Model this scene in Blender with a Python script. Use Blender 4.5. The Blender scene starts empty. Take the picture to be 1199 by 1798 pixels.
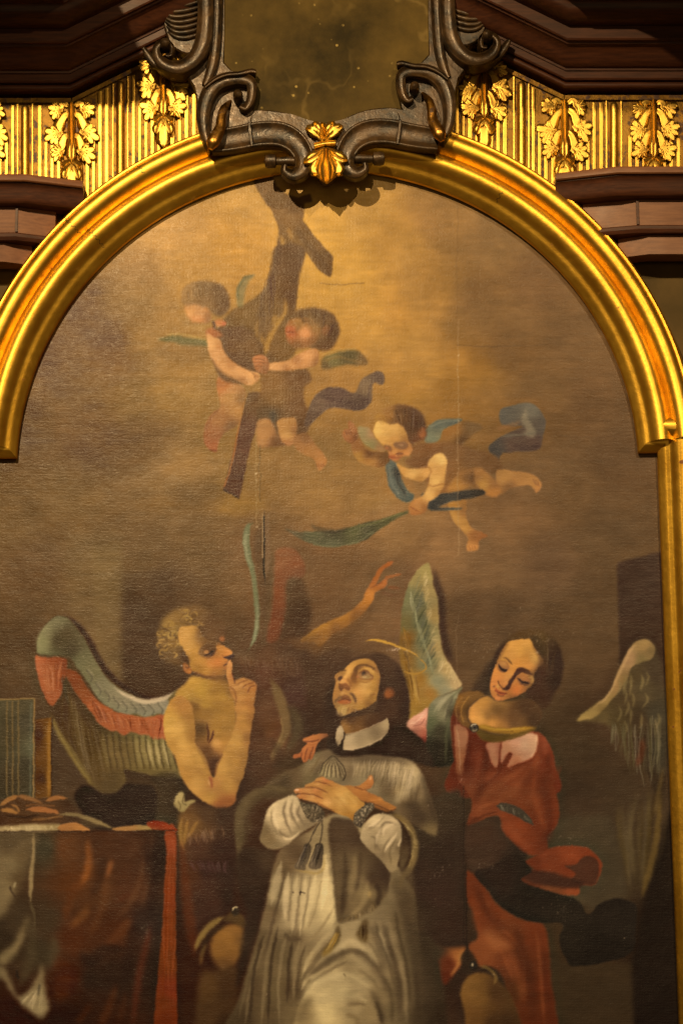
import bpy, bmesh, math, random
import numpy as np
from mathutils import Vector, Matrix

# ---------------------------------------------------------------- camera, world, lamps, exposure
scene = bpy.context.scene
col = scene.collection
PITCH, ROLL, FPX, DIST = math.radians(12.6), math.radians(-0.5), 4245.0, 8.0
CAM = np.array((0.0, -DIST * math.cos(PITCH), 1.70))
cam_data = bpy.data.cameras.new('camera'); cam_data.sensor_fit = 'VERTICAL'; cam_data.sensor_height = 36.0; cam_data.sensor_width = 24.0
cam_data.lens = 36.0 * FPX / 1798.0; cam_data.clip_end = 200.0
cam = bpy.data.objects.new('camera', cam_data); col.objects.link(cam)
cam_m = Matrix.Rotation(math.pi / 2 + PITCH, 3, 'X') @ Matrix.Rotation(ROLL, 3, 'Z')
cam.location = CAM; cam.rotation_euler = cam_m.to_euler()
scene.camera = cam

world = bpy.data.worlds.new('World'); scene.world = world; world.use_nodes = True
wb = world.node_tree.nodes['Background']; wb.inputs[0].default_value = (1.0, 0.56, 0.20, 1); wb.inputs[1].default_value = 0.05

def lamp(name, kind, loc, target, power, colour, size=0.05, spot=None, blend=0.5):
    d = bpy.data.lights.new(name, kind); d.energy = power; d.color = colour
    if kind == 'AREA': d.shape = 'DISK'; d.size = size
    else: d.shadow_soft_size = size
    if spot: d.spot_size = math.radians(spot); d.spot_blend = blend
    o = bpy.data.objects.new(name, d); col.objects.link(o); o.location = loc
    o.rotation_euler = (Vector(target) - Vector(loc)).to_track_quat('-Z', 'Y').to_euler()
    return o
WARM = (1.0, 0.71, 0.36)
lamp('spot_lamp', 'SPOT', (-1.75, -6.6, 6.95), (-0.12, 0, 3.7), 2150, WARM, 0.05, 42, 0.9)
lamp('spot_lamp', 'SPOT', (2.3, -6.2, 6.9), (0.1, 0, 3.7), 640, WARM, 0.05, 40, 0.9)
lamp('fill_lamp', 'AREA', (-0.6, -8.2, 3.4), (0, 0, 3.6), 24, WARM, 2.4)  # added soft fill from the front, gives the gilding its body colour
lamp('fill_lamp', 'AREA', (2.3, -8.2, 3.3), (1.0, 0, 2.9), 9, WARM, 0.8)  # added lamp, mirrored as highlights low on the right of the frame
vs = scene.view_settings; vs.view_transform = 'Standard'; vs.look = 'None'; vs.gamma = 1.0; vs.use_curve_mapping = False; vs.exposure = 0.0

# ---------------------------------------------------------------- helpers
RM = np.array(cam_m)
def at(x, y, Y=0.0):
    """point of the plane y = Y that the photograph shows at x, y"""
    d = RM @ np.array((x - 599.5, -(y - 899.0), -FPX)); d = d / abs(d[1]); d = d if d[1] > 0 else -d
    p = CAM + d * (Y - CAM[1]) / d[1]
    return np.array((p[0], Y, p[2]))
def seen(P):
    q = (np.asarray(P) - CAM) @ RM
    return 599.5 + FPX * q[..., 0] / -q[..., 2], 899.0 - FPX * q[..., 1] / -q[..., 2]
PXM = 8.0 / FPX                                                    # metres for one pixel of the photograph at the canvas

def tag(o, label, cat, group=None, kind=None):
    if label: o['label'] = label
    if cat: o['category'] = cat
    if group: o['group'] = group
    if kind: o['kind'] = kind
    return o
def empty(name, loc):
    o = bpy.data.objects.new(name, None); col.objects.link(o); o.location = loc; o.empty_display_size = .1
    return o
def mesh_obj(name, V, F, mat, parent=None, smooth=40):
    me = bpy.data.meshes.new(name); me.from_pydata([tuple(map(float, v)) for v in V], [], [tuple(f) for f in F]); me.validate()
    bm = bmesh.new(); bm.from_mesh(me); bmesh.ops.recalc_face_normals(bm, faces=bm.faces); bm.to_mesh(me); bm.free()
    if smooth:
        me.polygons.foreach_set('use_smooth', [True] * len(me.polygons)); me.set_sharp_from_angle(angle=math.radians(smooth))
    me.materials.append(mat)
    o = bpy.data.objects.new(name, me); col.objects.link(o)
    if parent is not None:
        o.parent = parent; o.matrix_parent_inverse = Matrix.Translation(parent.location).inverted()
    return o
def grid_faces(n, m, closed=False, off=0):
    F = []
    for i in range(n - 1):
        for j in range(m if closed else m - 1):
            k = (j + 1) % m
            F.append((off + i * m + j, off + (i + 1) * m + j, off + (i + 1) * m + k, off + i * m + k))
    return F
def curve2(p, n=6, closed=False): return spline(p, closed, n)
# ---------------------------------------------------------------- the painted picture: a small brush engine
PX0, PY0, PX1, PY1, PS = -70.0, 270.0, 1270.0, 1890.0, 1.0
PW, PH = int((PX1 - PX0) * PS), int((PY1 - PY0) * PS)
IM = np.zeros((PH, PW, 3), np.float32)
prng = np.random.default_rng(7)

class View:
    """coordinates of a study of one region: origin and scale"""
    def __init__(s, ox, oy, k): s.o = np.array((ox, oy), float); s.k = k
    def __call__(s, pts): return np.asarray(pts, float) * s.k + s.o
U1 = View(0, 0, 1)

def spline(p, closed, n=6):
    p = np.asarray(p, float)
    if len(p) < 3 and not closed:
        t = np.linspace(0, 1, n * 2)[:, None]
        return p[0] * (1 - t) + p[-1] * t
    if closed: q = np.vstack([p[-1:], p, p[:2]])
    else: q = np.vstack([2 * p[0] - p[1], p, 2 * p[-1] - p[-2]])
    a, b, c, d = q[:-3], q[1:-2], q[2:-1], q[3:]
    t = np.linspace(0, 1, n, endpoint=False)[None, :, None]
    a, b, c, d = (v[:, None, :] for v in (a, b, c, d))
    r = 0.5 * (2 * b + (c - a) * t + (2 * a - 5 * b + 4 * c - d) * t * t + (3 * b - a - 3 * c + d) * t ** 3)
    r = r.reshape(-1, p.shape[1])
    return r if closed else np.vstack([r, p[-1:]])

def boxblur(m, r):
    if r < 0.12: return m
    if r < .95:                                                    # less than a pixel: a light three-tap smear
        f = .30 * r
        for ax in (0, 1):
            q = np.pad(m, [(1, 1) if i == ax else (0, 0) for i in range(2)], mode='edge'); n = q.shape[ax]
            m = (1 - 2 * f) * m + f * (np.take(q, range(0, n - 2), ax) + np.take(q, range(2, n), ax))
        return m
    k = max(1, int(round(r)))
    for ax in (0, 1):
        for _ in range(2 if r < 3 else 3):
            z = np.concatenate([np.zeros_like(np.take(m, [0], ax)), np.cumsum(np.pad(m, [(k, k) if i == ax else (0, 0) for i in range(2)], mode='edge'), ax)], ax)
            n = z.shape[ax]
            m = (np.take(z, range(2 * k + 1, n), ax) - np.take(z, range(0, n - 2 * k - 1), ax)) / (2 * k + 1)
    return m

def cover(poly, pad):
    """anti-aliased coverage of a closed polygon in raster units"""
    SS = 3
    lo = np.floor(poly.min(0)).astype(int) - pad - 1; hi = np.ceil(poly.max(0)).astype(int) + pad + 2
    lo = np.maximum(lo, (-pad, -pad)); hi = np.minimum(hi, (PW + pad, PH + pad))
    w, h = hi - lo
    if w < 3 or h < 3: return None
    p = poly - lo; q = np.roll(p, -1, 0)
    y0, y1 = p[:, 1] * SS, q[:, 1] * SS
    sg = np.where(y1 > y0, 1.0, -1.0)
    a = np.where(y1 > y0, y0, y1); b = np.where(y1 > y0, y1, y0)
    i0 = np.ceil(a - .5).astype(int).clip(0, h * SS); i1 = np.ceil(b - .5).astype(int).clip(0, h * SS)
    cnt = np.maximum(i1 - i0, 0)
    if cnt.sum() == 0: return None
    e = np.repeat(np.arange(len(p)), cnt)
    row = np.arange(cnt.sum()) - np.repeat(np.cumsum(cnt) - cnt, cnt) + i0[e]
    t = (row + .5 - y0[e]) / (y1[e] - y0[e])
    x = (p[e, 0] + (q[e, 0] - p[e, 0]) * t).clip(0, w - 1.001)
    xi = x.astype(int); f = x - xi
    acc = np.zeros((h * SS, w + 1), np.float32)
    np.add.at(acc, (row, xi), sg[e] * (1 - f)); np.add.at(acc, (row, xi + 1), sg[e] * f)
    m = np.abs(np.cumsum(acc, 1)[:, :w]).clip(0, 1).reshape(h, SS, w).mean(1)
    return m, lo

def fieldcol(F, lo, shape, V, pw=1.6):
    """soft colour field through colour notes (x, y, rgb)"""
    st = 4
    h, w = shape
    gy, gx = np.mgrid[0:h + st:st, 0:w + st:st]
    gx = gx + lo[0]; gy = gy + lo[1]
    num = 0; den = 0
    for (x, y, c) in F:
        u = (V((x, y)) - (PX0, PY0)) * PS
        wgt = 1.0 / ((gx - u[0]) ** 2 + (gy - u[1]) ** 2 + 14.0) ** pw
        num = num + wgt[..., None] * np.array(c, np.float32); den = den + wgt
    g = (num / den[..., None]).astype(np.float32)
    g = np.repeat(np.repeat(g, st, 0), st, 1)[:h, :w]
    return np.stack([boxblur(g[..., i], 2.6) for i in range(3)], -1)

def lay(poly, col, b=1.0, a=1.0, clip=None, V=U1, pw=1.6, rough=0.0):
    u = (poly - (PX0, PY0)) * PS
    b = b * PS
    pad = int(b * 3) + 2
    r = cover(u, pad)
    if r is None: return None
    m, lo = r
    m = boxblur(m, b * .6)
    if rough:
        n = prng.random(m.shape).astype(np.float32)
        m = m * (1 - rough + rough * 2 * boxblur(n, 1)).clip(0, 1)
    x0, y0 = max(0, -lo[0]), max(0, -lo[1])
    lo2 = np.maximum(lo, 0); hi = np.minimum(lo + (m.shape[1], m.shape[0]), (PW, PH))
    if (hi <= lo2).any(): return None
    m = m[y0:y0 + hi[1] - lo2[1], x0:x0 + hi[0] - lo2[0]]
    sl = (slice(lo2[1], hi[1]), slice(lo2[0], hi[0]))
    full = None
    mm = m * a
    if clip is not None: mm = mm * clip[sl]
    if isinstance(col, list): c = fieldcol(col, lo2, m.shape, V, pw)
    else: c = np.array(col, np.float32)
    IM[sl] = IM[sl] * (1 - mm[..., None]) + c * mm[..., None]
    return m, sl

def P(V, pts, col, b=1.5, a=1.0, clip=None, sm=True, mask=False, pw=1.6, rough=0.0):
    """a painted patch: smooth closed outline, one colour or a colour field, soft edge b"""
    q = V(pts)
    q = spline(q, True, 6) if sm else q
    r = lay(q, col, b, a, clip, V, pw, rough)
    if mask:
        M = np.zeros((PH, PW), np.float32)
        if r: M[r[1]] = r[0]
        return M

def L(V, pts, w, col, b=1.0, a=1.0, clip=None, rough=0.0):
    """a brush line: w is one width or one per point (in picture px)"""
    q = V(pts)
    ws = np.full(len(q), float(w)) if np.isscalar(w) else np.asarray(w, float)
    s = spline(np.column_stack([q, ws]), False, 7)
    k = np.linspace(0, 1, len(s)); tap = np.clip(np.minimum(k, 1 - k) / .14, .22, 1) if np.max(ws) > 3 else 1.0   # a brush lifts off at the ends
    xy, ww = s[:, :2], np.maximum(s[:, 2] * tap, .25) / 2
    d = np.gradient(xy, axis=0); d /= np.maximum(np.linalg.norm(d, axis=1), 1e-6)[:, None]
    n = np.column_stack([-d[:, 1], d[:, 0]]) * ww[:, None]
    lay(np.vstack([xy + n, (xy - n)[::-1]]), col, b, a, clip, V, 1.6, rough)

def E(V, x, y, rx, ry, col, b=1.5, a=1.0, rot=0, clip=None):
    t = np.linspace(0, 2 * math.pi, 20, endpoint=False); c, s = math.cos(rot), math.sin(rot)
    u, v = rx * np.cos(t), ry * np.sin(t)
    lay(V(np.column_stack([x + u * c - v * s, y + u * s + v * c])), col, b, a, clip, V)

def tuft(V, pa, pb, n, col, w=2.0, a=.5, spread=0.15, jit=18, b=.7, clip=None, bend=.15):
    """n loose brush hairs laid between two guide lines pa -> pb"""
    A, B = spline(V(pa), False, 12), spline(V(pb), False, 12)
    for i in range(n):
        t = prng.random()
        p, q = A[int(t * (len(A) - 1))], B[int(np.clip(t + prng.normal() * spread * .3, 0, 1) * (len(B) - 1))]
        s0, s1 = prng.random() * spread, 1 - prng.random() * spread * 2
        u, v = p + (q - p) * s0, p + (q - p) * s1
        m = (u + v) / 2 + np.array([-(v - u)[1], (v - u)[0]]) * prng.normal() * bend * .3
        c = np.clip(np.array(col, float) + prng.normal() * jit, 0, 255)
        L(U1, [u, m, v], [w * .5, w * (0.6 + prng.random() * .7), w * .3], tuple(c), b, a * (0.5 + prng.random() * .5), clip)

def specks(V, x, y, rx, ry, n, col, a=.7, big=1.6):
    for i in range(n):
        X, Y = x + prng.normal() * rx * .5, y + prng.normal() * ry * .5
        r = (.4 + prng.random() ** 3 * big) / V.k
        E(V, X, Y, r * (1 + prng.random()), r * .8, tuple(np.clip(np.array(col) + prng.normal() * 22, 0, 255)), .5, a * (0.4 + .6 * prng.random()), prng.random() * 3)

def fbm(h, w, cell, octs=4):
    out = np.zeros((h, w), np.float32); amp = 1.0
    for o in range(octs):
        c = max(2, cell / 2 ** o)
        gh, gw = int(h / c) + 3, int(w / c) + 3
        g = prng.random((gh, gw)).astype(np.float32)
        yy = np.arange(h) / c; xx = np.arange(w) / c
        y0, x0 = yy.astype(int), xx.astype(int)
        fy = (yy - y0)[:, None]; fx = (xx - x0)[None, :]
        fy = fy * fy * (3 - 2 * fy); fx = fx * fx * (3 - 2 * fx)
        v = (g[y0][:, x0] * (1 - fy) * (1 - fx) + g[y0 + 1][:, x0] * fy * (1 - fx) + g[y0][:, x0 + 1] * (1 - fy) * fx + g[y0 + 1][:, x0 + 1] * fy * fx)
        out += (v - .5) * amp; amp *= .55
    return out
# ---------------------------------------------------------------- the painted picture: what is on it
vA, vB, vC, vD = View(270, 440, .33361), View(580, 680, .33361), View(40, 1040, .2502), View(240, 1040, .2502)
vE, vF, vG, vH = View(400, 900, .26689), View(480, 1120, .2502), View(680, 970, .26689), View(760, 1080, .2502)
vI, vJ, vK, vL = View(940, 960, .23354), View(0, 1360, .28357), View(280, 1360, .26689), View(500, 1380, .26689)
vM, vN = View(760, 1340, .36614), View(420, 290, .21685)
va, vb, vc, vd = View(310, 1090, .10008), View(575, 1150, .10008), View(850, 1120, .10008), View(640, 700, .10008)
ve, vf = View(500, 1320, .17515), View(310, 480, .2502)

def paint_ground():
    F = [(420, 320, (212, 155, 75)), (300, 400, (201, 146, 75)), (240, 480, (174, 126, 67)), (150, 540, (127, 90, 49)), (90, 640, (114, 80, 44)), (50, 760, (108, 78, 45)), (20, 900, (115, 85, 48)),  # upper-left notes brightened: varnish sheen painted into the ground colour
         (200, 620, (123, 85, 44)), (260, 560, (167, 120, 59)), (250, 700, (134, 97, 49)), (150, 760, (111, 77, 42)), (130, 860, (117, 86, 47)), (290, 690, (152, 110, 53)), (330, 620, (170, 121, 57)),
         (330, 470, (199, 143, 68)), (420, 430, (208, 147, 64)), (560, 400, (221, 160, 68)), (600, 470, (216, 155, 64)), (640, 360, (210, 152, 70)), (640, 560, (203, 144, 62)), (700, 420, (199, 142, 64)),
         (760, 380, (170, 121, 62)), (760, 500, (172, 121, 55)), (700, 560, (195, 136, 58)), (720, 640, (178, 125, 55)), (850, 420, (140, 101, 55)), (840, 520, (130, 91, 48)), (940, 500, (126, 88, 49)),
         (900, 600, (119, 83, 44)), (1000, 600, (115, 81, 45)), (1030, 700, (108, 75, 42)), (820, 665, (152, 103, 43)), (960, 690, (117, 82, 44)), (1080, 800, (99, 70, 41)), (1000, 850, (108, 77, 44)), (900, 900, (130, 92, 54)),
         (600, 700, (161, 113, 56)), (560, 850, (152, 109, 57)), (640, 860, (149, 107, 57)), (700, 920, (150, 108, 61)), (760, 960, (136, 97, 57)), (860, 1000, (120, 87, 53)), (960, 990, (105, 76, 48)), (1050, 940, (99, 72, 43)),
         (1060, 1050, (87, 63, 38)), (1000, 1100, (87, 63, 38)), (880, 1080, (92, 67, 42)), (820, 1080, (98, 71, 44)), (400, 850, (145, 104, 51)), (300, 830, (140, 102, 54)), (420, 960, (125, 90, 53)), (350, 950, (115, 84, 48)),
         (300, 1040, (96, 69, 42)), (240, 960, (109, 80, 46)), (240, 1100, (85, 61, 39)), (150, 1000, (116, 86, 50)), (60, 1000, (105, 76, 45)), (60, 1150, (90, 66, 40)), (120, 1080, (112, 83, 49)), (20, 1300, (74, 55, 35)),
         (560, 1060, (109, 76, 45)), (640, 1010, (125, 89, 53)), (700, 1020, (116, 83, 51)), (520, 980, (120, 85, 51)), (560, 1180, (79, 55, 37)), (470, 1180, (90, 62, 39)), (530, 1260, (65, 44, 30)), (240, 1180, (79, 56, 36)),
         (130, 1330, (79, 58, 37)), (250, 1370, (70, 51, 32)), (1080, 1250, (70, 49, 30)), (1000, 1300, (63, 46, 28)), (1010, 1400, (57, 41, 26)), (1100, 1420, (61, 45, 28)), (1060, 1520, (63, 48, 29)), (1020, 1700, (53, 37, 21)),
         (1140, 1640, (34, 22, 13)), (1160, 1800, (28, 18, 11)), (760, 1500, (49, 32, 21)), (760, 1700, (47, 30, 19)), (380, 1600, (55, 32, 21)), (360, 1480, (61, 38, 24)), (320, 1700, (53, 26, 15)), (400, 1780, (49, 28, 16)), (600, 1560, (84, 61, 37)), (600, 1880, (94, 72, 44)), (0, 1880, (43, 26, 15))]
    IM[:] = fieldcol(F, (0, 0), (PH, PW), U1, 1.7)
    # loose clouds
    for x, y, rx, ry, c, a in [(330, 822, 62, 22, (160, 116, 62), .7), (345, 868, 52, 20, (104, 75, 42), .6), (425, 886, 44, 14, (164, 118, 54), .8), (200, 800, 90, 40, (88, 62, 37), .55), (310, 690, 60, 22, (160, 116, 56), .6),
                               (250, 760, 70, 25, (92, 64, 38), .5), (820, 665, 60, 22, (158, 110, 46), .55), (720, 770, 50, 60, (126, 90, 48), .3), (640, 640, 80, 30, (172, 122, 58), .4), (560, 450, 60, 80, (206, 150, 66), .5), (620, 520, 50, 50, (200, 146, 64), .5),
                               (760, 320, 45, 60, (166, 120, 62), .4), (735, 560, 20, 150, (180, 130, 64), .35), (790, 420, 26, 120, (126, 90, 48), .3), (470, 370, 60, 40, (190, 140, 70), .5), (180, 560, 60, 70, (96, 66, 38), .4), (640, 800, 40, 30, (150, 108, 56), .35), (900, 760, 90, 40, (112, 80, 46), .3),
                               (660, 880, 60, 14, (150, 110, 58), .4), (700, 940, 70, 30, (140, 102, 60), .35), (590, 790, 45, 40, (130, 96, 50), .4), (490, 860, 70, 18, (150, 108, 56), .4), (300, 600, 80, 26, (172, 126, 62), .45), (230, 520, 60, 24, (170, 126, 66), .4), (690, 600, 60, 26, (186, 136, 64), .4), (760, 640, 70, 20, (170, 122, 56), .4), (850, 560, 90, 30, (132, 96, 54), .35), (880, 690, 80, 24, (130, 94, 52), .4), (380, 930, 80, 18, (134, 98, 56), .35), (600, 920, 90, 20, (142, 104, 60), .35), (240, 860, 80, 26, (120, 88, 50), .4), (120, 700, 50, 70, (118, 86, 50), .35), (940, 820, 100, 40, (112, 82, 50), .35)]:
        E(U1, x, y, rx, ry, c, min(rx, ry) * .8, a, -.15)
    n = fbm(PH, PW, 120, 5); IM[:] *= (1 + .10 * n)[..., None]
    # architecture behind the figures
    P(U1, [(120, 940), (213, 930), (214, 1215), (190, 1225), (150, 1120), (120, 1060)], (120, 93, 54), 14, .45, sm=False)
    P(U1, [(160, 960), (213, 955), (214, 1230), (170, 1160)], (128, 100, 58), 6, .5, sm=False)
    P(U1, [(213, 1010), (300, 1000), (330, 1230), (214, 1225)], (70, 51, 34), 9, .30, sm=False)
    P(U1, [(1082, 988), (1164, 966), (1176, 1300), (1160, 1420), (1088, 1250)], [(1100, 1020, (62, 43, 31)), (1150, 1000, (64, 45, 33)), (1130, 1150, (58, 40, 27)), (1150, 1350, (52, 38, 24))], 2.5, .9, sm=False)
    P(vM, [(560, 300), (640, 250), (850, 250), (900, 420), (930, 640), (760, 700), (600, 640)], (66, 54, 35), 9, .7, sm=False)
    P(vM, [(550, 760), (620, 960), (960, 960), (970, 1520), (600, 1520)], (52, 38, 22), 5, .9, sm=False)
    P(vM, [(1010, 640), (1140, 200), (1200, 700), (1215, 1520), (970, 1520), (950, 950)], (26, 18, 12), 6, .9, sm=False)

def paint_cross():
    c1, c2 = (122, 88, 56), (100, 68, 42)
    body = [(100, 110), (140, 70), (270, 80), (300, 170), (380, 230), (480, 260), (570, 225), (590, 290), (530, 310), (515, 440), (600, 560), (680, 650), (755, 735), (757, 800), (740, 905), (700, 890), (640, 840), (530, 700), (510, 800), (465, 870), (480, 970), (460, 1140), (300, 1153), (190, 1060), (260, 880), (300, 700), (320, 520), (270, 380), (180, 260)]
    P(vN, body, [(200, 150, (134, 97, 57)), (400, 350, (130, 93, 54)), (560, 580, (118, 84, 48)), (700, 820, (110, 77, 44)), (430, 700, (122, 87, 49)), (420, 1000, (112, 79, 44)), (260, 1000, (134, 96, 50))], 2.0, .88, sm=False)
    P(vN, [(330, 560), (362, 600), (378, 720), (352, 820), (334, 960), (352, 1100), (320, 1160), (262, 1160), (280, 1000), (322, 850), (346, 720), (336, 620)], (190, 138, 66), 3.5, .85)
    P(vN, [(388, 515), (420, 535), (432, 590), (410, 600)], (186, 134, 66), 2.5, .7); P(vN, [(470, 900), (520, 780), (560, 860), (520, 1100), (475, 1140), (485, 980)], (196, 142, 62), 4, .6)
    L(vN, [(300, 560), (325, 700), (290, 850), (225, 980)], [3, 8, 8, 5], (112, 80, 50), 3, .7); L(vN, [(400, 600), (430, 760), (400, 900), (420, 1100)], [6, 12, 9, 8], (92, 64, 40), 5, .6); L(vN, [(450, 480), (520, 600), (640, 740), (720, 850)], [6, 10, 10, 6], (98, 70, 44), 5, .5)
    L(vN, [(170, 130), (300, 260), (420, 380), (470, 480)], [8, 16, 14, 8], (142, 104, 62), 6, .6); E(vN, 440, 330, 60, 50, (110, 78, 46), 7, .6)
    # mass of shaded bodies and beam under the arms of the cross
    P(vA, [(640, -20), (790, -20), (775, 90), (755, 190), (745, 330), (760, 420), (740, 540), (620, 640), (540, 650), (470, 640), (400, 580), (330, 440), (400, 320), (480, 280), (560, 220), (610, 140)],
      [(700, 60, (112, 80, 50)), (720, 230, (110, 76, 44)), (600, 300, (126, 90, 48)), (480, 330, (128, 92, 48)), (450, 450, (106, 74, 42)), (640, 470, (124, 86, 44)), (520, 560, (110, 76, 44)), (380, 400, (118, 84, 46))], 3, .95)
    L(vA, [(690, 240), (690, 320), (640, 400), (600, 480), (585, 560)], [4, 7, 7, 9, 6], (184, 132, 58), 2.5, .75)
    L(vA, [(560, 350), (545, 420), (590, 500)], [6, 9, 6], (176, 126, 56), 3, .6)
    E(vA, 640, 370, 22, 30, (170, 122, 54), 3, .6)
    tuft(vA, [(620, 40), (560, 240)], [(640, 300), (540, 560)], 40, (104, 72, 42), 3, .4)
    # lower beam
    P(vA, [(495, 745), (600, 740), (580, 830), (545, 900), (500, 1060), (450, 1302), (365, 1255), (415, 1060), (450, 930)], [(540, 780, (112, 78, 46)), (480, 960, (100, 64, 44)), (410, 1240, (94, 60, 40))], 1.6, .95, sm=False)
    L(vA, [(480, 760), (445, 940), (405, 1130), (372, 1240)], 3, (176, 108, 50), 1.2, .7)
    L(vA, [(365, 1255), (450, 1302)], 3, (66, 44, 30), 1.5, .7)

def paint_putti_pair():
    # left putto
    P(vA, [(20, 470), (90, 445), (180, 455), (280, 470), (290, 500), (180, 500), (90, 480)], (112, 104, 60), 3, .8)
    L(vA, [(60, 440), (160, 440), (280, 468)], 4, (196, 154, 76), 2, .6)
    P(vA, [(20, 490), (280, 500), (300, 560), (160, 600), (40, 560)], (128, 92, 48), 8, .5)
    P(vA, [(440, 290), (440, 190), (470, 145), (530, 128), (500, 160), (480, 220), (470, 290)], (138, 122, 76), 3, .7)
    L(vA, [(440, 270), (445, 190), (480, 140), (530, 128)], 4, (112, 104, 66), 2, .6)
    P(vA, [(340, 660), (440, 700), (480, 740), (470, 820), (445, 910), (370, 960), (335, 1020), (328, 1055), (290, 1045), (262, 1000), (270, 920), (300, 860), (350, 820), (335, 740)],
      [(350, 700, (190, 118, 62)), (400, 760, (200, 138, 76)), (430, 830, (204, 140, 78)), (460, 780, (150, 104, 56)), (340, 880, (170, 112, 62)), (300, 950, (156, 98, 56)), (300, 1020, (168, 96, 56)), (400, 930, (130, 88, 50))], 2.2)
    L(vA, [(290, 1045), (310, 1050), (330, 1050)], 3, (120, 66, 40), 1.2, .7)
    L(vA, [(345, 830), (300, 880), (272, 950)], 3, (130, 84, 46), 1.8, .6)
    # body
    P(vA, [(300, 430), (420, 400), (520, 440), (560, 560), (520, 680), (420, 700), (330, 640)], [(400, 480, (112, 76, 42)), (480, 560, (108, 74, 42)), (430, 660, (120, 80, 44)), (520, 500, (122, 84, 46))], 4, .9)
    # hair and face
    P(vf, [(30, 150), (70, 80), (150, 50), (250, 55), (330, 90), (370, 160), (370, 240), (310, 300), (230, 270), (190, 240), (60, 230)],
      [(80, 130, (164, 120, 66)), (180, 90, (136, 100, 58)), (300, 120, (120, 86, 52)), (330, 220, (112, 78, 46)), (180, 200, (148, 106, 60))], 4, .92)
    P(vf, [(52, 232), (110, 212), (200, 232), (240, 290), (228, 340), (150, 346), (100, 330), (70, 290)], [(80, 250, (214, 148, 80)), (150, 260, (204, 140, 78)), (140, 320, (212, 138, 74)), (220, 310, (160, 106, 58))], 3)
    L(vf, [(60, 225), (130, 210), (210, 235)], 5, (150, 108, 62), 2.5, .6)
    E(vf, 300, 345, 42, 26, (206, 122, 66), 4, .85); L(vf, [(250, 330), (265, 370), (250, 400)], 6, (98, 64, 36), 2, .8)
    E(vf, 330, 350, 14, 12, (214, 100, 62), 2, .7)
    P(vf, [(205, 395), (245, 380), (300, 410), (320, 440), (240, 452), (210, 430)], (184, 104, 56), 3, .85)
    tuft(vf, [(60, 110), (200, 60), (340, 120)], [(90, 210), (220, 200), (350, 260)], 30, (112, 80, 48), 2.4, .25, b=1.6)
    # arm across
    am = P(vf, [(212, 420), (258, 440), (310, 470), (330, 540), (385, 610), (450, 650), (520, 685), (575, 700), (582, 735), (540, 770), (500, 786), (420, 750), (350, 715), (290, 670), (240, 590), (215, 500)],
      [(235, 500, (224, 160, 92)), (270, 560, (216, 150, 84)), (300, 510, (190, 126, 68)), (330, 650, (210, 146, 82)), (430, 690, (214, 150, 86)), (530, 720, (224, 158, 90)), (440, 740, (176, 118, 64)), (380, 620, (190, 126, 68))], 2, mask=True)
    for i in range(4): L(vf, [(520 + i * 16, 690 + i * 6), (545 + i * 12, 715 + i * 10), (548 + i * 4, 735 + i * 12)], 2, (150, 96, 50), .8, .6, am)
    L(vf, [(240, 590), (300, 672), (420, 752)], 4, (132, 88, 48), 2, .5)
    # right putto: trunk and legs first
    P(vA, [(580, 620), (700, 630), (800, 620), (830, 680), (790, 720), (790, 790), (825, 870), (800, 960), (700, 1000), (560, 960), (540, 860), (560, 740)],
      [(620, 680, (140, 96, 50)), (740, 660, (118, 80, 46)), (640, 760, (134, 94, 50)), (740, 820, (112, 76, 44)), (620, 860, (96, 70, 44)), (700, 900, (124, 86, 48)), (790, 900, (104, 70, 42))], 3.5, .95)
    E(vA, 625, 870, 18, 30, (86, 74, 56), 3, .7)
    P(vA, [(545, 900), (610, 890), (645, 960), (700, 1020), (600, 1032), (545, 1020)], [(570, 920, (182, 124, 70)), (560, 990, (196, 134, 78)), (640, 1010, (124, 82, 46))], 2.5)
    P(vA, [(648, 900), (700, 878), (745, 890), (748, 990), (720, 1024), (680, 1010), (655, 950)], [(690, 910, (196, 134, 72)), (700, 960, (212, 150, 84)), (735, 940, (160, 106, 58)), (700, 1010, (190, 122, 70))], 2)
    P(vA, [(735, 985), (800, 955), (850, 1020), (900, 1085), (905, 1120), (870, 1160), (842, 1100), (760, 1055)], [(760, 1010, (178, 118, 64)), (820, 1060, (182, 122, 66)), (780, 980, (140, 94, 52)), (870, 1130, (200, 130, 70))], 2)
    for i in range(4): L(vA, [(852 + i * 12, 1120), (862 + i * 11, 1150 - i * 4)], 1.6, (128, 78, 42), .7, .6)
    # wing and slate drapery
    P(vA, [(880, 600), (900, 555), (1000, 524), (1080, 530), (1127, 592), (1090, 606), (1000, 600), (900, 625)], [(930, 570, (122, 106, 60)), (1020, 550, (98, 82, 48)), (1100, 580, (128, 94, 54)), (900, 600, (110, 84, 48))], 3, .9)
    L(vA, [(885, 585), (960, 560), (1040, 575), (1120, 595)], 4, (150, 112, 58), 2, .5)
    L(vA, [(890, 545), (960, 525), (1060, 520)], 3, (176, 136, 66), 1.6, .6)
    P(vA, [(790, 915), (830, 785), (900, 725), (980, 720), (1058, 745), (1090, 680), (1150, 640), (1205, 640), (1205, 704), (1155, 700), (1140, 800), (1080, 842), (980, 830), (920, 830), (860, 880), (825, 915)],
      [(850, 800, (112, 86, 64)), (960, 770, (96, 72, 58)), (1080, 800, (90, 68, 54)), (1110, 710, (132, 102, 70)), (1180, 670, (110, 84, 62)), (820, 890, (106, 78, 56))], 2.2, .95)
    L(vA, [(1060, 750), (1120, 780), (1140, 700)], 3, (96, 72, 58), 1.5, .5); L(vA, [(870, 760), (960, 790), (1080, 800)], 5, (80, 60, 50), 2.5, .6)
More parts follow.
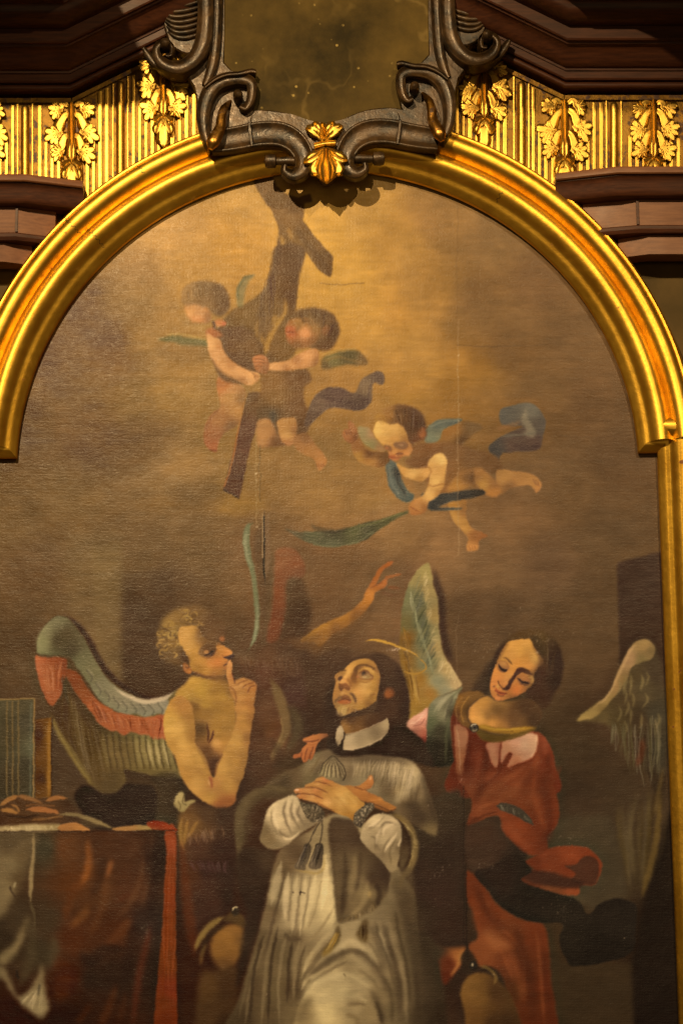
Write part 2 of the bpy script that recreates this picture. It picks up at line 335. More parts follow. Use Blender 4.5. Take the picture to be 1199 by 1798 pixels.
    # head
    P(vA, [(735, 330), (790, 302), (870, 302), (940, 330), (975, 400), (965, 470), (930, 520), (880, 525), (800, 500), (740, 420)],
      [(800, 330, (118, 84, 48)), (900, 350, (112, 78, 46)), (940, 420, (98, 68, 42)), (900, 490, (108, 74, 44)), (840, 400, (140, 98, 54))], 3.5, .95)
    P(vA, [(700, 385), (745, 355), (830, 362), (868, 420), (850, 480), (790, 515), (720, 500), (695, 440)], [(760, 380, (170, 118, 60)), (790, 430, (216, 138, 76)), (720, 430, (178, 98, 52)), (830, 470, (140, 92, 50)), (740, 490, (140, 92, 48)), (840, 400, (150, 104, 54))], 2.5)
    L(vA, [(770, 375), (800, 368), (840, 385)], 4, (110, 76, 44), 2.5, .6); L(vA, [(735, 425), (760, 410), (765, 390)], 4, (130, 84, 46), 2.5, .5)
    P(vA, [(698, 400), (735, 400), (745, 440), (715, 450), (698, 430)], (192, 96, 54), 2, .8); L(vA, [(700, 425), (740, 430)], 2, (130, 66, 38), 1.4, .6)
    E(vA, 790, 432, 26, 18, (222, 146, 84), 3, .7); E(vA, 905, 420, 20, 28, (150, 92, 52), 4, .6)
    tuft(vA, [(750, 320), (860, 300), (970, 400)], [(800, 400), (870, 400), (900, 500)], 34, (92, 64, 38), 3, .3, b=1.8); tuft(vA, [(790, 320), (860, 310)], [(820, 400), (880, 420)], 10, (150, 110, 60), 2.4, .3, b=1.6)
    # arm to the beam
    P(vA, [(588, 605), (610, 588), (700, 580), (770, 535), (850, 512), (868, 560), (845, 605), (760, 622), (680, 632), (600, 628)], [(640, 605, (214, 150, 86)), (720, 600, (210, 146, 82)), (740, 580, (176, 116, 64)), (810, 560, (216, 148, 84)), (850, 580, (150, 100, 54)), (700, 628, (164, 106, 58))], 2)
    P(vA, [(520, 565), (560, 548), (590, 560), (605, 600), (590, 645), (535, 630)], [(540, 580, (192, 120, 68)), (580, 620, (150, 98, 56)), (540, 620, (170, 108, 60))], 2)
    for y in (575, 592, 610): L(vA, [(528, y), (560, y - 4), (580, y + 4)], 1.6, (120, 76, 42), .8, .6)

def paint_putto_scarf():
    # slate drapery flying behind
    P(vB, [(890, 120), (950, 95), (1040, 82), (1092, 110), (1130, 180), (1112, 270), (1090, 325), (960, 340), (895, 352), (885, 435), (860, 372), (828, 322), (860, 280), (930, 240), (1010, 205), (900, 195)],
      [(930, 140, (92, 90, 76)), (1040, 120, (104, 100, 82)), (1100, 200, (88, 80, 66)), (1000, 250, (86, 68, 54)), (1060, 290, (88, 66, 52)), (870, 320, (76, 72, 62)), (880, 410, (72, 62, 52)), (950, 310, (92, 70, 54))], 2.2)
    L(vB, [(1030, 110), (1020, 170), (1060, 240), (1000, 230)], [4, 12, 14, 3], (132, 122, 94), 2.5, .7); L(vB, [(900, 255), (980, 250), (1080, 235)], 4, (110, 104, 84), 2, .6)
    L(vB, [(870, 215), (930, 205), (1000, 180)], 6, (150, 104, 62), 3, .6); L(vB, [(940, 300), (1040, 320), (1090, 300)], 8, (70, 52, 44), 4, .5)
    # wings
    P(vB, [(590, 235), (660, 188), (740, 178), (802, 207), (760, 240), (710, 280), (670, 330), (600, 300)], [(640, 230, (150, 102, 50)), (740, 200, (112, 82, 48)), (690, 280, (96, 66, 38))], 3, .9)
    P(vB, [(498, 288), (500, 225), (540, 185), (600, 164), (690, 168), (655, 192), (592, 222), (572, 268), (540, 290)], [(520, 260, (118, 122, 94)), (560, 200, (98, 106, 88)), (640, 175, (92, 98, 82)), (570, 250, (124, 120, 88))], 2)
    L(vB, [(520, 210), (590, 180), (670, 172)], 3, (130, 134, 108), 1.5, .6)
    P(vB, [(140, 212), (200, 213), (240, 275), (290, 332), (232, 328), (170, 285)], [(165, 230, (156, 130, 80)), (210, 235, (184, 136, 86)), (200, 295, (150, 128, 76)), (260, 320, (168, 120, 72))], 2.2)
    # trunk
    P(vB, [(420, 300), (560, 290), (660, 296), (760, 325), (870, 360), (905, 420), (880, 450), (780, 450), (720, 520), (620, 560), (540, 560), (500, 490), (440, 400)],
      [(500, 320, (128, 84, 46)), (620, 330, (126, 86, 48)), (740, 370, (118, 82, 48)), (850, 400, (114, 78, 44)), (640, 450, (134, 90, 48)), (560, 500, (140, 94, 50)), (690, 500, (172, 118, 58))], 3.5, .95)
    # legs
    P(vB, [(870, 440), (950, 438), (1040, 452), (1070, 465), (1105, 495), (1108, 525), (1082, 552), (1045, 515), (960, 525), (890, 560)], [(910, 465, (184, 128, 68)), (980, 480, (176, 120, 64)), (940, 515, (136, 92, 50)), (1060, 500, (184, 126, 68)), (1090, 535, (186, 122, 66))], 2.2, .97)
    for i in range(3): L(vB, [(1065 + i * 12, 480 + i * 6), (1080 + i * 9, 515 + i * 4)], 1.8, (116, 76, 44), .8, .7)
    P(vB, [(610, 540), (660, 470), (730, 430), (790, 425), (845, 470), (885, 512), (892, 555), (850, 577), (800, 552), (740, 512), (690, 530)],
      [(660, 510, (176, 120, 60)), (760, 450, (160, 108, 56)), (790, 510, (206, 144, 72)), (850, 550, (200, 130, 66)), (730, 470, (120, 82, 46)), (860, 500, (150, 100, 52))], 2.5)
    L(vB, [(745, 430), (745, 490), (790, 545)], 5, (96, 64, 38), 3, .6)
    P(vB, [(618, 612), (660, 590), (712, 598), (712, 680), (745, 740), (800, 762), (822, 784), (782, 806), (776, 850), (742, 862), (714, 852), (722, 790), (680, 742), (640, 694)],
      [(650, 620, (186, 128, 64)), (690, 640, (150, 102, 54)), (650, 680, (204, 144, 76)), (700, 730, (196, 136, 70)), (750, 770, (150, 96, 50)), (740, 840, (204, 134, 72)), (800, 780, (150, 92, 48))], 2.2)
    for i in range(3): L(vB, [(728 + i * 14, 830), (732 + i * 13, 855 - i * 2)], 1.6, (130, 80, 42), .7, .6)
    # blue sash
    P(vB, [(288, 352), (322, 378), (348, 405), (372, 480), (402, 540), (440, 565), (415, 602), (362, 588), (310, 525), (294, 460)], [(310, 400, (98, 104, 88)), (330, 480, (100, 112, 98)), (370, 560, (88, 98, 84)), (360, 450, (66, 64, 54))], 1.8)
    L(vB, [(305, 400), (320, 500), (370, 580)], 4, (128, 138, 118), 2, .5); L(vB, [(335, 410), (355, 500), (400, 575)], 4, (58, 56, 48), 1.6, .6)
    P(vB, [(480, 560), (580, 560), (700, 540), (790, 536), (812, 562), (720, 586), (640, 600), (570, 632), (692, 632), (640, 646), (515, 642)], [(560, 590, (68, 66, 56)), (700, 560, (70, 64, 52)), (640, 640, (82, 84, 72)), (780, 550, (64, 54, 42))], 2)
    # green scarf to the left
    P(vE, [(375, 104), (440, 122), (560, 122), (680, 118), (790, 98), (900, 62), (1040, 32), (1190, -20), (1180, 5), (1080, 55), (985, 120), (900, 182), (800, 207), (690, 224), (600, 215), (520, 190), (440, 150)],
      [(420, 125, (98, 84, 56)), (560, 150, (82, 80, 54)), (680, 180, (88, 88, 62)), (680, 130, (64, 58, 40)), (820, 120, (92, 88, 52)), (900, 140, (72, 70, 48)), (1050, 50, (84, 78, 46)), (1150, 0, (98, 88, 52))], 2.2, .88)
    P(vE, [(545, 78), (600, 96), (700, 112), (790, 100), (740, 128), (640, 128), (570, 112)], (72, 62, 42), 3, .6)
    for yy in (130, 150, 170, 188): L(vE, [(500, yy - 10), (620, yy + 12), (780, yy), (940, yy - 60)], 2, (112, 110, 76), 1.2, .5)
    L(vE, [(560, 205), (690, 218), (830, 196), (960, 125)], 3, (128, 124, 84), 1.2, .5); L(vE, [(860, 90), (980, 60), (1150, 0)], 3, (118, 108, 60), 1.4, .6)
    # raised arm
    P(vB, [(105, 292), (150, 268), (182, 318), (230, 338), (300, 342), (312, 385), (262, 422), (182, 404), (130, 372)], [(130, 300, (150, 98, 52)), (140, 355, (196, 138, 70)), (200, 380, (176, 120, 60)), (200, 345, (112, 74, 42)), (280, 380, (120, 80, 44))], 2.2)
    P(vB, [(60, 245), (72, 218), (92, 215), (94, 182), (108, 178), (128, 205), (146, 250), (132, 282), (100, 294), (72, 272)], [(80, 240, (180, 110, 60)), (110, 210, (170, 108, 60)), (130, 260, (124, 78, 44)), (90, 275, (150, 92, 50))], 1.8)
    for i in range(3): L(vB, [(75 + i * 12, 225 - i * 4), (88 + i * 10, 250)], 1.8, (110, 66, 38), .8, .7)
    # chest
    P(vB, [(345, 398), (420, 428), (500, 412), (525, 450), (485, 492), (425, 482), (378, 458)], [(370, 415, (214, 150, 78)), (430, 450, (236, 174, 98)), (490, 440, (226, 160, 88)), (450, 480, (190, 130, 66))], 2)
    P(vB, [(390, 380), (450, 370), (540, 360), (540, 400), (500, 420), (430, 420)], (122, 80, 44), 3.5, .9)
    # near arm
    P(vB, [(530, 365), (570, 346), (604, 360), (612, 410), (602, 460), (592, 520), (565, 570), (520, 600), (505, 645), (470, 668), (425, 670), (408, 640), (415, 612), (445, 588), (488, 562), (515, 512), (520, 455), (508, 405)],
      [(570, 380, (242, 184, 106)), (545, 420, (228, 162, 88)), (590, 430, (222, 158, 86)), (560, 490, (238, 178, 100)), (590, 500, (190, 130, 68)), (520, 560, (234, 172, 96)), (560, 560, (186, 126, 66)), (450, 630, (212, 142, 78)), (440, 655, (190, 118, 62)), (495, 640, (160, 104, 56))], 1.8)
    L(vB, [(515, 512), (550, 518), (590, 505)], 2.4, (168, 108, 56), 1.2, .7); L(vB, [(508, 410), (530, 440), (520, 460)], 3, (170, 112, 58), 1.6, .6)
    for i in range(3): L(vB, [(415 + i * 16, 625 + i * 8), (440 + i * 15, 640 + i * 7)], 1.8, (146, 86, 46), .8, .7)
    # head
    P(vd, [(140, 560), (170, 340), (280, 220), (420, 140), (600, 95), (780, 110), (940, 200), (1050, 350), (1080, 540), (1060, 700), (940, 740), (800, 800), (700, 600), (560, 480), (300, 480)],
      [(230, 330, (176, 124, 58)), (420, 230, (160, 110, 56)), (620, 160, (112, 76, 44)), (850, 250, (98, 68, 44)), (1000, 450, (88, 60, 40)), (800, 560, (104, 70, 42)), (560, 350, (120, 82, 46)), (930, 650, (112, 70, 42))], 3)
    P(vd, [(150, 560), (180, 440), (270, 380), (420, 440), (560, 430), (660, 480), (720, 600), (760, 720), (800, 800), (830, 900), (780, 990), (640, 1020), (560, 1080), (470, 1060), (420, 980), (390, 900), (320, 830), (220, 720)],
      [(210, 540, (250, 190, 104)), (350, 560, (244, 180, 98)), (520, 520, (240, 176, 98)), (300, 700, (236, 170, 90)), (500, 700, (230, 160, 84)), (640, 580, (200, 140, 72)), (680, 700, (160, 108, 58)), (520, 880, (228, 150, 82)), (690, 930, (226, 146, 78)), (620, 1010, (180, 110, 60)), (470, 1020, (206, 120, 70)), (800, 860, (190, 124, 68))], 1.6)
    P(vd, [(500, 800), (560, 755), (700, 750), (760, 800), (720, 870), (620, 890), (540, 860)], (126, 88, 58), 2.2, .7); E(vd, 630, 805, 45, 22, (186, 132, 84), 1.2, .8)
    P(vd, [(320, 820), (420, 810), (470, 860), (460, 910), (410, 920), (360, 880)], (126, 82, 50), 2, .7); E(vd, 380, 865, 30, 22, (196, 120, 70), 1, .8)
    E(vd, 600, 965, 70, 22, (128, 76, 46), 1.4, .8); E(vd, 520, 925, 42, 40, (234, 156, 86), 1.4, .7); E(vd, 480, 1015, 60, 26, (206, 104, 62), 1.4, .8); L(vd, [(430, 1010), (520, 1030), (620, 1030)], 1.6, (140, 74, 46), 1, .7)
    E(vd, 1000, 590, 60, 90, (168, 98, 54), 3, .8)
    tuft(vd, [(200, 330), (420, 200)], [(260, 470), (560, 440)], 14, (150, 102, 50), 2, .35, b=1.2); tuft(vd, [(480, 160), (760, 120), (1020, 350)], [(600, 460), (760, 620), (980, 700)], 36, (84, 58, 38), 2.4, .35, b=1.4)
    specks(vd, 880, 780, 40, 80, 5, (220, 186, 130), .5, .8); specks(vd, 620, 385, 6, 6, 1, (240, 210, 170), .7, .8)

def paint_left_wing():
    wing = [(235, 163), (310, 172), (370, 230), (430, 310), (490, 420), (550, 535), (640, 632), (760, 712), (880, 752), (1000, 742), (1080, 690), (1060, 900), (1060, 1150), (1130, 1290), (980, 1296), (820, 1264), (712, 1240), (724, 1320), (660, 1402), (560, 1412), (500, 1372), (420, 1292), (300, 1085), (222, 935), (180, 802), (130, 682), (97, 562), (90, 442), (110, 320), (160, 222)]
    L(vC, [(290, 150), (370, 215), (440, 310), (500, 420), (570, 540), (660, 630), (780, 710), (900, 745), (1020, 735)], [6, 10, 14, 14, 13, 12, 10, 7, 4], (64, 43, 32), 3, .9)
    m = P(vC, wing, [(200, 420, (86, 64, 38)), (400, 900, (82, 58, 33)), (300, 800, (78, 54, 32)), (600, 1150, (104, 80, 44)), (500, 1250, (88, 66, 36)), (900, 1150, (130, 108, 60)), (1000, 1050, (120, 98, 54)), (850, 1240, (112, 90, 48)), (600, 1350, (86, 66, 38)), (450, 1050, (80, 58, 32))], 2, mask=True)
    tuft(vC, [(300, 620), (420, 850), (540, 960)], [(380, 1250), (520, 1380), (660, 1380)], 60, (100, 76, 40), 3, .4, clip=m)
    P(vC, [(105, 420), (108, 320), (165, 222), (240, 163), (315, 178), (380, 255), (450, 355), (510, 470), (585, 595), (700, 690), (860, 752), (1010, 745), (1010, 845), (940, 850), (860, 875), (790, 850), (730, 860), (640, 822), (560, 775), (500, 700), (440, 605), (380, 525), (330, 452), (240, 440)],
      [(130, 330, (140, 132, 86)), (150, 260, (138, 128, 86)), (230, 195, (122, 112, 76)), (240, 330, (82, 68, 42)), (300, 280, (90, 74, 46)), (330, 400, (80, 66, 42)), (400, 460, (108, 100, 66)), (480, 520, (116, 106, 70)), (560, 690, (128, 120, 86)), (640, 700, (136, 126, 92)), (720, 760, (140, 130, 98)), (860, 800, (136, 128, 100)), (980, 800, (142, 132, 102))], 2, clip=m)
    L(vC, [(640, 670), (740, 730), (860, 765), (980, 745), (1060, 700)], [3, 6, 8, 8, 4], (206, 184, 142), 2.2, .8); L(vC, [(118, 400), (115, 320), (165, 232)], 7, (150, 140, 94), 3, .6)
    for i in range(9):
        x, y = 470 + i * 62, [600, 690, 745, 790, 815, 830, 838, 840, 835][i]
        L(vC, [(x - 25, y - 60), (x + 15, y - 10), (x + 5, y + 25)], 2.4, (88, 82, 62), 1.4, .6); L(vC, [(x - 10, y - 60), (x + 26, y - 15)], 2.4, (164, 152, 116), 1.6, .5)
    P(vC, [(88, 440), (130, 455), (290, 460), (312, 525), (282, 650), (264, 720), (210, 795), (160, 742), (120, 642), (95, 545)], [(105, 500, (206, 108, 68)), (140, 640, (190, 98, 58)), (200, 500, (160, 76, 42)), (240, 600, (158, 74, 42)), (200, 740, (164, 84, 48)), (280, 500, (136, 66, 38))], 2, clip=m)
    band = P(vC, [(296, 545), (380, 562), (470, 690), (540, 770), (640, 830), (700, 850), (760, 862), (860, 878), (1040, 862), (1040, 1030), (980, 1025), (930, 1030), (880, 1000), (830, 995), (760, 975), (705, 1000), (660, 970), (620, 972), (540, 922), (470, 822), (400, 742), (340, 652)],
      [(340, 600, (136, 66, 36)), (420, 680, (140, 72, 38)), (520, 820, (184, 92, 52)), (600, 900, (192, 98, 58)), (760, 920, (186, 92, 54)), (900, 940, (194, 96, 58)), (1000, 940, (188, 94, 58))], 2.2, clip=m, mask=True)
    tuft(vC, [(480, 740), (640, 850), (1000, 870)], [(560, 930), (700, 990), (1000, 1020)], 60, (206, 116, 72), 2, .5, clip=band); tuft(vC, [(480, 740), (640, 850), (1000, 870)], [(560, 930), (700, 990), (1000, 1020)], 50, (140, 66, 38), 2, .5, clip=band)
    tuft(vC, [(110, 470), (280, 480)], [(180, 760), (250, 700)], 30, (186, 104, 62), 2, .5)
    L(vC, [(280, 570), (290, 680), (330, 800)], 5, (74, 58, 36), 2, .7)
    for i in range(11):
        x = 560 + i * 46
        L(vC, [(x, 1000 - (10 - i) * 3), (x + 15, 1110), (x + 45, 1250)], [3, 8, 3], (150, 126, 72) if i > 4 else (122, 98, 54), 2.2, .6, m)
        L(vC, [(x + 24, 1020 - (10 - i) * 3), (x + 36, 1120), (x + 62, 1240)], 2, (72, 56, 32), 1.2, .6, m)
    for x in (880, 930, 985): L(vC, [(x, 1030), (x + 10, 1110), (x + 40, 1230)], [2, 5, 2], (186, 158, 98), 1.4, .7, m)
    L(vC, [(190, 840), (235, 950), (300, 1065), (400, 1220), (510, 1372)], [3, 7, 9, 9, 4], (140, 114, 58), 2.5, .8)
    L(vC, [(330, 1100), (430, 1250), (520, 1370)], 3, (92, 72, 40), 1.6, .6)
    # dark cushion below
    P(vC, [(358, 1430), (400, 1362), (470, 1358), (560, 1412), (655, 1402), (720, 1346), (800, 1345), (900, 1356), (952, 1430), (945, 1540), (900, 1640), (700, 1700), (480, 1640), (400, 1520)], (46, 33, 24), 2.5, .95)
    P(vC, [(900, 1290), (1110, 1290), (1130, 1599), (940, 1599), (950, 1400)], (62, 48, 31), 5, .8)

def paint_books():
    P(vC, [(-170, 748), (80, 745), (84, 1445), (-170, 1445)], [(-120, 1000, (76, 64, 40)), (-60, 800, (84, 72, 46)), (20, 900, (80, 72, 50)), (30, 1200, (70, 62, 42)), (65, 1100, (96, 92, 64)), (-100, 1300, (66, 54, 34))], 1.2, .95, sm=False)
    for x in (-110, -70, -30): L(vC, [(x, 760), (x, 1430)], 2.4, (128, 100, 56), 1, .7)
    L(vC, [(-170, 748), (80, 746)], 2.2, (150, 116, 62), .8, .8); L(vC, [(80, 746), (78, 1100), (76, 1440)], 2.6, (150, 112, 60), .8, .85); L(vC, [(60, 770), (52, 1440)], 3, (104, 104, 78), 1.5, .6)
    P(vC, [(90, 890), (205, 873), (205, 1440), (90, 1445)], [(110, 1000, (76, 46, 22)), (140, 1300, (70, 42, 20)), (180, 1000, (134, 88, 34)), (182, 1300, (140, 92, 36))], 1.2, .95, sm=False)
    L(vC, [(188, 885), (180, 1440)], 6, (156, 106, 42), 1.6, .7); L(vC, [(204, 875), (203, 1440)], 2.2, (48, 32, 20), .8, .8)

def paint_table():
    m = P(vJ, [(-260, 345), (1085, 345), (1090, 1900), (-260, 1900)], [(-100, 450, (84, 66, 42)), (100, 420, (92, 72, 45)), (270, 450, (66, 56, 36)), (270, 900, (62, 46, 28)), (400, 450, (92, 54, 28)), (450, 650, (90, 48, 23)), (620, 450, (72, 42, 24)), (600, 700, (80, 46, 24)), (800, 450, (74, 44, 26)), (800, 700, (76, 42, 24)), (700, 950, (76, 38, 20)), (450, 1000, (80, 38, 19)), (420, 1250, (72, 30, 15)), (560, 1250, (46, 31, 20)), (720, 1250, (46, 30, 19)), (900, 900, (52, 36, 26)), (960, 500, (50, 32, 22)), (950, 1200, (44, 28, 18)), (700, 1500, (52, 28, 16)), (450, 1500, (44, 26, 15)), (250, 1100, (66, 52, 32)), (100, 900, (66, 50, 31)), (0, 1000, (56, 42, 26)), (20, 1500, (50, 26, 15))], 1.2, 1, sm=False, mask=True)
    # folds of the red cloth
    for p, w, c, a in [([(545, 380), (548, 520), (540, 600), (490, 690)], [4, 9, 14, 4], (160, 84, 34), .75), ([(555, 420), (556, 600)], 5, (112, 60, 28), .6), ([(692, 520), (676, 580), (658, 640)], [3, 8, 4], (172, 96, 48), .8), ([(540, 800), (520, 860), (430, 950)], [4, 16, 6], (120, 70, 32), .6), ([(500, 640), (440, 760), (400, 900)], 14, (106, 52, 24), .5),
                      ([(660, 640), (640, 800), (560, 1000)], 12, (100, 56, 28), .5), ([(890, 480), (870, 640), (800, 800), (700, 900)], [4, 8, 9, 4], (104, 64, 36), .6), ([(800, 880), (760, 960), (650, 1060)], [6, 18, 8], (104, 54, 27), .6), ([(720, 780), (820, 730)], 6, (110, 46, 26), .4), ([(940, 360), (930, 600), (880, 800)], 3, (120, 84, 50), .5),
                      ([(930, 930), (900, 1080), (860, 1250), (820, 1545)], [5, 10, 10, 12], (112, 44, 26), .6), ([(720, 1300), (680, 1420), (620, 1560)], [6, 12, 14], (88, 42, 20), .6), ([(560, 1420), (480, 1540)], 10, (84, 38, 18), .5), ([(780, 1350), (740, 1540)], 8, (76, 38, 20), .5), ([(340, 1100), (400, 1250), (360, 1400)], 24, (92, 40, 18), .4), ([(500, 1100), (560, 1150), (640, 1090), (780, 1080)], 20, (38, 25, 17), .6), ([(640, 500), (620, 640), (560, 760)], 14, (52, 30, 19), .5), ([(850, 900), (800, 1100), (780, 1300)], 20, (40, 26, 18), .5), ([(960, 420), (950, 700), (930, 900)], 18, (40, 27, 20), .6)]:
        L(vJ, p, w, c, 5.5, a * .85, m)
    specks(vJ, 900, 960, 40, 60, 40, (112, 96, 70), .35)
    stripe = P(vJ, [(1022, 352), (1086, 345), (1086, 900), (1088, 1900), (930, 1900), (960, 1450), (1005, 950), (1018, 700), (1030, 500)], [(1060, 400, (168, 66, 36)), (1060, 600, (142, 56, 26)), (1040, 760, (150, 52, 24)), (1050, 900, (128, 50, 20)), (1040, 1150, (120, 48, 18)), (1000, 1400, (128, 50, 22)), (1060, 1330, (150, 48, 26)), (1060, 1500, (126, 44, 20))], 2, mask=True)
    tuft(vJ, [(1030, 400), (1075, 400)], [(990, 1500), (1070, 1500)], 14, (170, 72, 36), 3, .35, clip=stripe)
    # white cloth hanging on the left
    P(vJ, [(-260, 350), (200, 350), (195, 480), (150, 640), (60, 800), (0, 880), (-260, 900)], [(50, 420, (96, 76, 48)), (60, 550, (126, 104, 66)), (30, 700, (138, 114, 72)), (140, 500, (104, 82, 50)), (120, 640, (96, 74, 44)), (-80, 560, (132, 108, 68))], 9, .85)
    L(vJ, [(205, 355), (210, 480), (195, 620), (188, 790)], [6, 5, 8, 7], (150, 122, 76), 1.8, .85); L(vJ, [(190, 790), (210, 860), (215, 960)], [6, 3, 2], (100, 82, 50), 2, .6)
    L(vJ, [(60, 690), (72, 720), (100, 760)], 3, (70, 52, 34), 1.4, .9); L(vJ, [(95, 665), (85, 700)], 4, (170, 146, 98), 1.2, .7)
    P(vJ, [(-20, 1140), (40, 1080), (90, 1040), (130, 960), (165, 880), (185, 900), (150, 1000), (110, 1090), (60, 1150), (20, 1180)], [(20, 1130, (140, 116, 72)), (110, 1030, (148, 122, 76)), (160, 920, (112, 90, 54))], 6, .85)
    P(vJ, [(-260, 1150), (0, 1180), (60, 1260), (110, 1370), (180, 1330), (240, 1230), (262, 1170), (275, 1260), (285, 1360), (302, 1440), (272, 1502), (222, 1492), (140, 1425), (60, 1330), (0, 1260), (-260, 1300)], [(-100, 1220, (110, 90, 56)), (30, 1250, (126, 104, 66)), (110, 1390, (138, 116, 76)), (200, 1390, (146, 124, 82)), (260, 1250, (132, 108, 68)), (250, 1450, (156, 132, 86)), (280, 1470, (140, 116, 74))], 5, .9)
    L(vJ, [(105, 1210), (115, 1260), (100, 1240)], 3, (44, 34, 24), 1.4, .8); L(vJ, [(245, 1290), (232, 1370)], 4, (70, 58, 40), 1.6, .7); L(vJ, [(170, 900), (200, 1000), (190, 1150), (120, 1310)], 16, (78, 62, 38), 5, .6)
    L(vJ, [(330, 1000), (340, 1100), (300, 1180)], 14, (84, 68, 42), 6, .6); tuft(vJ, [(120, 1420), (260, 1480)], [(200, 1340), (270, 1300)], 24, (190, 166, 116), 1.6, .4)
    # table edge and things on it
    P(vJ, [(-260, 315), (60, 305), (350, 295), (362, 340), (300, 356), (100, 352), (-260, 356)], [(50, 330, (172, 142, 90)), (200, 335, (184, 154, 100)), (330, 320, (150, 122, 74)), (-100, 330, (165, 136, 86))], 1.6, .95)
    tuft(vJ, [(0, 320), (350, 310)], [(30, 350), (360, 350)], 30, (206, 178, 124), 1.8, .5)
    P(vJ, [(-260, 200), (0, 190), (60, 150), (100, 125), (200, 150), (320, 140), (420, 160), (500, 240), (620, 290), (700, 335), (380, 300), (-260, 320)], [(100, 250, (82, 54, 30)), (300, 250, (86, 56, 31)), (450, 220, (72, 48, 29)), (0, 280, (74, 48, 28)), (560, 300, (80, 60, 36))], 3, .95)
    for p, w, c in [([(0, 190), (60, 150), (110, 128)], [5, 9, 5], (156, 104, 52)), ([(110, 130), (190, 148), (270, 178)], [6, 8, 3], (140, 92, 48)), ([(0, 215), (60, 222), (120, 238)], [4, 8, 3], (164, 110, 54)), ([(160, 215), (250, 215), (330, 225), (370, 245)], [6, 10, 7, 2], (172, 104, 54)), ([(285, 160), (350, 140), (420, 145)], [5, 8, 3], (160, 102, 52)), ([(160, 190), (230, 185), (340, 190)], 3, (122, 78, 42)), ([(70, 185), (110, 205), (120, 232)], 4, (150, 100, 50)), ([(200, 280), (300, 270), (390, 255)], 3, (130, 88, 46)), ([(30, 255), (150, 262), (250, 250)], 4, (60, 40, 24)), ([(350, 240), (480, 250), (600, 290), (700, 332)], [3, 6, 7, 3], (136, 110, 66))]:
        L(vJ, p, w, c, 1.3, .85)
    P(vJ, [(375, 345), (368, 312), (460, 293), (520, 318), (552, 345)], [(410, 330, (160, 104, 54)), (480, 320, (186, 120, 62)), (530, 340, (190, 124, 66))], 1.2, .95); P(vJ, [(700, 333), (760, 318), (900, 312), (940, 330), (900, 345), (720, 345)], [(780, 328, (170, 116, 62)), (900, 328, (160, 122, 66))], 1.4, .9)
    P(vJ, [(905, 297), (970, 283), (1030, 300), (1090, 332), (1078, 347), (950, 340)], [(960, 300, (150, 38, 24)), (1040, 325, (176, 56, 30)), (950, 330, (160, 70, 36))], 1.2)
    L(vJ, [(-200, 352), (550, 350), (1080, 346)], 2.5, (48, 30, 20), 1, .6)

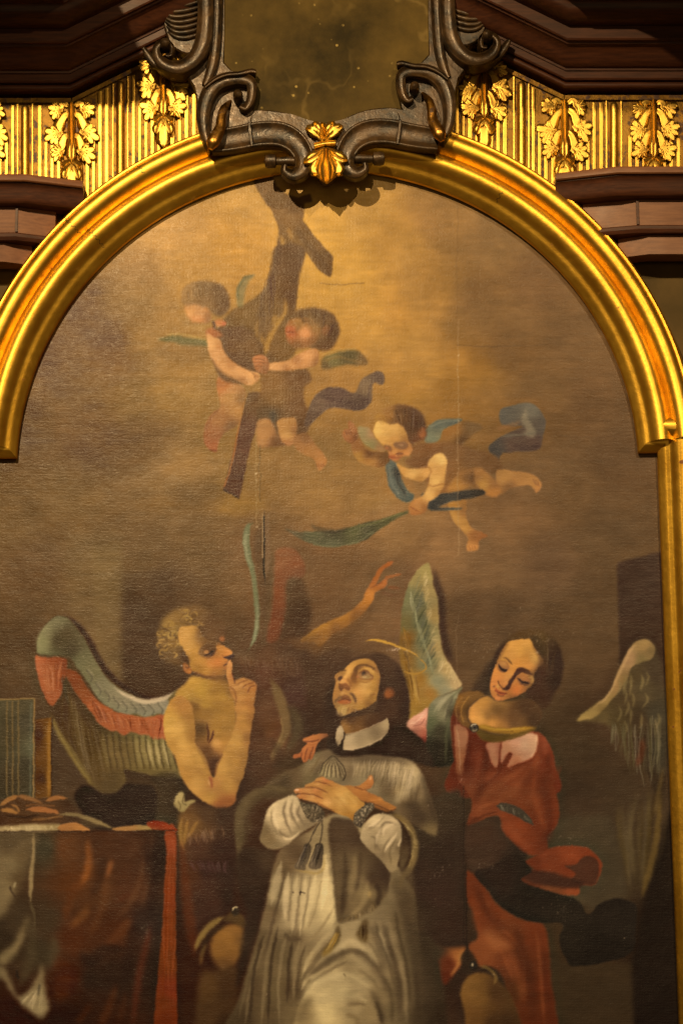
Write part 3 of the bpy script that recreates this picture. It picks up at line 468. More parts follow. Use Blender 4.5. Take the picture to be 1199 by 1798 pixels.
def paint_left_angel():
    # tall second wing
    L(vE, [(165, 68), (130, 90), (118, 180), (135, 290), (165, 400), (180, 520), (192, 650), (190, 760), (165, 850), (125, 915)], [5, 10, 12, 11, 9, 9, 9, 8, 6, 3], (116, 118, 80), 2.2, .9)
    L(vE, [(125, 100), (112, 180), (128, 290), (155, 360)], [4, 6, 5, 3], (152, 150, 110), 2, .7); L(vE, [(185, 560), (195, 680), (180, 800), (150, 880)], [2, 3, 4, 2], (150, 152, 116), 1.6, .6)
    P(vE, [(200, 100), (260, 90), (280, 250), (300, 420), (280, 640), (260, 830), (210, 870), (205, 650), (190, 420), (165, 250)], (96, 70, 44), 5, .7)
    P(vE, [(318, 240), (430, 235), (505, 350), (482, 432), (392, 450), (378, 640), (335, 832), (258, 842), (288, 650), (302, 480), (308, 330)], [(360, 290, (142, 88, 52)), (420, 330, (136, 78, 46)), (340, 500, (132, 72, 42)), (320, 700, (116, 60, 36)), (460, 410, (118, 72, 44))], 4, .9)
    P(vE, [(390, 455), (480, 435), (530, 560), (545, 700), (500, 810), (400, 850), (340, 840), (378, 640)], [(450, 520, (84, 60, 38)), (460, 700, (72, 50, 33)), (390, 800, (76, 52, 34))], 6, .85)
    # torn seam of the canvas
    L(vE, [(262, 0), (258, 140), (262, 300), (250, 420)], [8, 9, 9, 5], (134, 100, 66), 2, .6); L(vE, [(237, -20), (236, 120), (240, 240), (236, 350), (244, 480)], [2.5, 3.5, 3, 3.5, 2], (48, 34, 24), .7, .85)
    L(vE, [(228, 0), (227, 160), (231, 300)], 1.6, (196, 156, 104), .6, .7)
    # raised far arm
    P(vE, [(475, 845), (520, 800), (600, 745), (700, 700), (800, 650), (868, 592), (900, 535), (930, 470), (962, 418), (1000, 362), (1048, 326), (1084, 316), (1062, 346), (1022, 372), (992, 425), (970, 482), (1010, 452), (1042, 433), (1046, 456), (1022, 492), (965, 525), (952, 572), (922, 625), (860, 690), (780, 745), (690, 800), (610, 880), (560, 850)],
      [(520, 820, (176, 120, 46)), (620, 770, (188, 126, 50)), (760, 690, (184, 120, 50)), (700, 790, (122, 80, 42)), (840, 690, (130, 84, 42)), (900, 580, (198, 122, 52)), (940, 540, (206, 126, 58)), (960, 440, (176, 98, 48)), (1050, 335, (182, 98, 50)), (1030, 450, (176, 98, 50))], 2.2)
    P(vE, [(600, 880), (700, 800), (840, 720), (930, 620), (960, 640), (860, 760), (740, 860), (640, 920)], (104, 72, 42), 7, .7)
    P(vE, [(250, 880), (340, 830), (440, 830), (520, 800), (600, 780), (640, 830), (600, 930), (480, 980), (300, 980)], [(330, 880, (92, 62, 39)), (460, 860, (104, 70, 41)), (560, 850, (118, 79, 42)), (480, 940, (76, 52, 35))], 9, .8)
    P(vE, [(590, 770), (700, 735), (810, 680), (880, 620), (920, 620), (860, 700), (760, 770), (650, 830)], (128, 84, 42), 8, .6)
    L(vE, [(1030, 428), (1080, 415), (1140, 404)], [5, 5, 3], (150, 88, 46), 1.5, .9); L(vE, [(1045, 490), (1080, 492), (1135, 500)], [4, 5, 3], (130, 78, 44), 2, .8); L(vE, [(1000, 520), (1060, 540), (1120, 545)], [6, 6, 3], (112, 70, 42), 3, .6)
    L(vE, [(930, 500), (960, 480), (1010, 460)], 2, (120, 66, 36), 1, .6)
    # dark cloak between the angel and the saint
    P(vD, [(680, 430), (780, 410), (900, 380), (1030, 340), (1140, 420), (1180, 640), (1200, 900), (1180, 1180), (1080, 1330), (860, 1420), (720, 1560), (640, 1540), (700, 1300), (780, 1000), (820, 700), (740, 560)],
      [(760, 450, (98, 70, 44)), (900, 430, (96, 64, 40)), (1050, 420, (86, 60, 40)), (880, 560, (96, 60, 40)), (760, 530, (88, 58, 38)), (900, 800, (98, 64, 40)), (940, 950, (104, 66, 38)), (850, 1000, (84, 54, 34)), (1090, 700, (76, 50, 38)), (1120, 900, (62, 44, 31)), (860, 1200, (78, 52, 34)), (1050, 1230, (74, 54, 34)), (760, 1420, (66, 46, 31)), (980, 1000, (104, 66, 40))], 5, .92)
    L(vD, [(930, 600), (985, 700), (1030, 830), (1050, 950), (1010, 1050), (960, 1130), (945, 1190)], [10, 18, 18, 16, 12, 9, 5], (118, 90, 53), 4, .85); L(vD, [(1060, 780), (1125, 900), (1110, 1010), (1040, 1130)], [10, 18, 16, 8], (86, 68, 43), 5, .8); L(vD, [(1010, 880), (1020, 990), (970, 1100)], 3, (144, 112, 66), 1.5, .6)
    L(vD, [(940, 1020), (1000, 1150), (960, 1240)], 14, (66, 46, 30), 5, .5)
    tuft(vD, [(720, 440), (1120, 440)], [(760, 560), (1150, 620)], 50, (122, 86, 58), 2, .3, bend=.4)
    # hair
    P(vD, [(150, 320), (165, 240), (190, 180), (260, 125), (320, 100), (420, 90), (520, 130), (600, 210), (620, 300), (600, 360), (480, 320), (330, 270), (340, 420), (390, 530), (330, 530), (250, 500), (200, 480), (180, 420)],
      [(220, 250, (160, 120, 58)), (280, 160, (150, 110, 56)), (400, 150, (122, 88, 50)), (520, 220, (102, 72, 44)), (580, 320, (104, 70, 42)), (250, 360, (138, 100, 50)), (290, 470, (104, 74, 42)), (210, 460, (104, 76, 44)), (340, 450, (100, 66, 38))], 5, .9)
    for i in range(58):
        x, y = prng.choice([170, 200, 230, 260, 300, 340, 400]) + prng.normal() * 25, 0
        y = (130 if x > 320 else 220) + prng.random() * (90 if x > 320 else 230); r = 14 + prng.random() * 18; t0 = prng.random() * 6.3
        col = [(196, 150, 78), (96, 68, 38), (176, 132, 66), (120, 86, 46)][int(prng.random() * 4)]
        L(vD, [(x + r * math.cos(t0 + k * .9), y + r * .85 * math.sin(t0 + k * .9)) for k in range(5)], [1.2, 2.6, 3, 2.4, 1], col, .8, .65)
    # face
    fm = P(va, [(30, 260), (60, 120), (180, 95), (330, 90), (420, 160), (470, 280), (560, 330), (700, 360), (800, 420), (900, 480), (965, 535), (950, 585), (880, 630), (905, 690), (880, 740), (890, 800), (860, 860), (850, 950), (700, 1000), (500, 970), (340, 900), (270, 860), (230, 760), (190, 640), (120, 480), (60, 400)],
      [(160, 230, (236, 170, 90)), (260, 180, (222, 158, 80)), (380, 200, (150, 106, 56)), (420, 320, (140, 98, 52)), (520, 360, (118, 82, 46)), (640, 360, (108, 74, 42)), (200, 420, (224, 160, 82)), (320, 480, (214, 150, 74)), (250, 600, (204, 142, 66)), (400, 680, (214, 146, 70)), (560, 720, (216, 138, 70)), (700, 700, (212, 128, 66)), (760, 620, (204, 128, 64)), (720, 470, (186, 120, 60)), (860, 520, (216, 136, 68)), (930, 545, (224, 142, 76)), (500, 860, (204, 140, 66)), (700, 880, (182, 120, 58)), (820, 880, (164, 112, 60)), (350, 850, (180, 124, 58)), (640, 970, (140, 92, 50))], 1.4, mask=True)
    E(va, 560, 210, 190, 150, (112, 78, 46), 8, .8); E(va, 420, 290, 50, 70, (150, 108, 56), 5, .5, clip=fm)
    P(va, [(385, 570), (410, 480), (500, 405), (620, 385), (690, 430), (690, 520), (660, 600), (570, 650), (470, 630)], [(430, 560, (140, 98, 54)), (520, 440, (104, 70, 40)), (640, 440, (110, 74, 42)), (640, 560, (88, 58, 40)), (520, 620, (124, 82, 48))], 1.8, .9)
    E(va, 525, 540, 42, 34, (206, 138, 78), 1.4, .9); L(va, [(470, 600), (560, 580), (620, 540), (665, 520)], [1.5, 3, 3.5, 1.5], (66, 44, 34), .8, .9); E(va, 610, 590, 30, 20, (84, 58, 46), .9, .8); L(va, [(480, 500), (540, 490), (600, 510)], 1.6, (104, 66, 38), .8, .7); L(va, [(480, 650), (560, 665), (650, 630)], 2, (176, 112, 58), 1.2, .6)
    P(va, [(700, 440), (780, 430), (860, 470), (965, 540), (940, 585), (870, 615), (800, 610), (740, 560)], [(760, 480, (204, 132, 64)), (900, 540, (228, 146, 76)), (830, 580, (210, 128, 64)), (740, 520, (204, 130, 64))], 1.4, .9)
    L(va, [(800, 600), (830, 640), (880, 660)], 1.8, (140, 82, 46), .8, .8); P(va, [(825, 640), (900, 600), (985, 580), (1000, 640), (930, 672), (860, 665)], (76, 53, 44), 1.2, .92)
    L(va, [(810, 790), (850, 760), (905, 745)], [2, 3.4, 2], (96, 62, 42), .9, .85); L(va, [(840, 730), (890, 710)], 3, (180, 108, 60), 1, .7); E(va, 860, 820, 36, 26, (182, 112, 64), 1.4, .7); L(va, [(815, 870), (850, 880)], 2.4, (128, 86, 48), 1.2, .6)
    E(va, 800, 310, 45, 45, (176, 104, 56), 1.8, .75); E(va, 690, 730, 110, 80, (218, 124, 64), 6, .4)
    P(va, [(110, 740), (160, 740), (230, 800), (268, 870), (240, 920), (170, 900), (110, 830)], [(150, 770, (170, 106, 56)), (220, 870, (206, 126, 62)), (130, 830, (150, 92, 50))], 1.4); L(va, [(150, 800), (190, 820), (230, 800)], 2, (92, 54, 34), .9, .8)
    P(va, [(100, 560), (180, 600), (240, 720), (160, 740), (80, 740), (60, 660)], (96, 66, 40), 3, .75); specks(va, 80, 798, 10, 10, 3, (255, 240, 215), 1)
    # torso
    P(vD, [(270, 720), (340, 640), (390, 585), (480, 600), (600, 610), (650, 650), (690, 760), (700, 900), (690, 1000), (640, 1080), (600, 1180), (560, 1260), (500, 1270), (420, 1150), (390, 1000), (330, 850)],
      [(380, 620, (212, 154, 70)), (340, 690, (214, 156, 74)), (440, 690, (204, 150, 66)), (560, 660, (170, 120, 54)), (600, 720, (196, 140, 62)), (640, 690, (150, 104, 52)), (480, 770, (206, 150, 68)), (640, 780, (186, 130, 60)), (400, 790, (130, 90, 44)), (480, 830, (150, 106, 50)), (560, 850, (166, 118, 54)), (640, 900, (172, 122, 58)), (440, 950, (96, 66, 36)), (560, 960, (176, 124, 58)), (600, 1040, (190, 132, 64)), (560, 1060, (208, 142, 74)), (500, 1100, (104, 68, 38)), (540, 1190, (84, 54, 34))], 2.5)
    L(va, [(270, 880), (380, 920), (520, 975), (680, 1000), (880, 965)], [3, 5, 6, 7, 4], (118, 78, 44), 2, .8); P(va, [(560, 990), (860, 960), (900, 1120), (700, 1080)], (134, 92, 48), 5, .7)
    L(vD, [(390, 760), (470, 775), (570, 775), (660, 800)], 3, (150, 106, 50), 2.5, .5); L(vD, [(340, 720), (430, 770), (520, 785)], [3, 5, 2], (220, 166, 82), 2.5, .5)
    L(vD, [(490, 910), (500, 980), (495, 1050)], [1.5, 4, 3], (84, 50, 32), 1.2, .85); L(vD, [(540, 960), (530, 1010), (500, 1060)], [2, 4, 3], (88, 50, 34), 1.2, .85); E(vD, 555, 1055, 30, 26, (222, 158, 88), 3, .6)
    # near arm folded up
    am = P(vD, [(212, 800), (250, 745), (310, 725), (370, 770), (400, 860), (408, 960), (410, 1060), (450, 1110), (490, 1180), (515, 1270), (540, 1300), (556, 1220), (600, 1130), (655, 1030), (690, 930), (700, 860), (690, 800), (820, 800), (812, 900), (795, 1020), (775, 1160), (745, 1290), (705, 1390), (690, 1460), (650, 1500), (580, 1515), (510, 1490), (425, 1432), (350, 1360), (295, 1250), (272, 1160), (222, 1080), (192, 1000), (188, 890)],
      [(230, 880, (222, 162, 78)), (270, 950, (234, 172, 88)), (320, 800, (204, 138, 70)), (370, 860, (176, 122, 60)), (390, 1000, (168, 116, 56)), (310, 1050, (228, 166, 84)), (240, 1060, (200, 142, 68)), (340, 1150, (220, 158, 80)), (440, 1150, (206, 148, 74)), (480, 1250, (176, 122, 60)), (330, 1280, (196, 136, 66)), (420, 1330, (226, 162, 84)), (520, 1340, (206, 140, 76)), (500, 1430, (206, 146, 72)), (580, 1490, (160, 92, 50)), (650, 1470, (150, 88, 46)), (640, 1340, (206, 146, 74)), (720, 1330, (150, 104, 52)), (600, 1220, (218, 156, 80)), (680, 1180, (202, 142, 70)), (750, 1180, (150, 104, 52)), (690, 1030, (212, 152, 78)), (780, 1020, (146, 98, 50)), (740, 900, (206, 142, 72)), (800, 880, (160, 106, 54))], 2, mask=True)
    L(vD, [(400, 1120), (460, 1220), (500, 1290)], 8, (226, 164, 86), 5, .5, am); L(vD, [(510, 1290), (525, 1330), (530, 1370)], 4, (150, 76, 48), 2, .7); L(vD, [(500, 1310), (512, 1350)], 3, (236, 176, 110), 1.5, .6); L(vD, [(545, 1290), (560, 1220), (600, 1130)], 3, (110, 70, 40), 1.6, .7)
    L(vD, [(415, 1080), (470, 1150), (500, 1230)], 6, (98, 66, 38), 4, .5)
    # hand and raised finger
    hm = P(vD, [(648, 650), (690, 620), (740, 600), (785, 608), (835, 635), (832, 700), (822, 770), (812, 840), (700, 840), (692, 770), (665, 720)],
      [(680, 660, (206, 138, 74)), (740, 630, (204, 136, 74)), (800, 650, (186, 118, 62)), (720, 720, (214, 146, 78)), (770, 760, (190, 124, 64)), (810, 780, (160, 104, 54)), (740, 820, (208, 142, 74))], 1.6, mask=True)
    P(vD, [(632, 520), (640, 488), (656, 474), (667, 495), (668, 550), (682, 610), (690, 660), (655, 665), (640, 620), (628, 570)], [(655, 490, (224, 150, 88)), (640, 560, (220, 150, 84)), (665, 570, (176, 108, 60)), (660, 640, (208, 140, 76))], 1.2)
    L(vD, [(670, 560), (685, 615), (690, 640)], 2.4, (96, 58, 38), 1, .8); L(vD, [(700, 650), (740, 625), (775, 612)], 2, (130, 78, 42), .9, .8); L(vD, [(740, 670), (780, 640), (820, 630)], 2.2, (124, 74, 40), .9, .8); L(vD, [(775, 700), (800, 660), (832, 650)], 2.2, (120, 72, 40), .9, .8); L(vD, [(655, 660), (690, 700), (700, 770)], 2.4, (140, 88, 46), 1.2, .7); E(vD, 730, 650, 18, 14, (230, 160, 92), 1.6, .7); E(vD, 700, 670, 16, 18, (226, 156, 88), 1.6, .6)
    # white knot and skirt below
    P(vK, [(150, 180), (260, 200), (400, 215), (480, 220), (520, 300), (520, 480), (500, 700), (470, 860), (400, 930), (300, 960), (230, 1000), (190, 820), (140, 640), (120, 400), (130, 260)],
      [(160, 350, (126, 86, 40)), (220, 320, (120, 82, 42)), (300, 260, (82, 56, 34)), (420, 280, (64, 44, 30)), (250, 450, (76, 48, 32)), (400, 480, (56, 36, 26)), (300, 620, (58, 36, 27)), (440, 640, (50, 33, 24)), (200, 640, (80, 44, 25)), (330, 820, (62, 38, 26)), (460, 800, (46, 31, 22))], 5, .9)
    P(vK, [(95, 190), (110, 140), (140, 112), (160, 130), (165, 175), (210, 165), (240, 175), (190, 205), (155, 245), (130, 240)], [(120, 150, (176, 148, 90)), (130, 210, (150, 124, 72)), (200, 180, (158, 132, 78))], 1.8); L(vK, [(118, 170), (135, 200), (130, 235)], 2, (96, 76, 42), 1, .7); L(vK, [(160, 130), (150, 180), (180, 200)], 2, (88, 68, 38), 1, .7)
    for p in ([(150, 280), (135, 380), (160, 500)], [(190, 290), (170, 380), (165, 460)], [(250, 300), (220, 360), (180, 420)]): L(vK, p, [3, 7, 3], (164, 116, 54), 2, .6)
    L(vK, [(140, 420), (160, 650), (190, 900), (230, 1200)], [8, 14, 18, 16], (104, 46, 24), 5, .6)
    tuft(vK, [(180, 380), (420, 320)], [(200, 480), (440, 440)], 40, (150, 110, 74), 1.6, .3, bend=.5); tuft(vK, [(170, 560), (460, 560)], [(230, 640), (460, 660)], 40, (96, 64, 56), 2.4, .3, bend=.5)
    # knee and boot below
    P(vK, [(350, 1060), (400, 1010), (500, 980), (560, 1020), (560, 1130), (500, 1240), (420, 1290), (360, 1230), (335, 1140)], [(440, 1080, (150, 100, 42)), (400, 1150, (136, 90, 38)), (520, 1080, (120, 80, 36)), (420, 1240, (104, 68, 32))], 5, .92)
    L(vK, [(230, 1160), (270, 1070), (340, 990), (430, 930)], [6, 11, 12, 7], (140, 108, 52), 2.5, .8); L(vK, [(280, 1200), (290, 1120), (350, 1040), (440, 985)], [5, 7, 7, 5], (60, 42, 24), 2.5, .8); L(vK, [(270, 1250), (280, 1180), (310, 1110)], 6, (112, 80, 38), 3, .6)
    P(vK, [(420, 960), (470, 900), (540, 920), (580, 980), (540, 1000), (470, 970)], (84, 60, 30), 4, .8); E(vK, 498, 895, 26, 30, (50, 38, 26), 1.6, .9); L(vK, [(480, 890), (492, 872), (515, 875)], 2.4, (206, 176, 122), .8, .9); specks(vK, 598, 735, 14, 8, 5, (230, 206, 170), .9)
    P(vK, [(260, 1350), (360, 1290), (500, 1260), (520, 1400), (460, 2000), (240, 2000)], [(320, 1400, (86, 58, 28)), (430, 1400, (64, 42, 22)), (300, 1600, (74, 50, 26)), (420, 1650, (52, 35, 19))], 7, .85)

def paint_right_angel():
    # far wing at the frame
    m = P(vI, [(300, 1305), (400, 1218), (520, 1128), (570, 1058), (620, 930), (680, 800), (740, 722), (812, 690), (875, 722), (925, 820), (965, 1000), (990, 1250), (985, 1500), (960, 1700), (800, 1640), (700, 1500), (600, 1400), (520, 1330), (400, 1310)],
      [(700, 980, (86, 68, 39)), (650, 1150, (80, 62, 36)), (800, 1050, (88, 72, 44)), (900, 950, (74, 58, 38)), (900, 1250, (66, 58, 40)), (760, 1300, (64, 48, 29)), (620, 1280, (78, 62, 34)), (780, 1500, (60, 40, 25)), (900, 1500, (60, 54, 38)), (480, 1270, (100, 80, 44))], 5, .9, mask=True)
    P(vI, [(305, 1302), (400, 1218), (520, 1128), (570, 1058), (620, 930), (680, 800), (740, 722), (812, 690), (872, 720), (895, 790), (850, 850), (780, 872), (720, 905), (690, 985), (640, 1065), (570, 1150), (510, 1220), (430, 1285)],
      [(400, 1250, (146, 116, 62)), (520, 1160, (146, 114, 62)), (600, 1020, (152, 114, 66)), (700, 830, (160, 120, 76)), (800, 740, (150, 116, 66)), (860, 770, (122, 96, 56)), (780, 840, (120, 98, 56)), (650, 1020, (116, 90, 50)), (540, 1190, (110, 86, 46))], 2.4)
    L(vI, [(420, 1215), (530, 1130), (580, 1050), (640, 920), (700, 790), (760, 730)], [2, 4, 4, 5, 6, 3], (188, 144, 92), 2, .6)
    for i in range(18):
        x, y = 560 + prng.random() * 380, 900 + prng.random() * 420
        L(vI, [(x, y), (x + 25 - prng.random() * 20, y + 60), (x - 20 + prng.random() * 30, y + 130)], [1.5, 4, 1.5], (128, 106, 62), 1.8, .6, m)
    tuft(vI, [(560, 1300), (760, 1300), (960, 1200)], [(560, 1500), (780, 1800), (950, 1800)], 46, (96, 84, 54), 3, .5); L(vI, [(800, 1440), (790, 1550), (760, 1650)], 10, (92, 46, 26), 4, .6)
    tuft(vM, [(860, 200), (1100, 40)], [(940, 640), (1010, 660)], 46, (84, 66, 33), 5, .28, b=2.5); L(vM, [(1090, 150), (1060, 400), (1000, 640)], [6, 12, 8], (106, 80, 34), 4, .6); L(vM, [(1100, 20), (1060, 250)], 6, (120, 92, 42), 3, .4)
    # near wing
    L(vG, [(300, 100), (325, 220), (355, 340), (360, 500), (390, 640), (440, 740)], [10, 14, 14, 14, 13, 8], (62, 44, 33), 5, .8)
    w = P(vG, [(262, 68), (287, 112), (302, 222), (332, 322), (337, 482), (362, 642), (422, 762), (472, 832), (486, 875), (400, 925), (330, 955), (290, 1000), (250, 1040), (200, 1075), (138, 1090), (140, 930), (100, 800), (74, 650), (84, 482), (98, 342), (140, 202), (198, 112)],
      [(240, 110, (164, 138, 78)), (180, 180, (150, 126, 72)), (130, 280, (118, 112, 72)), (190, 320, (108, 104, 70)), (270, 250, (158, 130, 76)), (300, 400, (162, 130, 74)), (210, 450, (104, 104, 70)), (110, 460, (108, 92, 52)), (120, 560, (128, 88, 38)), (110, 700, (132, 94, 40)), (230, 580, (112, 110, 74)), (300, 620, (164, 134, 80)), (260, 720, (124, 120, 82)), (380, 760, (184, 150, 92)), (440, 850, (186, 152, 98)), (320, 840, (140, 136, 98)), (370, 900, (150, 144, 106)), (200, 830, (156, 110, 44)), (180, 980, (150, 108, 44)), (270, 920, (168, 118, 52)), (250, 980, (150, 112, 50))], 2, mask=True)
    tuft(vG, [(220, 140), (270, 420), (350, 700)], [(150, 300), (190, 600), (250, 860)], 70, (84, 86, 62), 2, .4, clip=w); tuft(vG, [(260, 110), (300, 420), (400, 800)], [(230, 180), (260, 480), (340, 860)], 60, (196, 166, 106), 2, .4, clip=w)
    tuft(vG, [(100, 480), (110, 700), (200, 800)], [(150, 640), (160, 960), (230, 1020)], 50, (172, 124, 52), 2.4, .4, clip=w); tuft(vG, [(100, 480), (110, 700), (200, 800)], [(150, 640), (160, 960), (230, 1020)], 30, (104, 72, 34), 2, .4, clip=w); tuft(vG, [(150, 250), (220, 500), (300, 760)], [(170, 400), (250, 680), (340, 900)], 30, (158, 156, 112), 2, .4, clip=w)
    for k in range(3): L(vG, [(400 - k * 20, 830 - k * 40), (420 - k * 12, 770 - k * 24), (450 - k * 14, 810 - k * 20), (440 - k * 10, 860 - k * 20)], 1.8, (210, 176, 116), 1, .6)
    # hair
    P(vG, [(668, 800), (680, 740), (720, 640), (790, 560), (860, 515), (960, 500), (1060, 530), (1130, 620), (1155, 740), (1140, 850), (1090, 940), (1040, 1020), (960, 1040), (900, 980), (940, 800), (900, 640), (820, 600), (740, 680), (700, 860)],
      [(720, 660, (62, 43, 31)), (840, 550, (92, 64, 34)), (940, 530, (88, 62, 34)), (1020, 640, (68, 48, 32)), (1100, 700, (56, 39, 29)), (1110, 850, (52, 36, 26)), (1000, 900, (62, 40, 27)), (960, 1000, (66, 44, 28)), (980, 580, (86, 64, 34))], 4, .95)
    P(vG, [(620, 780), (690, 700), (720, 780), (680, 900), (600, 960), (540, 930)], (58, 42, 30), 5, .7)
    tuft(vG, [(800, 560), (960, 505), (1120, 640)], [(900, 620), (1000, 700), (1060, 860)], 40, (104, 76, 42), 1.8, .35)
    # face
    fm = P(vc, [(430, 55), (560, 25), (700, 15), (790, 5), (825, 55), (850, 130), (925, 250), (1000, 330), (1035, 430), (950, 520), (880, 620), (860, 760), (790, 860), (700, 940), (560, 1015), (400, 1065), (300, 1095), (220, 1102), (160, 1052), (110, 980), (88, 850), (110, 700), (165, 530), (225, 400), (285, 250), (350, 130)],
      [(600, 200, (236, 164, 78)), (470, 130, (230, 158, 76)), (760, 120, (226, 158, 78)), (860, 330, (224, 162, 86)), (980, 400, (166, 116, 62)), (700, 350, (226, 150, 70)), (420, 300, (226, 154, 76)), (560, 440, (222, 144, 66)), (760, 480, (214, 140, 70)), (270, 330, (206, 140, 68)), (180, 600, (222, 138, 68)), (130, 800, (222, 136, 72)), (200, 740, (232, 138, 72)), (380, 640, (228, 148, 74)), (300, 760, (230, 142, 72)), (120, 930, (206, 128, 66)), (230, 1060, (212, 120, 66)), (330, 1040, (176, 112, 56)), (540, 920, (222, 120, 62)), (600, 870, (220, 126, 64)), (680, 920, (150, 90, 48)), (560, 1000, (130, 78, 42)), (760, 840, (150, 104, 54)), (860, 640, (128, 88, 48)), (430, 1020, (140, 88, 44))], 1.4, mask=True)
    P(vc, [(880, 520), (1040, 420), (1080, 600), (1000, 800), (860, 960), (760, 1000), (720, 930), (860, 800), (870, 640)], (72, 47, 32), 6, .85)
    L(vc, [(830, 40), (900, 180), (990, 330), (1030, 460), (930, 560)], [5, 9, 10, 12, 8], (84, 56, 34), 4, .6)
    L(vc, [(430, 60), (330, 170), (250, 330), (190, 500)], [5, 7, 7, 5], (90, 60, 36), 3.5, .5)
    P(vc, [(630, 515), (720, 540), (850, 640), (780, 640), (680, 610), (590, 640), (530, 720), (480, 800), (450, 880), (390, 915), (310, 890), (360, 850), (420, 750), (480, 660), (550, 555)], [(640, 560, (84, 50, 35)), (500, 700, (80, 46, 34)), (400, 860, (78, 46, 34)), (780, 610, (96, 60, 38))], 1.5, .95, clip=fm)
    P(vc, [(380, 640), (450, 600), (500, 640), (420, 760), (360, 850), (300, 870), (270, 820), (320, 740)], [(430, 640, (230, 152, 78)), (340, 760, (236, 150, 80)), (300, 840, (206, 122, 64))], 1.6, .9)
    L(vc, [(240, 740), (255, 800), (285, 850)], 1.8, (96, 56, 36), .8, .9); L(vc, [(285, 855), (330, 880), (390, 900)], 2.4, (90, 52, 34), 1, .8)
    # eyes
    P(vc, [(225, 430), (290, 400), (380, 430), (430, 510), (400, 570), (320, 605), (250, 580), (220, 510)], [(320, 460, (224, 152, 82)), (390, 500, (176, 112, 60)), (300, 580, (84, 56, 40)), (240, 500, (150, 96, 52)), (390, 570, (120, 76, 46))], 1.4, .9)
    L(vc, [(240, 430), (250, 490), (290, 545), (350, 570), (410, 555)], [1.5, 3, 4.5, 4.5, 2], (60, 40, 32), .8, .95); L(vc, [(235, 410), (300, 395), (380, 425), (425, 490)], 1.6, (140, 86, 44), .9, .7); L(vc, [(320, 325), (390, 370), (440, 420), (490, 475)], [1.6, 3, 3.6, 2], (112, 72, 36), 1.1, .85)
    P(vc, [(570, 690), (620, 640), (700, 630), (760, 680), (800, 770), (760, 830), (680, 830), (610, 790)], [(660, 670, (196, 122, 66)), (700, 720, (206, 128, 70)), (740, 740, (140, 88, 50)), (660, 800, (84, 54, 38)), (760, 800, (100, 66, 42))], 1.4, .92)
    L(vc, [(560, 690), (610, 720), (650, 760), (720, 785), (810, 795)], [1.5, 3, 4.5, 4.5, 2], (56, 37, 30), .8, .95); L(vc, [(640, 530), (740, 565), (850, 640)], [2, 4, 2], (88, 56, 34), 1.2, .7); L(vc, [(800, 660), (850, 720), (840, 780)], 4, (206, 150, 80), 2, .6)
    # mouth
    P(vc, [(175, 880), (215, 880), (255, 915), (330, 945), (385, 970), (330, 1000), (260, 985), (195, 945)], [(210, 900, (204, 96, 56)), (300, 950, (214, 100, 62)), (240, 960, (170, 78, 46))], 1, .92); L(vc, [(185, 915), (250, 950), (330, 965), (400, 985)], [1.2, 1.8, 1.8, 1.5], (116, 50, 34), .6, .85); L(vc, [(210, 975), (270, 1010), (350, 1005)], 2.4, (104, 62, 38), 1, .8); E(vc, 160, 845, 22, 18, (110, 70, 46), 1, .8); E(vc, 230, 840, 26, 40, (226, 164, 86), 1.2, .6); E(vc, 230, 1050, 50, 26, (226, 138, 78), 1.6, .6); E(vc, 540, 900, 90, 50, (226, 116, 58), 5, .5)
    P(vc, [(800, -30), (870, 60), (940, 230), (1060, 330), (1100, 200), (1000, 20), (900, -40)], (76, 56, 33), 2.5, .85); specks(vc, 950, 250, 60, 40, 10, (196, 160, 112), .6); specks(vc, 1000, 60, 80, 50, 10, (190, 150, 100), .5)
    # neck, chest
    P(vH, [(245, 680), (290, 610), (370, 565), (440, 600), (520, 600), (680, 590), (760, 680), (720, 780), (600, 800), (480, 795), (380, 782), (300, 775), (255, 735)],
      [(270, 680, (226, 152, 76)), (330, 620, (200, 136, 66)), (330, 720, (234, 160, 80)), (400, 750, (226, 150, 74)), (370, 700, (150, 104, 52)), (430, 660, (140, 98, 48)), (470, 760, (176, 118, 56)), (560, 700, (98, 66, 38)), (640, 640, (80, 54, 33)), (600, 770, (110, 76, 40)), (700, 720, (72, 50, 31))], 2.4)
    P(vH, [(120, 600), (200, 548), (300, 530), (360, 560), (290, 600), (245, 660), (240, 730), (270, 780), (200, 790), (130, 720)], [(180, 600, (132, 90, 42)), (260, 560, (120, 82, 40)), (200, 700, (122, 82, 40)), (230, 650, (96, 66, 34)), (150, 700, (92, 54, 32))], 2.4, .95)
    L(vH, [(250, 570), (210, 620), (195, 690), (215, 750)], 2, (172, 120, 54), 1.2, .6); L(vH, [(200, 570), (160, 640), (165, 720)], 2, (160, 112, 52), 1.2, .5)
    L(vH, [(430, 610), (470, 680), (540, 740), (640, 770)], [10, 22, 24, 14], (112, 76, 42), 8, .6); L(vH, [(300, 620), (330, 680), (300, 740)], [6, 14, 8], (226, 156, 80), 6, .5); L(vH, [(250, 640), (235, 700), (260, 760)], [3, 6, 3], (84, 56, 32), 3, .5)
    # dress
    dr = P(vH, [(120, 700), (200, 770), (310, 830), (400, 880), (520, 870), (620, 830), (700, 815), (765, 840), (822, 925), (850, 1050), (845, 1260), (130, 1260), (140, 1000)],
      [(180, 760, (112, 48, 32)), (280, 900, (120, 44, 28)), (260, 1100, (112, 40, 25)), (400, 1100, (122, 46, 28)), (600, 1120, (136, 52, 30)), (780, 1000, (136, 50, 30)), (800, 1200, (120, 42, 25)), (740, 870, (150, 66, 42)), (500, 1180, (132, 50, 29))], 2, mask=True)
    P(vH, [(372, 905), (430, 885), (475, 890), (475, 980), (440, 1065), (412, 1035), (388, 965)], [(420, 930, (187, 123, 86)), (440, 1030, (169, 108, 73)), (460, 930, (138, 77, 51))], 2, .95)
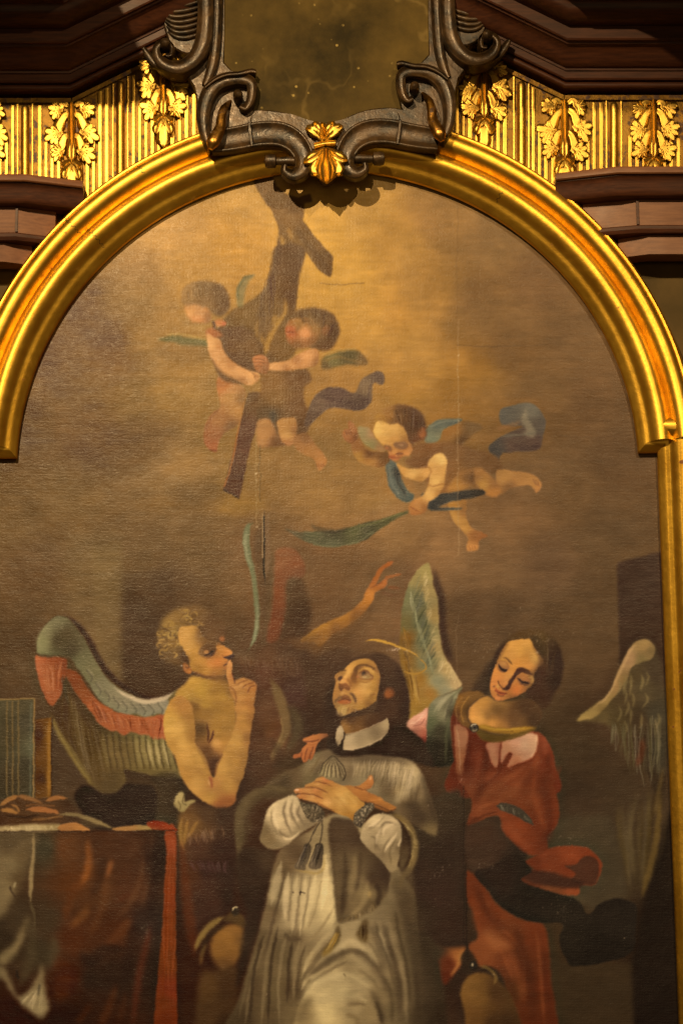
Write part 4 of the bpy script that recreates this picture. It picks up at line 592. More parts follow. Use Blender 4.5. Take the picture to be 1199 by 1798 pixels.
    P(vH, [(488, 885), (560, 842), (640, 826), (722, 838), (724, 920), (700, 990), (640, 1025), (580, 1045), (520, 1070), (540, 1010), (553, 975), (530, 960), (500, 1000), (478, 1035), (470, 960)], [(560, 890, (194, 136, 97)), (640, 900, (203, 153, 111)), (690, 890, (203, 147, 104)), (500, 920, (183, 122, 84)), (640, 990, (185, 127, 90)), (570, 1030, (171, 100, 66)), (500, 980, (176, 115, 81))], 1.8)
    L(vH, [(545, 970), (520, 1010), (490, 1060)], [4, 5, 3], (128, 48, 30), 1.2, .85); L(vH, [(475, 890), (468, 960), (462, 1060)], 4, (126, 50, 32), 1.8, .8); L(vH, [(722, 840), (722, 930), (690, 1000)], 3, (232, 180, 130), 1.8, .5); L(vH, [(690, 1010), (620, 1080), (500, 1160), (420, 1199)], [3, 6, 5, 3], (156, 78, 44), 5, .5); L(vH, [(640, 1060), (560, 1140)], 8, (160, 70, 40), 4, .5)
    P(vH, [(150, 775), (235, 805), (235, 920), (215, 1030), (205, 1110), (165, 1105), (155, 950)], [(190, 850, (160, 106, 70)), (190, 1000, (140, 86, 52)), (185, 1090, (124, 70, 42))], 2.4, .85); L(vH, [(165, 800), (185, 950), (185, 1090)], 2, (190, 140, 98), 1.4, .5)
    P(vH, [(300, 790), (380, 825), (480, 838), (600, 815), (720, 790), (660, 830), (560, 865), (460, 893), (360, 885), (310, 840)], [(380, 850, (92, 66, 28)), (480, 870, (98, 70, 30)), (600, 830, (112, 80, 34))], 1.8, .95)
    L(vH, [(300, 785), (350, 785), (420, 805), (520, 812), (620, 800), (720, 785)], [4, 9, 10, 10, 8, 4], (168, 118, 42), 1.8, .95); L(vH, [(330, 780), (420, 798), (520, 803), (640, 793)], 2.4, (206, 152, 62), 1.2, .7); L(vH, [(340, 805), (440, 822), (560, 815)], 2.4, (112, 76, 30), 1.2, .7)
    E(vH, 286, 790, 31, 30, (58, 46, 33), 1, .95); E(vH, 286, 788, 17, 16, (96, 82, 62), .8, .9); L(vH, [(266, 782), (278, 768), (300, 768)], 2, (206, 184, 140), .6, .9); L(vH, [(272, 806), (290, 812), (306, 800)], 1.8, (170, 144, 100), .6, .8); E(vH, 290, 790, 7, 7, (30, 26, 24), .6, .9)
    for p, w, c, a in [([(250, 880), (240, 1000), (225, 1150)], [3, 9, 5], (86, 32, 22), .6), ([(330, 900), (320, 1020), (290, 1180)], [4, 10, 6], (140, 58, 36), .5), ([(380, 920), (370, 1050), (330, 1200)], [4, 9, 6], (90, 34, 22), .6), ([(440, 1080), (420, 1140), (370, 1220)], [4, 10, 6], (146, 64, 38), .5), ([(730, 930), (720, 1040), (640, 1130), (520, 1210)], [5, 12, 12, 6], (160, 78, 44), .5), ([(800, 960), (810, 1080), (780, 1200)], [6, 12, 8], (98, 36, 22), .6), ([(700, 1060), (660, 1160), (600, 1230)], [5, 12, 8], (104, 40, 24), .5), ([(770, 880), (790, 980)], [5, 9], (160, 76, 48), .5), ([(560, 1080), (500, 1140), (450, 1210)], [4, 9, 6], (98, 38, 24), .5)]:
        L(vH, p, w, c, 4.5, a, dr)
    # teal mantle over the shoulder and pink sleeve
    P(vG, [(495, 885), (420, 918), (332, 950), (285, 985), (262, 1060), (248, 1145), (240, 1260), (250, 1390), (425, 1390), (412, 1200), (425, 1050), (460, 940)],
      [(440, 910, (122, 116, 80)), (340, 970, (150, 142, 104)), (380, 1000, (112, 106, 76)), (300, 1030, (118, 116, 82)), (360, 1060, (126, 120, 86)), (290, 1110, (94, 94, 64)), (410, 1050, (66, 56, 38)), (330, 1160, (58, 52, 36)), (300, 1280, (40, 34, 24)), (390, 1300, (44, 36, 24)), (280, 1380, (36, 30, 21))], 2)
    for p in ([(460, 905), (380, 960), (320, 1060)], [(420, 930), (350, 980), (300, 1060)], [(470, 920), (410, 990), (370, 1080)]): L(vG, p, [2, 5, 2], (176, 168, 126), 1.6, .55)
    L(vG, [(400, 1080), (385, 1200), (380, 1380)], 4, (84, 80, 52), 2, .6); L(vG, [(430, 950), (395, 1030), (380, 1110)], 4, (72, 66, 48), 1.8, .6)
    P(vG, [(118, 1122), (160, 1080), (215, 1050), (265, 1018), (256, 1110), (246, 1250), (190, 1205), (142, 1160)], [(150, 1110, (206, 146, 110)), (220, 1060, (222, 160, 122)), (210, 1120, (206, 136, 104)), (235, 1180, (176, 92, 70)), (240, 1230, (150, 50, 40)), (180, 1170, (150, 88, 66))], 1.6)
    L(vG, [(150, 1120), (190, 1110), (240, 1060)], 2, (236, 184, 146), 1, .6); L(vG, [(170, 1140), (215, 1130), (245, 1090)], 2, (160, 92, 72), 1, .6)
    # sleeve, scarf and skirt
    yy = np.arange(PH) / PS + PY0; fade = np.repeat(np.clip((yy - 1340) / 45, 0, 1)[:, None], PW, 1).astype(np.float32)
    P(vM, [(120, -20), (590, -20), (580, 100), (602, 205), (592, 295), (545, 350), (545, 425), (450, 438), (400, 400), (330, 325), (310, 255), (240, 268), (165, 300), (185, 190), (150, 120), (110, 60)],
      [(150, 40, (118, 56, 34)), (300, 60, (128, 54, 30)), (420, 60, (128, 52, 29)), (540, 100, (120, 48, 27)), (250, 150, (128, 56, 31)), (350, 160, (120, 54, 30)), (450, 170, (128, 54, 29)), (560, 230, (128, 48, 26)), (220, 230, (136, 62, 35)), (190, 280, (112, 48, 28)), (500, 280, (120, 46, 26)), (400, 300, (150, 58, 31)), (450, 380, (144, 54, 29)), (530, 380, (120, 46, 26))], 2.2, clip=fade)
    for p, w, c, a in [([(240, 60), (220, 140), (190, 210)], [8, 16, 8], (98, 40, 25), .6), ([(420, 60), (380, 130), (290, 170)], [8, 18, 10], (152, 76, 42), .5), ([(520, 60), (540, 160), (560, 260)], [10, 20, 12], (100, 38, 23), .6), ([(450, 110), (500, 200), (520, 300)], [8, 14, 8], (146, 62, 34), .5), ([(560, 220), (560, 300), (530, 390)], [6, 12, 8], (92, 34, 21), .6), ([(350, 280), (400, 350), (460, 400)], [6, 12, 8], (164, 72, 40), .5), ([(330, 330), (380, 400), (440, 436)], [4, 8, 5], (98, 38, 23), .6), ([(300, 20), (260, 90)], [5, 10], (150, 72, 42), .4)]:
        L(vM, p, w, c, 6, a, fade)
    L(vM, [(190, 200), (250, 160), (330, 90), (420, 30)], [4, 8, 8, 6], (146, 74, 40), 6, .5); L(vM, [(200, 230), (280, 190), (350, 190)], 5, (150, 74, 40), 2.5, .6); L(vM, [(170, 285), (240, 250), (310, 230)], 4, (84, 36, 22), 2, .6); L(vM, [(210, 130), (300, 60), (330, -10)], 5, (96, 38, 24), 3, .5); L(vM, [(490, 40), (480, 160), (540, 320)], 6, (146, 62, 33), 4, .5)
    L(vM, [(300, 205), (350, 212), (420, 242), (482, 298)], [10, 15, 15, 10], (64, 52, 38), 1.4, .95); tuft(vM, [(310, 195), (400, 220), (470, 270)], [(320, 225), (410, 255), (480, 300)], 24, (104, 90, 66), 1.5, .5)
    P(vM, [(440, 470), (520, 430), (560, 408), (640, 394), (725, 402), (772, 432), (806, 482), (795, 540), (770, 582), (700, 582), (690, 630), (560, 620), (420, 580), (395, 540), (480, 510)], [(540, 450, (140, 54, 30)), (640, 430, (156, 60, 32)), (730, 420, (150, 56, 30)), (640, 500, (136, 50, 28)), (480, 480, (120, 46, 26)), (440, 560, (90, 40, 24)), (680, 590, (150, 64, 34)), (560, 600, (104, 54, 30))], 2)
    P(vM, [(630, 492), (680, 485), (720, 448), (770, 450), (792, 490), (780, 575), (720, 580), (660, 560), (680, 525)], (68, 38, 25), 2.2, .92); P(vM, [(410, 500), (500, 515), (560, 520), (640, 545), (720, 570), (680, 600), (560, 590), (440, 560)], (58, 32, 22), 2.5, .9); L(vM, [(400, 540), (412, 530), (430, 528)], 5, (176, 84, 42), 1.4, .8)
    P(vM, [(150, 310), (240, 270), (312, 255), (335, 325), (400, 395), (450, 440), (400, 500), (300, 520), (200, 520), (150, 420)], [(220, 320, (66, 44, 29)), (300, 360, (60, 40, 27)), (200, 450, (58, 40, 27)), (380, 440, (44, 31, 22))], 3, .95)
    P(vM, [(158, 520), (225, 565), (310, 680), (420, 745), (525, 770), (552, 900), (562, 1050), (620, 1510), (420, 1510), (360, 1110), (300, 985), (200, 965), (168, 880), (212, 830), (192, 720), (160, 650)],
      [(200, 600, (120, 46, 24)), (230, 720, (128, 50, 25)), (280, 860, (136, 66, 33)), (380, 830, (112, 48, 24)), (480, 830, (122, 46, 23)), (340, 950, (120, 52, 27)), (460, 1000, (104, 42, 21)), (520, 1050, (118, 42, 21)), (440, 1150, (96, 38, 19)), (500, 1250, (104, 38, 19)), (220, 920, (130, 62, 31)), (380, 1100, (80, 42, 20))], 2.6)
    for p in ([(230, 600), (300, 760), (420, 900), (440, 1150)], [(490, 790), (510, 950), (530, 1250)], [(260, 800), (340, 930), (380, 1050)]): L(vM, p, [3, 6, 4, 3][:len(p)], (142, 66, 34), 3, .5)
    for p, w, c, a in [([(200, 560), (240, 680), (300, 760), (350, 800)], [6, 14, 14, 8], (88, 34, 19), .6), ([(240, 800), (300, 860), (380, 880)], [8, 20, 10], (150, 84, 44), .5), ([(400, 780), (420, 900), (470, 1060), (480, 1250)], [8, 18, 18, 14], (80, 32, 18), .6), ([(340, 880), (400, 1000), (430, 1150)], [6, 14, 10], (136, 62, 32), .5), ([(530, 880), (540, 1020), (570, 1250)], [6, 12, 12], (84, 32, 18), .6), ([(190, 640), (205, 740), (220, 820)], [6, 10, 6], (140, 60, 30), .5), ([(300, 960), (370, 1060), (400, 1180)], [6, 12, 8], (72, 34, 19), .5)]:
        L(vM, p, w, c, 6, a)
    P(vM, [(195, 525), (280, 492), (380, 430), (440, 470), (470, 520), (420, 560), (520, 600), (600, 625), (690, 655), (742, 722), (800, 670), (870, 648), (940, 660), (975, 700), (970, 800), (955, 900), (860, 945), (720, 970), (650, 962), (602, 850), (620, 772), (500, 762), (420, 742), (330, 692), (260, 605)], [(300, 540, (40, 28, 20)), (450, 650, (32, 25, 18)), (650, 700, (34, 27, 19)), (850, 720, (32, 25, 18)), (760, 880, (26, 20, 14)), (640, 850, (32, 25, 17))], 2.2)
    specks(vM, 630, 720, 50, 60, 60, (80, 70, 54), .3, .9)
    L(vM, [(155, 480), (158, 700), (160, 900)], 2.6, (30, 20, 14), 1, .8)
    P(vM, [(-30, 860), (70, 875), (150, 878), (140, 960), (100, 1010), (50, 1060), (20, 960)], [(110, 920, (158, 90, 42)), (70, 950, (120, 44, 24)), (60, 1030, (110, 36, 20)), (20, 900, (60, 44, 28))], 2.5, .9); L(vM, [(140, 890), (115, 970), (80, 1020)], 5, (160, 110, 52), 2.5, .6)
    P(vM, [(130, 1090), (170, 1020), (240, 1005), (330, 1060), (400, 1180), (460, 1510), (180, 1510), (150, 1210)], [(180, 1080, (116, 78, 34)), (220, 1120, (108, 72, 31)), (300, 1100, (72, 46, 23)), (200, 1220, (96, 62, 27)), (350, 1250, (58, 37, 19)), (280, 1250, (66, 42, 21))], 4, .95)
    L(vM, [(215, 965), (270, 990), (300, 1030), (290, 1060)], 5, (112, 80, 38), 2, .8); P(vM, [(130, 940), (150, 900), (180, 900), (215, 960), (205, 1000), (150, 1010)], (46, 32, 20), 2.5, .9); E(vM, 190, 968, 18, 22, (38, 30, 22), 1.2, .9); E(vM, 186, 964, 6, 8, (170, 146, 106), .8, .8)

def paint_saint():
    # dark hanging behind, cape
    P(vL, [(860, 100), (1000, 60), (1160, 40), (1180, 400), (1185, 700), (1190, 1000), (1170, 1060), (1000, 1050), (900, 960), (850, 700), (830, 400)], [(950, 250, (60, 46, 30)), (1050, 400, (46, 33, 23)), (1000, 700, (52, 35, 25)), (1100, 900, (48, 32, 22)), (900, 850, (50, 36, 24))], 5, .92)
    # hair
    P(vF, [(410, 420), (420, 320), (450, 240), (520, 170), (620, 120), (740, 100), (840, 150), (910, 240), (950, 380), (955, 520), (930, 620), (1010, 680), (1060, 760), (960, 860), (700, 830), (480, 830), (400, 760), (420, 690), (700, 520), (700, 300)],
      [(480, 200, (84, 60, 40)), (600, 130, (84, 59, 39)), (760, 160, (76, 53, 36)), (880, 300, (64, 44, 31)), (900, 480, (56, 38, 27)), (820, 480, (70, 46, 31)), (860, 700, (50, 35, 25)), (640, 800, (52, 37, 26)), (430, 760, (50, 36, 26)), (1000, 760, (50, 36, 26))], 4, .95)
    P(vF, [(360, 420), (420, 330), (430, 560), (500, 600), (470, 680), (380, 660), (340, 540)], (62, 45, 32), 6, .7)
    # face
    fm = P(vb, [(125, 390), (165, 315), (275, 250), (340, 180), (450, 110), (620, 65), (760, 85), (850, 160), (900, 300), (920, 430), (900, 560), (860, 700), (840, 800), (720, 890), (600, 945), (450, 975), (380, 1015), (280, 1055), (200, 1045), (150, 960), (100, 850), (88, 700), (108, 580), (135, 470)],
      [(600, 120, (196, 136, 68)), (720, 130, (170, 116, 60)), (400, 170, (214, 150, 76)), (330, 240, (222, 156, 80)), (380, 260, (228, 160, 82)), (280, 440, (238, 160, 88)), (240, 480, (240, 160, 92)), (450, 330, (150, 98, 50)), (430, 470, (170, 112, 56)), (600, 250, (214, 150, 76)), (720, 270, (222, 158, 80)), (820, 360, (206, 146, 74)), (620, 560, (240, 174, 96)), (700, 620, (230, 164, 86)), (500, 640, (234, 162, 86)), (540, 760, (224, 154, 80)), (780, 500, (212, 150, 74)), (860, 560, (156, 106, 52)), (880, 420, (150, 102, 52)), (780, 720, (172, 120, 58)), (700, 850, (130, 88, 44)), (580, 870, (180, 128, 62)), (260, 920, (226, 170, 98)), (340, 930, (190, 134, 74)), (130, 690, (206, 138, 74)), (160, 600, (190, 128, 68)), (170, 500, (186, 126, 66)), (230, 320, (150, 104, 56)), (240, 1010, (172, 134, 80)), (440, 920, (180, 126, 66)), (850, 250, (132, 88, 48)), (120, 850, (150, 106, 58))], 1.4, mask=True)
    P(vb, [(480, 215), (540, 200), (620, 210), (540, 260), (510, 340), (500, 420), (500, 490), (430, 480), (400, 400), (430, 300)], [(500, 240, (104, 68, 40)), (450, 380, (128, 82, 44)), (460, 460, (150, 98, 52))], 2, .85, clip=fm)
    L(vb, [(470, 230), (540, 190), (620, 175), (720, 185), (800, 230), (840, 280)], [2, 4, 4, 4, 4, 2], (100, 66, 38), 1.4, .85); L(vb, [(175, 320), (220, 275), (280, 262), (325, 285)], [2, 3.4, 3.4, 1.5], (98, 68, 40), 1.1, .85)
    # eye looking up
    P(vb, [(515, 370), (550, 310), (620, 275), (700, 290), (770, 350), (805, 395), (740, 440), (640, 440), (560, 420)], [(560, 380, (206, 138, 78)), (640, 380, (204, 160, 98)), (720, 390, (184, 138, 80)), (620, 300, (104, 68, 42)), (780, 400, (176, 110, 62)), (680, 430, (206, 152, 88))], 1.1, .95)
    E(vb, 622, 312, 36, 25, (76, 54, 40), 1.2, .85); E(vb, 610, 345, 26, 16, (110, 88, 64), .8, .6); E(vb, 640, 385, 50, 16, (220, 180, 118), 1, .5)
    L(vb, [(535, 320), (580, 282), (640, 268), (720, 305), (800, 390)], [1.2, 2, 2.2, 2.2, 1.2], (110, 66, 40), 1.0, .8); L(vb, [(520, 380), (570, 415), (660, 430), (740, 425), (800, 400)], 1.6, (150, 92, 50), .8, .8); L(vb, [(530, 440), (620, 480), (720, 470), (780, 420)], [1.5, 3, 3, 1.5], (176, 116, 60), 1.4, .7); L(vb, [(560, 500), (660, 515), (760, 480)], 3, (246, 186, 110), 1.8, .5); E(vb, 515, 375, 14, 22, (206, 116, 74), .9, .7)
    L(vb, [(640, 225), (740, 250), (820, 330)], 4, (232, 170, 92), 2, .6)
    P(vb, [(165, 420), (190, 380), (240, 370), (255, 400), (220, 440), (180, 450)], (82, 56, 40), 1.1, .9); L(vb, [(180, 370), (225, 345), (280, 345)], 2.4, (180, 124, 68), 1, .7); E(vb, 185, 470, 22, 16, (206, 160, 102), 1, .6); L(vb, [(145, 470), (150, 400), (175, 350)], 2, (128, 86, 48), 1, .6)
    # nose
    L(vb, [(380, 220), (350, 320), (280, 420)], [5, 6, 8], (240, 172, 94), 2.4, .7, fm); P(vb, [(200, 500), (250, 500), (310, 490), (370, 530), (400, 590), (350, 625), (290, 590), (245, 635), (205, 615)], [(230, 540, (128, 80, 46)), (300, 540, (160, 98, 54)), (360, 580, (120, 72, 40)), (230, 610, (92, 58, 38))], 1.4, .9); E(vb, 255, 465, 44, 34, (244, 168, 96), 1.6, .8); L(vb, [(330, 420), (390, 470), (410, 560)], 4, (140, 88, 46), 2, .6); L(vb, [(205, 480), (195, 560), (215, 620)], 2, (110, 70, 42), 1, .7)
    # mouth and beard
    E(vb, 280, 680, 50, 40, (234, 164, 92), 1.8, .7); P(vb, [(225, 745), (270, 710), (330, 700), (400, 745), (410, 790), (330, 775), (250, 775)], (136, 84, 48), 1.4, .85)
    L(vb, [(370, 670), (430, 690), (470, 750), (485, 850)], [2, 4.5, 5, 3.5], (84, 58, 40), 2.2, .75); L(vb, [(115, 830), (150, 790), (200, 745), (260, 740)], [3, 4.5, 3.6, 2], (100, 70, 45), 2.0, .7)
    P(vb, [(175, 805), (240, 775), (320, 765), (415, 800), (385, 842), (300, 852), (210, 842)], [(220, 805, (196, 104, 58)), (310, 800, (214, 118, 66)), (380, 820, (170, 96, 54)), (290, 845, (176, 104, 58))], 1.1, .92); L(vb, [(180, 800), (250, 772), (330, 768), (410, 795)], 1.8, (96, 52, 34), .7, .8); E(vb, 290, 870, 60, 14, (150, 98, 56), 1.4, .6)
    tuft(vb, [(170, 900), (280, 880), (380, 940)], [(150, 1030), (240, 1090), (330, 1040)], 40, (186, 144, 84), 1.6, .35, b=1.2); tuft(vb, [(360, 900), (520, 930)], [(330, 1030), (460, 1010)], 20, (140, 100, 56), 1.6, .5); tuft(vb, [(140, 960), (250, 1000)], [(160, 1090), (280, 1100)], 16, (96, 70, 44), 1.5, .5)
    L(vb, [(730, 720), (790, 680), (840, 690)], 4, (128, 84, 42), 2, .7); L(vb, [(720, 760), (800, 740)], 3, (140, 96, 48), 1.8, .5)
    P(vb, [(990, 620), (1060, 580), (1140, 600), (1160, 680), (1090, 750), (1010, 740), (980, 690)], [(1040, 680, (156, 84, 42)), (1110, 630, (120, 68, 40)), (1080, 730, (136, 74, 40))], 3, .9)
    P(vb, [(880, 200), (960, 260), (1000, 500), (960, 700), (900, 820), (850, 820), (900, 600), (920, 400)], (72, 48, 32), 4, .7)
    # neck and collar
    P(vF, [(470, 600), (500, 560), (600, 545), (720, 520), (800, 530), (800, 570), (700, 625), (560, 668), (495, 665)], [(500, 620, (156, 110, 58)), (560, 620, (120, 82, 45)), (680, 580, (88, 60, 38)), (770, 560, (76, 52, 35)), (530, 570, (92, 62, 38))], 2, .95)
    P(vF, [(490, 682), (560, 668), (640, 645), (720, 612), (800, 560), (808, 610), (804, 662), (740, 722), (640, 768), (560, 787), (484, 782)], [(520, 700, (181, 153, 109)), (510, 760, (172, 144, 102)), (600, 700, (154, 128, 89)), (640, 740, (167, 139, 96)), (720, 660, (132, 107, 73)), (780, 600, (167, 139, 96)), (780, 660, (140, 114, 79))], 1.2, sm=False)
    L(vF, [(492, 776), (560, 780), (640, 760), (740, 714), (800, 660)], 2, (204, 174, 126), .8, .6); L(vF, [(500, 672), (580, 660), (700, 615), (798, 562)], 2, (204, 174, 126), .8, .6)
    P(vF, [(468, 612), (488, 645), (492, 682), (476, 720), (455, 757), (434, 715), (440, 645)], [(470, 640, (188, 160, 116)), (450, 700, (172, 144, 102)), (475, 700, (149, 123, 86))], 1.2); L(vF, [(490, 660), (494, 690), (486, 740)], 2.4, (62, 46, 33), .8, .85)
    # black mozzetta edge
    P(vF, [(380, 700), (436, 716), (456, 760), (484, 786), (560, 790), (660, 768), (760, 716), (810, 650), (900, 620), (1010, 690), (1080, 780), (1120, 900), (960, 860), (800, 830), (640, 830), (450, 830), (380, 790)], [(420, 760, (58, 43, 31)), (560, 810, (56, 40, 28)), (800, 760, (50, 35, 25)), (960, 740, (48, 34, 24)), (1060, 850, (48, 35, 25))], 3, .95)
    # grey fur cape
    cp = P(vF, [(-40, 1010), (100, 930), (190, 890), (280, 810), (390, 780), (440, 828), (560, 835), (660, 825), (800, 835), (960, 860), (1045, 960), (1085, 1080), (1125, 1200), (1150, 1310), (1125, 1385), (1000, 1320), (900, 1260), (700, 1150), (500, 1100), (200, 1100), (60, 1130), (-60, 1120)],
      [(20, 1060, (90, 69, 44)), (150, 950, (102, 78, 49)), (280, 870, (132, 106, 69)), (380, 840, (115, 92, 62)), (250, 960, (120, 97, 60)), (560, 870, (146, 120, 81)), (700, 870, (157, 129, 88)), (620, 960, (143, 118, 78)), (850, 900, (185, 155, 106)), (960, 960, (190, 160, 109)), (760, 970, (146, 120, 81)), (880, 1060, (155, 127, 83)), (800, 1090, (111, 88, 56)), (1000, 1080, (139, 113, 74)), (1060, 1180, (109, 85, 53)), (930, 1180, (95, 73, 46)), (1090, 1320, (111, 88, 53)), (1000, 1260, (81, 61, 39))], 3, .97, mask=True)
    tuft(vF, [(560, 830), (800, 835), (1000, 900)], [(540, 980), (760, 1040), (960, 1120)], 90, (174, 148, 104), 2.2, .3, clip=cp); tuft(vF, [(600, 840), (860, 850), (1040, 1000)], [(560, 1000), (820, 1120), (1000, 1280)], 60, (92, 72, 46), 2.4, .35, clip=cp); tuft(vF, [(300, 820), (420, 840)], [(200, 960), (360, 1000)], 40, (140, 114, 74), 2, .35, clip=cp)
    L(vF, [(960, 960), (900, 1080), (850, 1160)], [6, 12, 6], (176, 150, 104), 5, .5, cp); L(vF, [(800, 920), (760, 1010), (720, 1050)], [5, 10, 5], (88, 70, 45), 5, .5, cp)
    for p, w, c, bl, a in [([(1050, 900), (1100, 1050), (1140, 1200), (1165, 1330)], [16, 26, 30, 24], (52, 38, 26), 11, .8), ([(430, 842), (640, 842), (820, 846), (980, 880)], [8, 12, 14, 10], (66, 50, 34), 6, .7), ([(900, 890), (870, 960), (820, 1040)], [8, 16, 8], (186, 160, 114), 7, .55), ([(990, 940), (960, 1030), (910, 1130)], [8, 16, 8], (182, 156, 110), 7, .55), ([(860, 960), (800, 1050), (760, 1090)], [6, 14, 8], (90, 70, 46), 6, .65), ([(1010, 1060), (970, 1160), (930, 1230)], [8, 16, 10], (84, 65, 42), 7, .65), ([(700, 880), (660, 960), (600, 1000)], [8, 16, 8], (150, 126, 86), 7, .5), ([(740, 900), (700, 980), (660, 1030)], [5, 11, 6], (92, 73, 48), 6, .55), ([(560, 860), (530, 940), (510, 1000)], [6, 14, 8], (86, 67, 44), 6, .55), ([(950, 1150), (1020, 1230), (1080, 1300)], [10, 26, 16], (60, 45, 30), 9, .7), ([(300, 830), (240, 920), (170, 980)], [6, 14, 8], (132, 108, 70), 6, .5), ([(360, 860), (310, 930), (280, 980)], [6, 14, 8], (80, 62, 40), 6, .6), ([(120, 950), (60, 1030), (20, 1100)], [10, 22, 14], (66, 51, 33), 8, .7)]:
        L(vF, p, w, c, bl, a, cp)
    tuft(vF, [(600, 850), (820, 850), (1000, 920)], [(560, 960), (780, 1020), (940, 1100)], 60, (190, 164, 118), 1.6, .35, clip=cp)
    L(vK, [(520, 620), (525, 420), (530, 280), (580, 180), (680, 110), (800, 95), (880, 110)], [10, 16, 20, 22, 18, 12, 6], (96, 76, 47), 4, .9); L(vK, [(560, 340), (590, 230), (660, 150), (780, 120)], 12, (74, 56, 35), 5, .7); L(vK, [(545, 470), (560, 380), (600, 300)], 16, (84, 66, 41), 5, .6)
    P(vK, [(500, 560), (560, 470), (640, 480), (760, 500), (740, 620), (700, 800), (640, 1050), (560, 1300), (500, 1400), (540, 1100), (570, 900), (520, 760)], [(600, 600, (50, 35, 24)), (700, 560, (66, 48, 31)), (600, 850, (46, 32, 22)), (600, 1100, (52, 38, 25)), (540, 1300, (44, 30, 19))], 5, .9)
    # rochet
    rb = P(vK, [(860, 440), (1000, 360), (1060, 300), (1140, 260), (1300, 280), (1500, 500), (1640, 760), (1690, 1000), (1730, 1250), (1770, 1500), (1790, 2000), (420, 2000), (540, 1420), (600, 1200), (660, 1000), (710, 790), (750, 600), (790, 500)],
      [(900, 520, (88, 66, 42)), (820, 600, (104, 80, 50)), (1020, 560, (170, 142, 94)), (1080, 400, (146, 120, 78)), (760, 760, (150, 126, 84)), (860, 760, (182, 156, 106)), (960, 780, (196, 168, 114)), (1060, 780, (214, 184, 124)), (1100, 900, (210, 180, 120)), (980, 960, (190, 160, 106)), (860, 930, (176, 148, 100)), (730, 900, (104, 82, 52)), (680, 1100, (88, 68, 42)), (880, 1080, (96, 76, 48)), (800, 1180, (98, 78, 48)), (960, 1140, (130, 106, 68)), (1060, 1120, (146, 120, 78)), (600, 1400, (84, 64, 39)), (760, 1400, (98, 78, 47)), (860, 1400, (84, 64, 39)), (980, 1320, (120, 98, 61)), (1080, 1280, (146, 120, 77)), (1150, 1180, (158, 132, 87)), (1100, 1420, (184, 154, 99)), (1050, 1560, (192, 160, 102)), (900, 1600, (108, 86, 52)), (700, 1600, (88, 68, 41)), (540, 1620, (66, 50, 30))], 2.5, mask=True)
    # right half of it, seen in its own study
    P(vL, [(330, 880), (500, 860), (600, 800), (700, 620), (800, 620), (860, 760), (880, 1000), (940, 1250), (960, 1920), (60, 1920), (90, 1450), (180, 1300), (120, 1200), (240, 1120), (320, 1020)],
      [(400, 950, (156, 130, 86)), (470, 1040, (172, 144, 96)), (360, 1060, (160, 134, 88)), (540, 980, (130, 106, 68)), (560, 1120, (160, 134, 89)), (620, 1200, (128, 104, 67)), (640, 900, (122, 100, 66)), (640, 1020, (146, 122, 82)), (720, 1060, (96, 76, 48)), (720, 900, (98, 78, 49)), (800, 900, (88, 69, 43)), (820, 1100, (106, 86, 54)), (780, 1300, (90, 71, 44)), (860, 1300, (76, 58, 36)), (900, 1500, (58, 44, 27)), (260, 1200, (150, 124, 80)), (400, 1170, (140, 115, 74)), (340, 1260, (176, 149, 98)), (250, 1360, (184, 156, 102)), (480, 1300, (160, 134, 88)), (360, 1340, (188, 160, 105)), (260, 1480, (196, 166, 106)), (440, 1440, (150, 124, 80)), (540, 1500, (128, 104, 65)), (620, 1380, (120, 97, 61)), (700, 1450, (102, 82, 51)), (120, 1500, (140, 114, 70)), (300, 1620, (192, 160, 100)), (560, 1640, (116, 92, 57))], 4, .95)
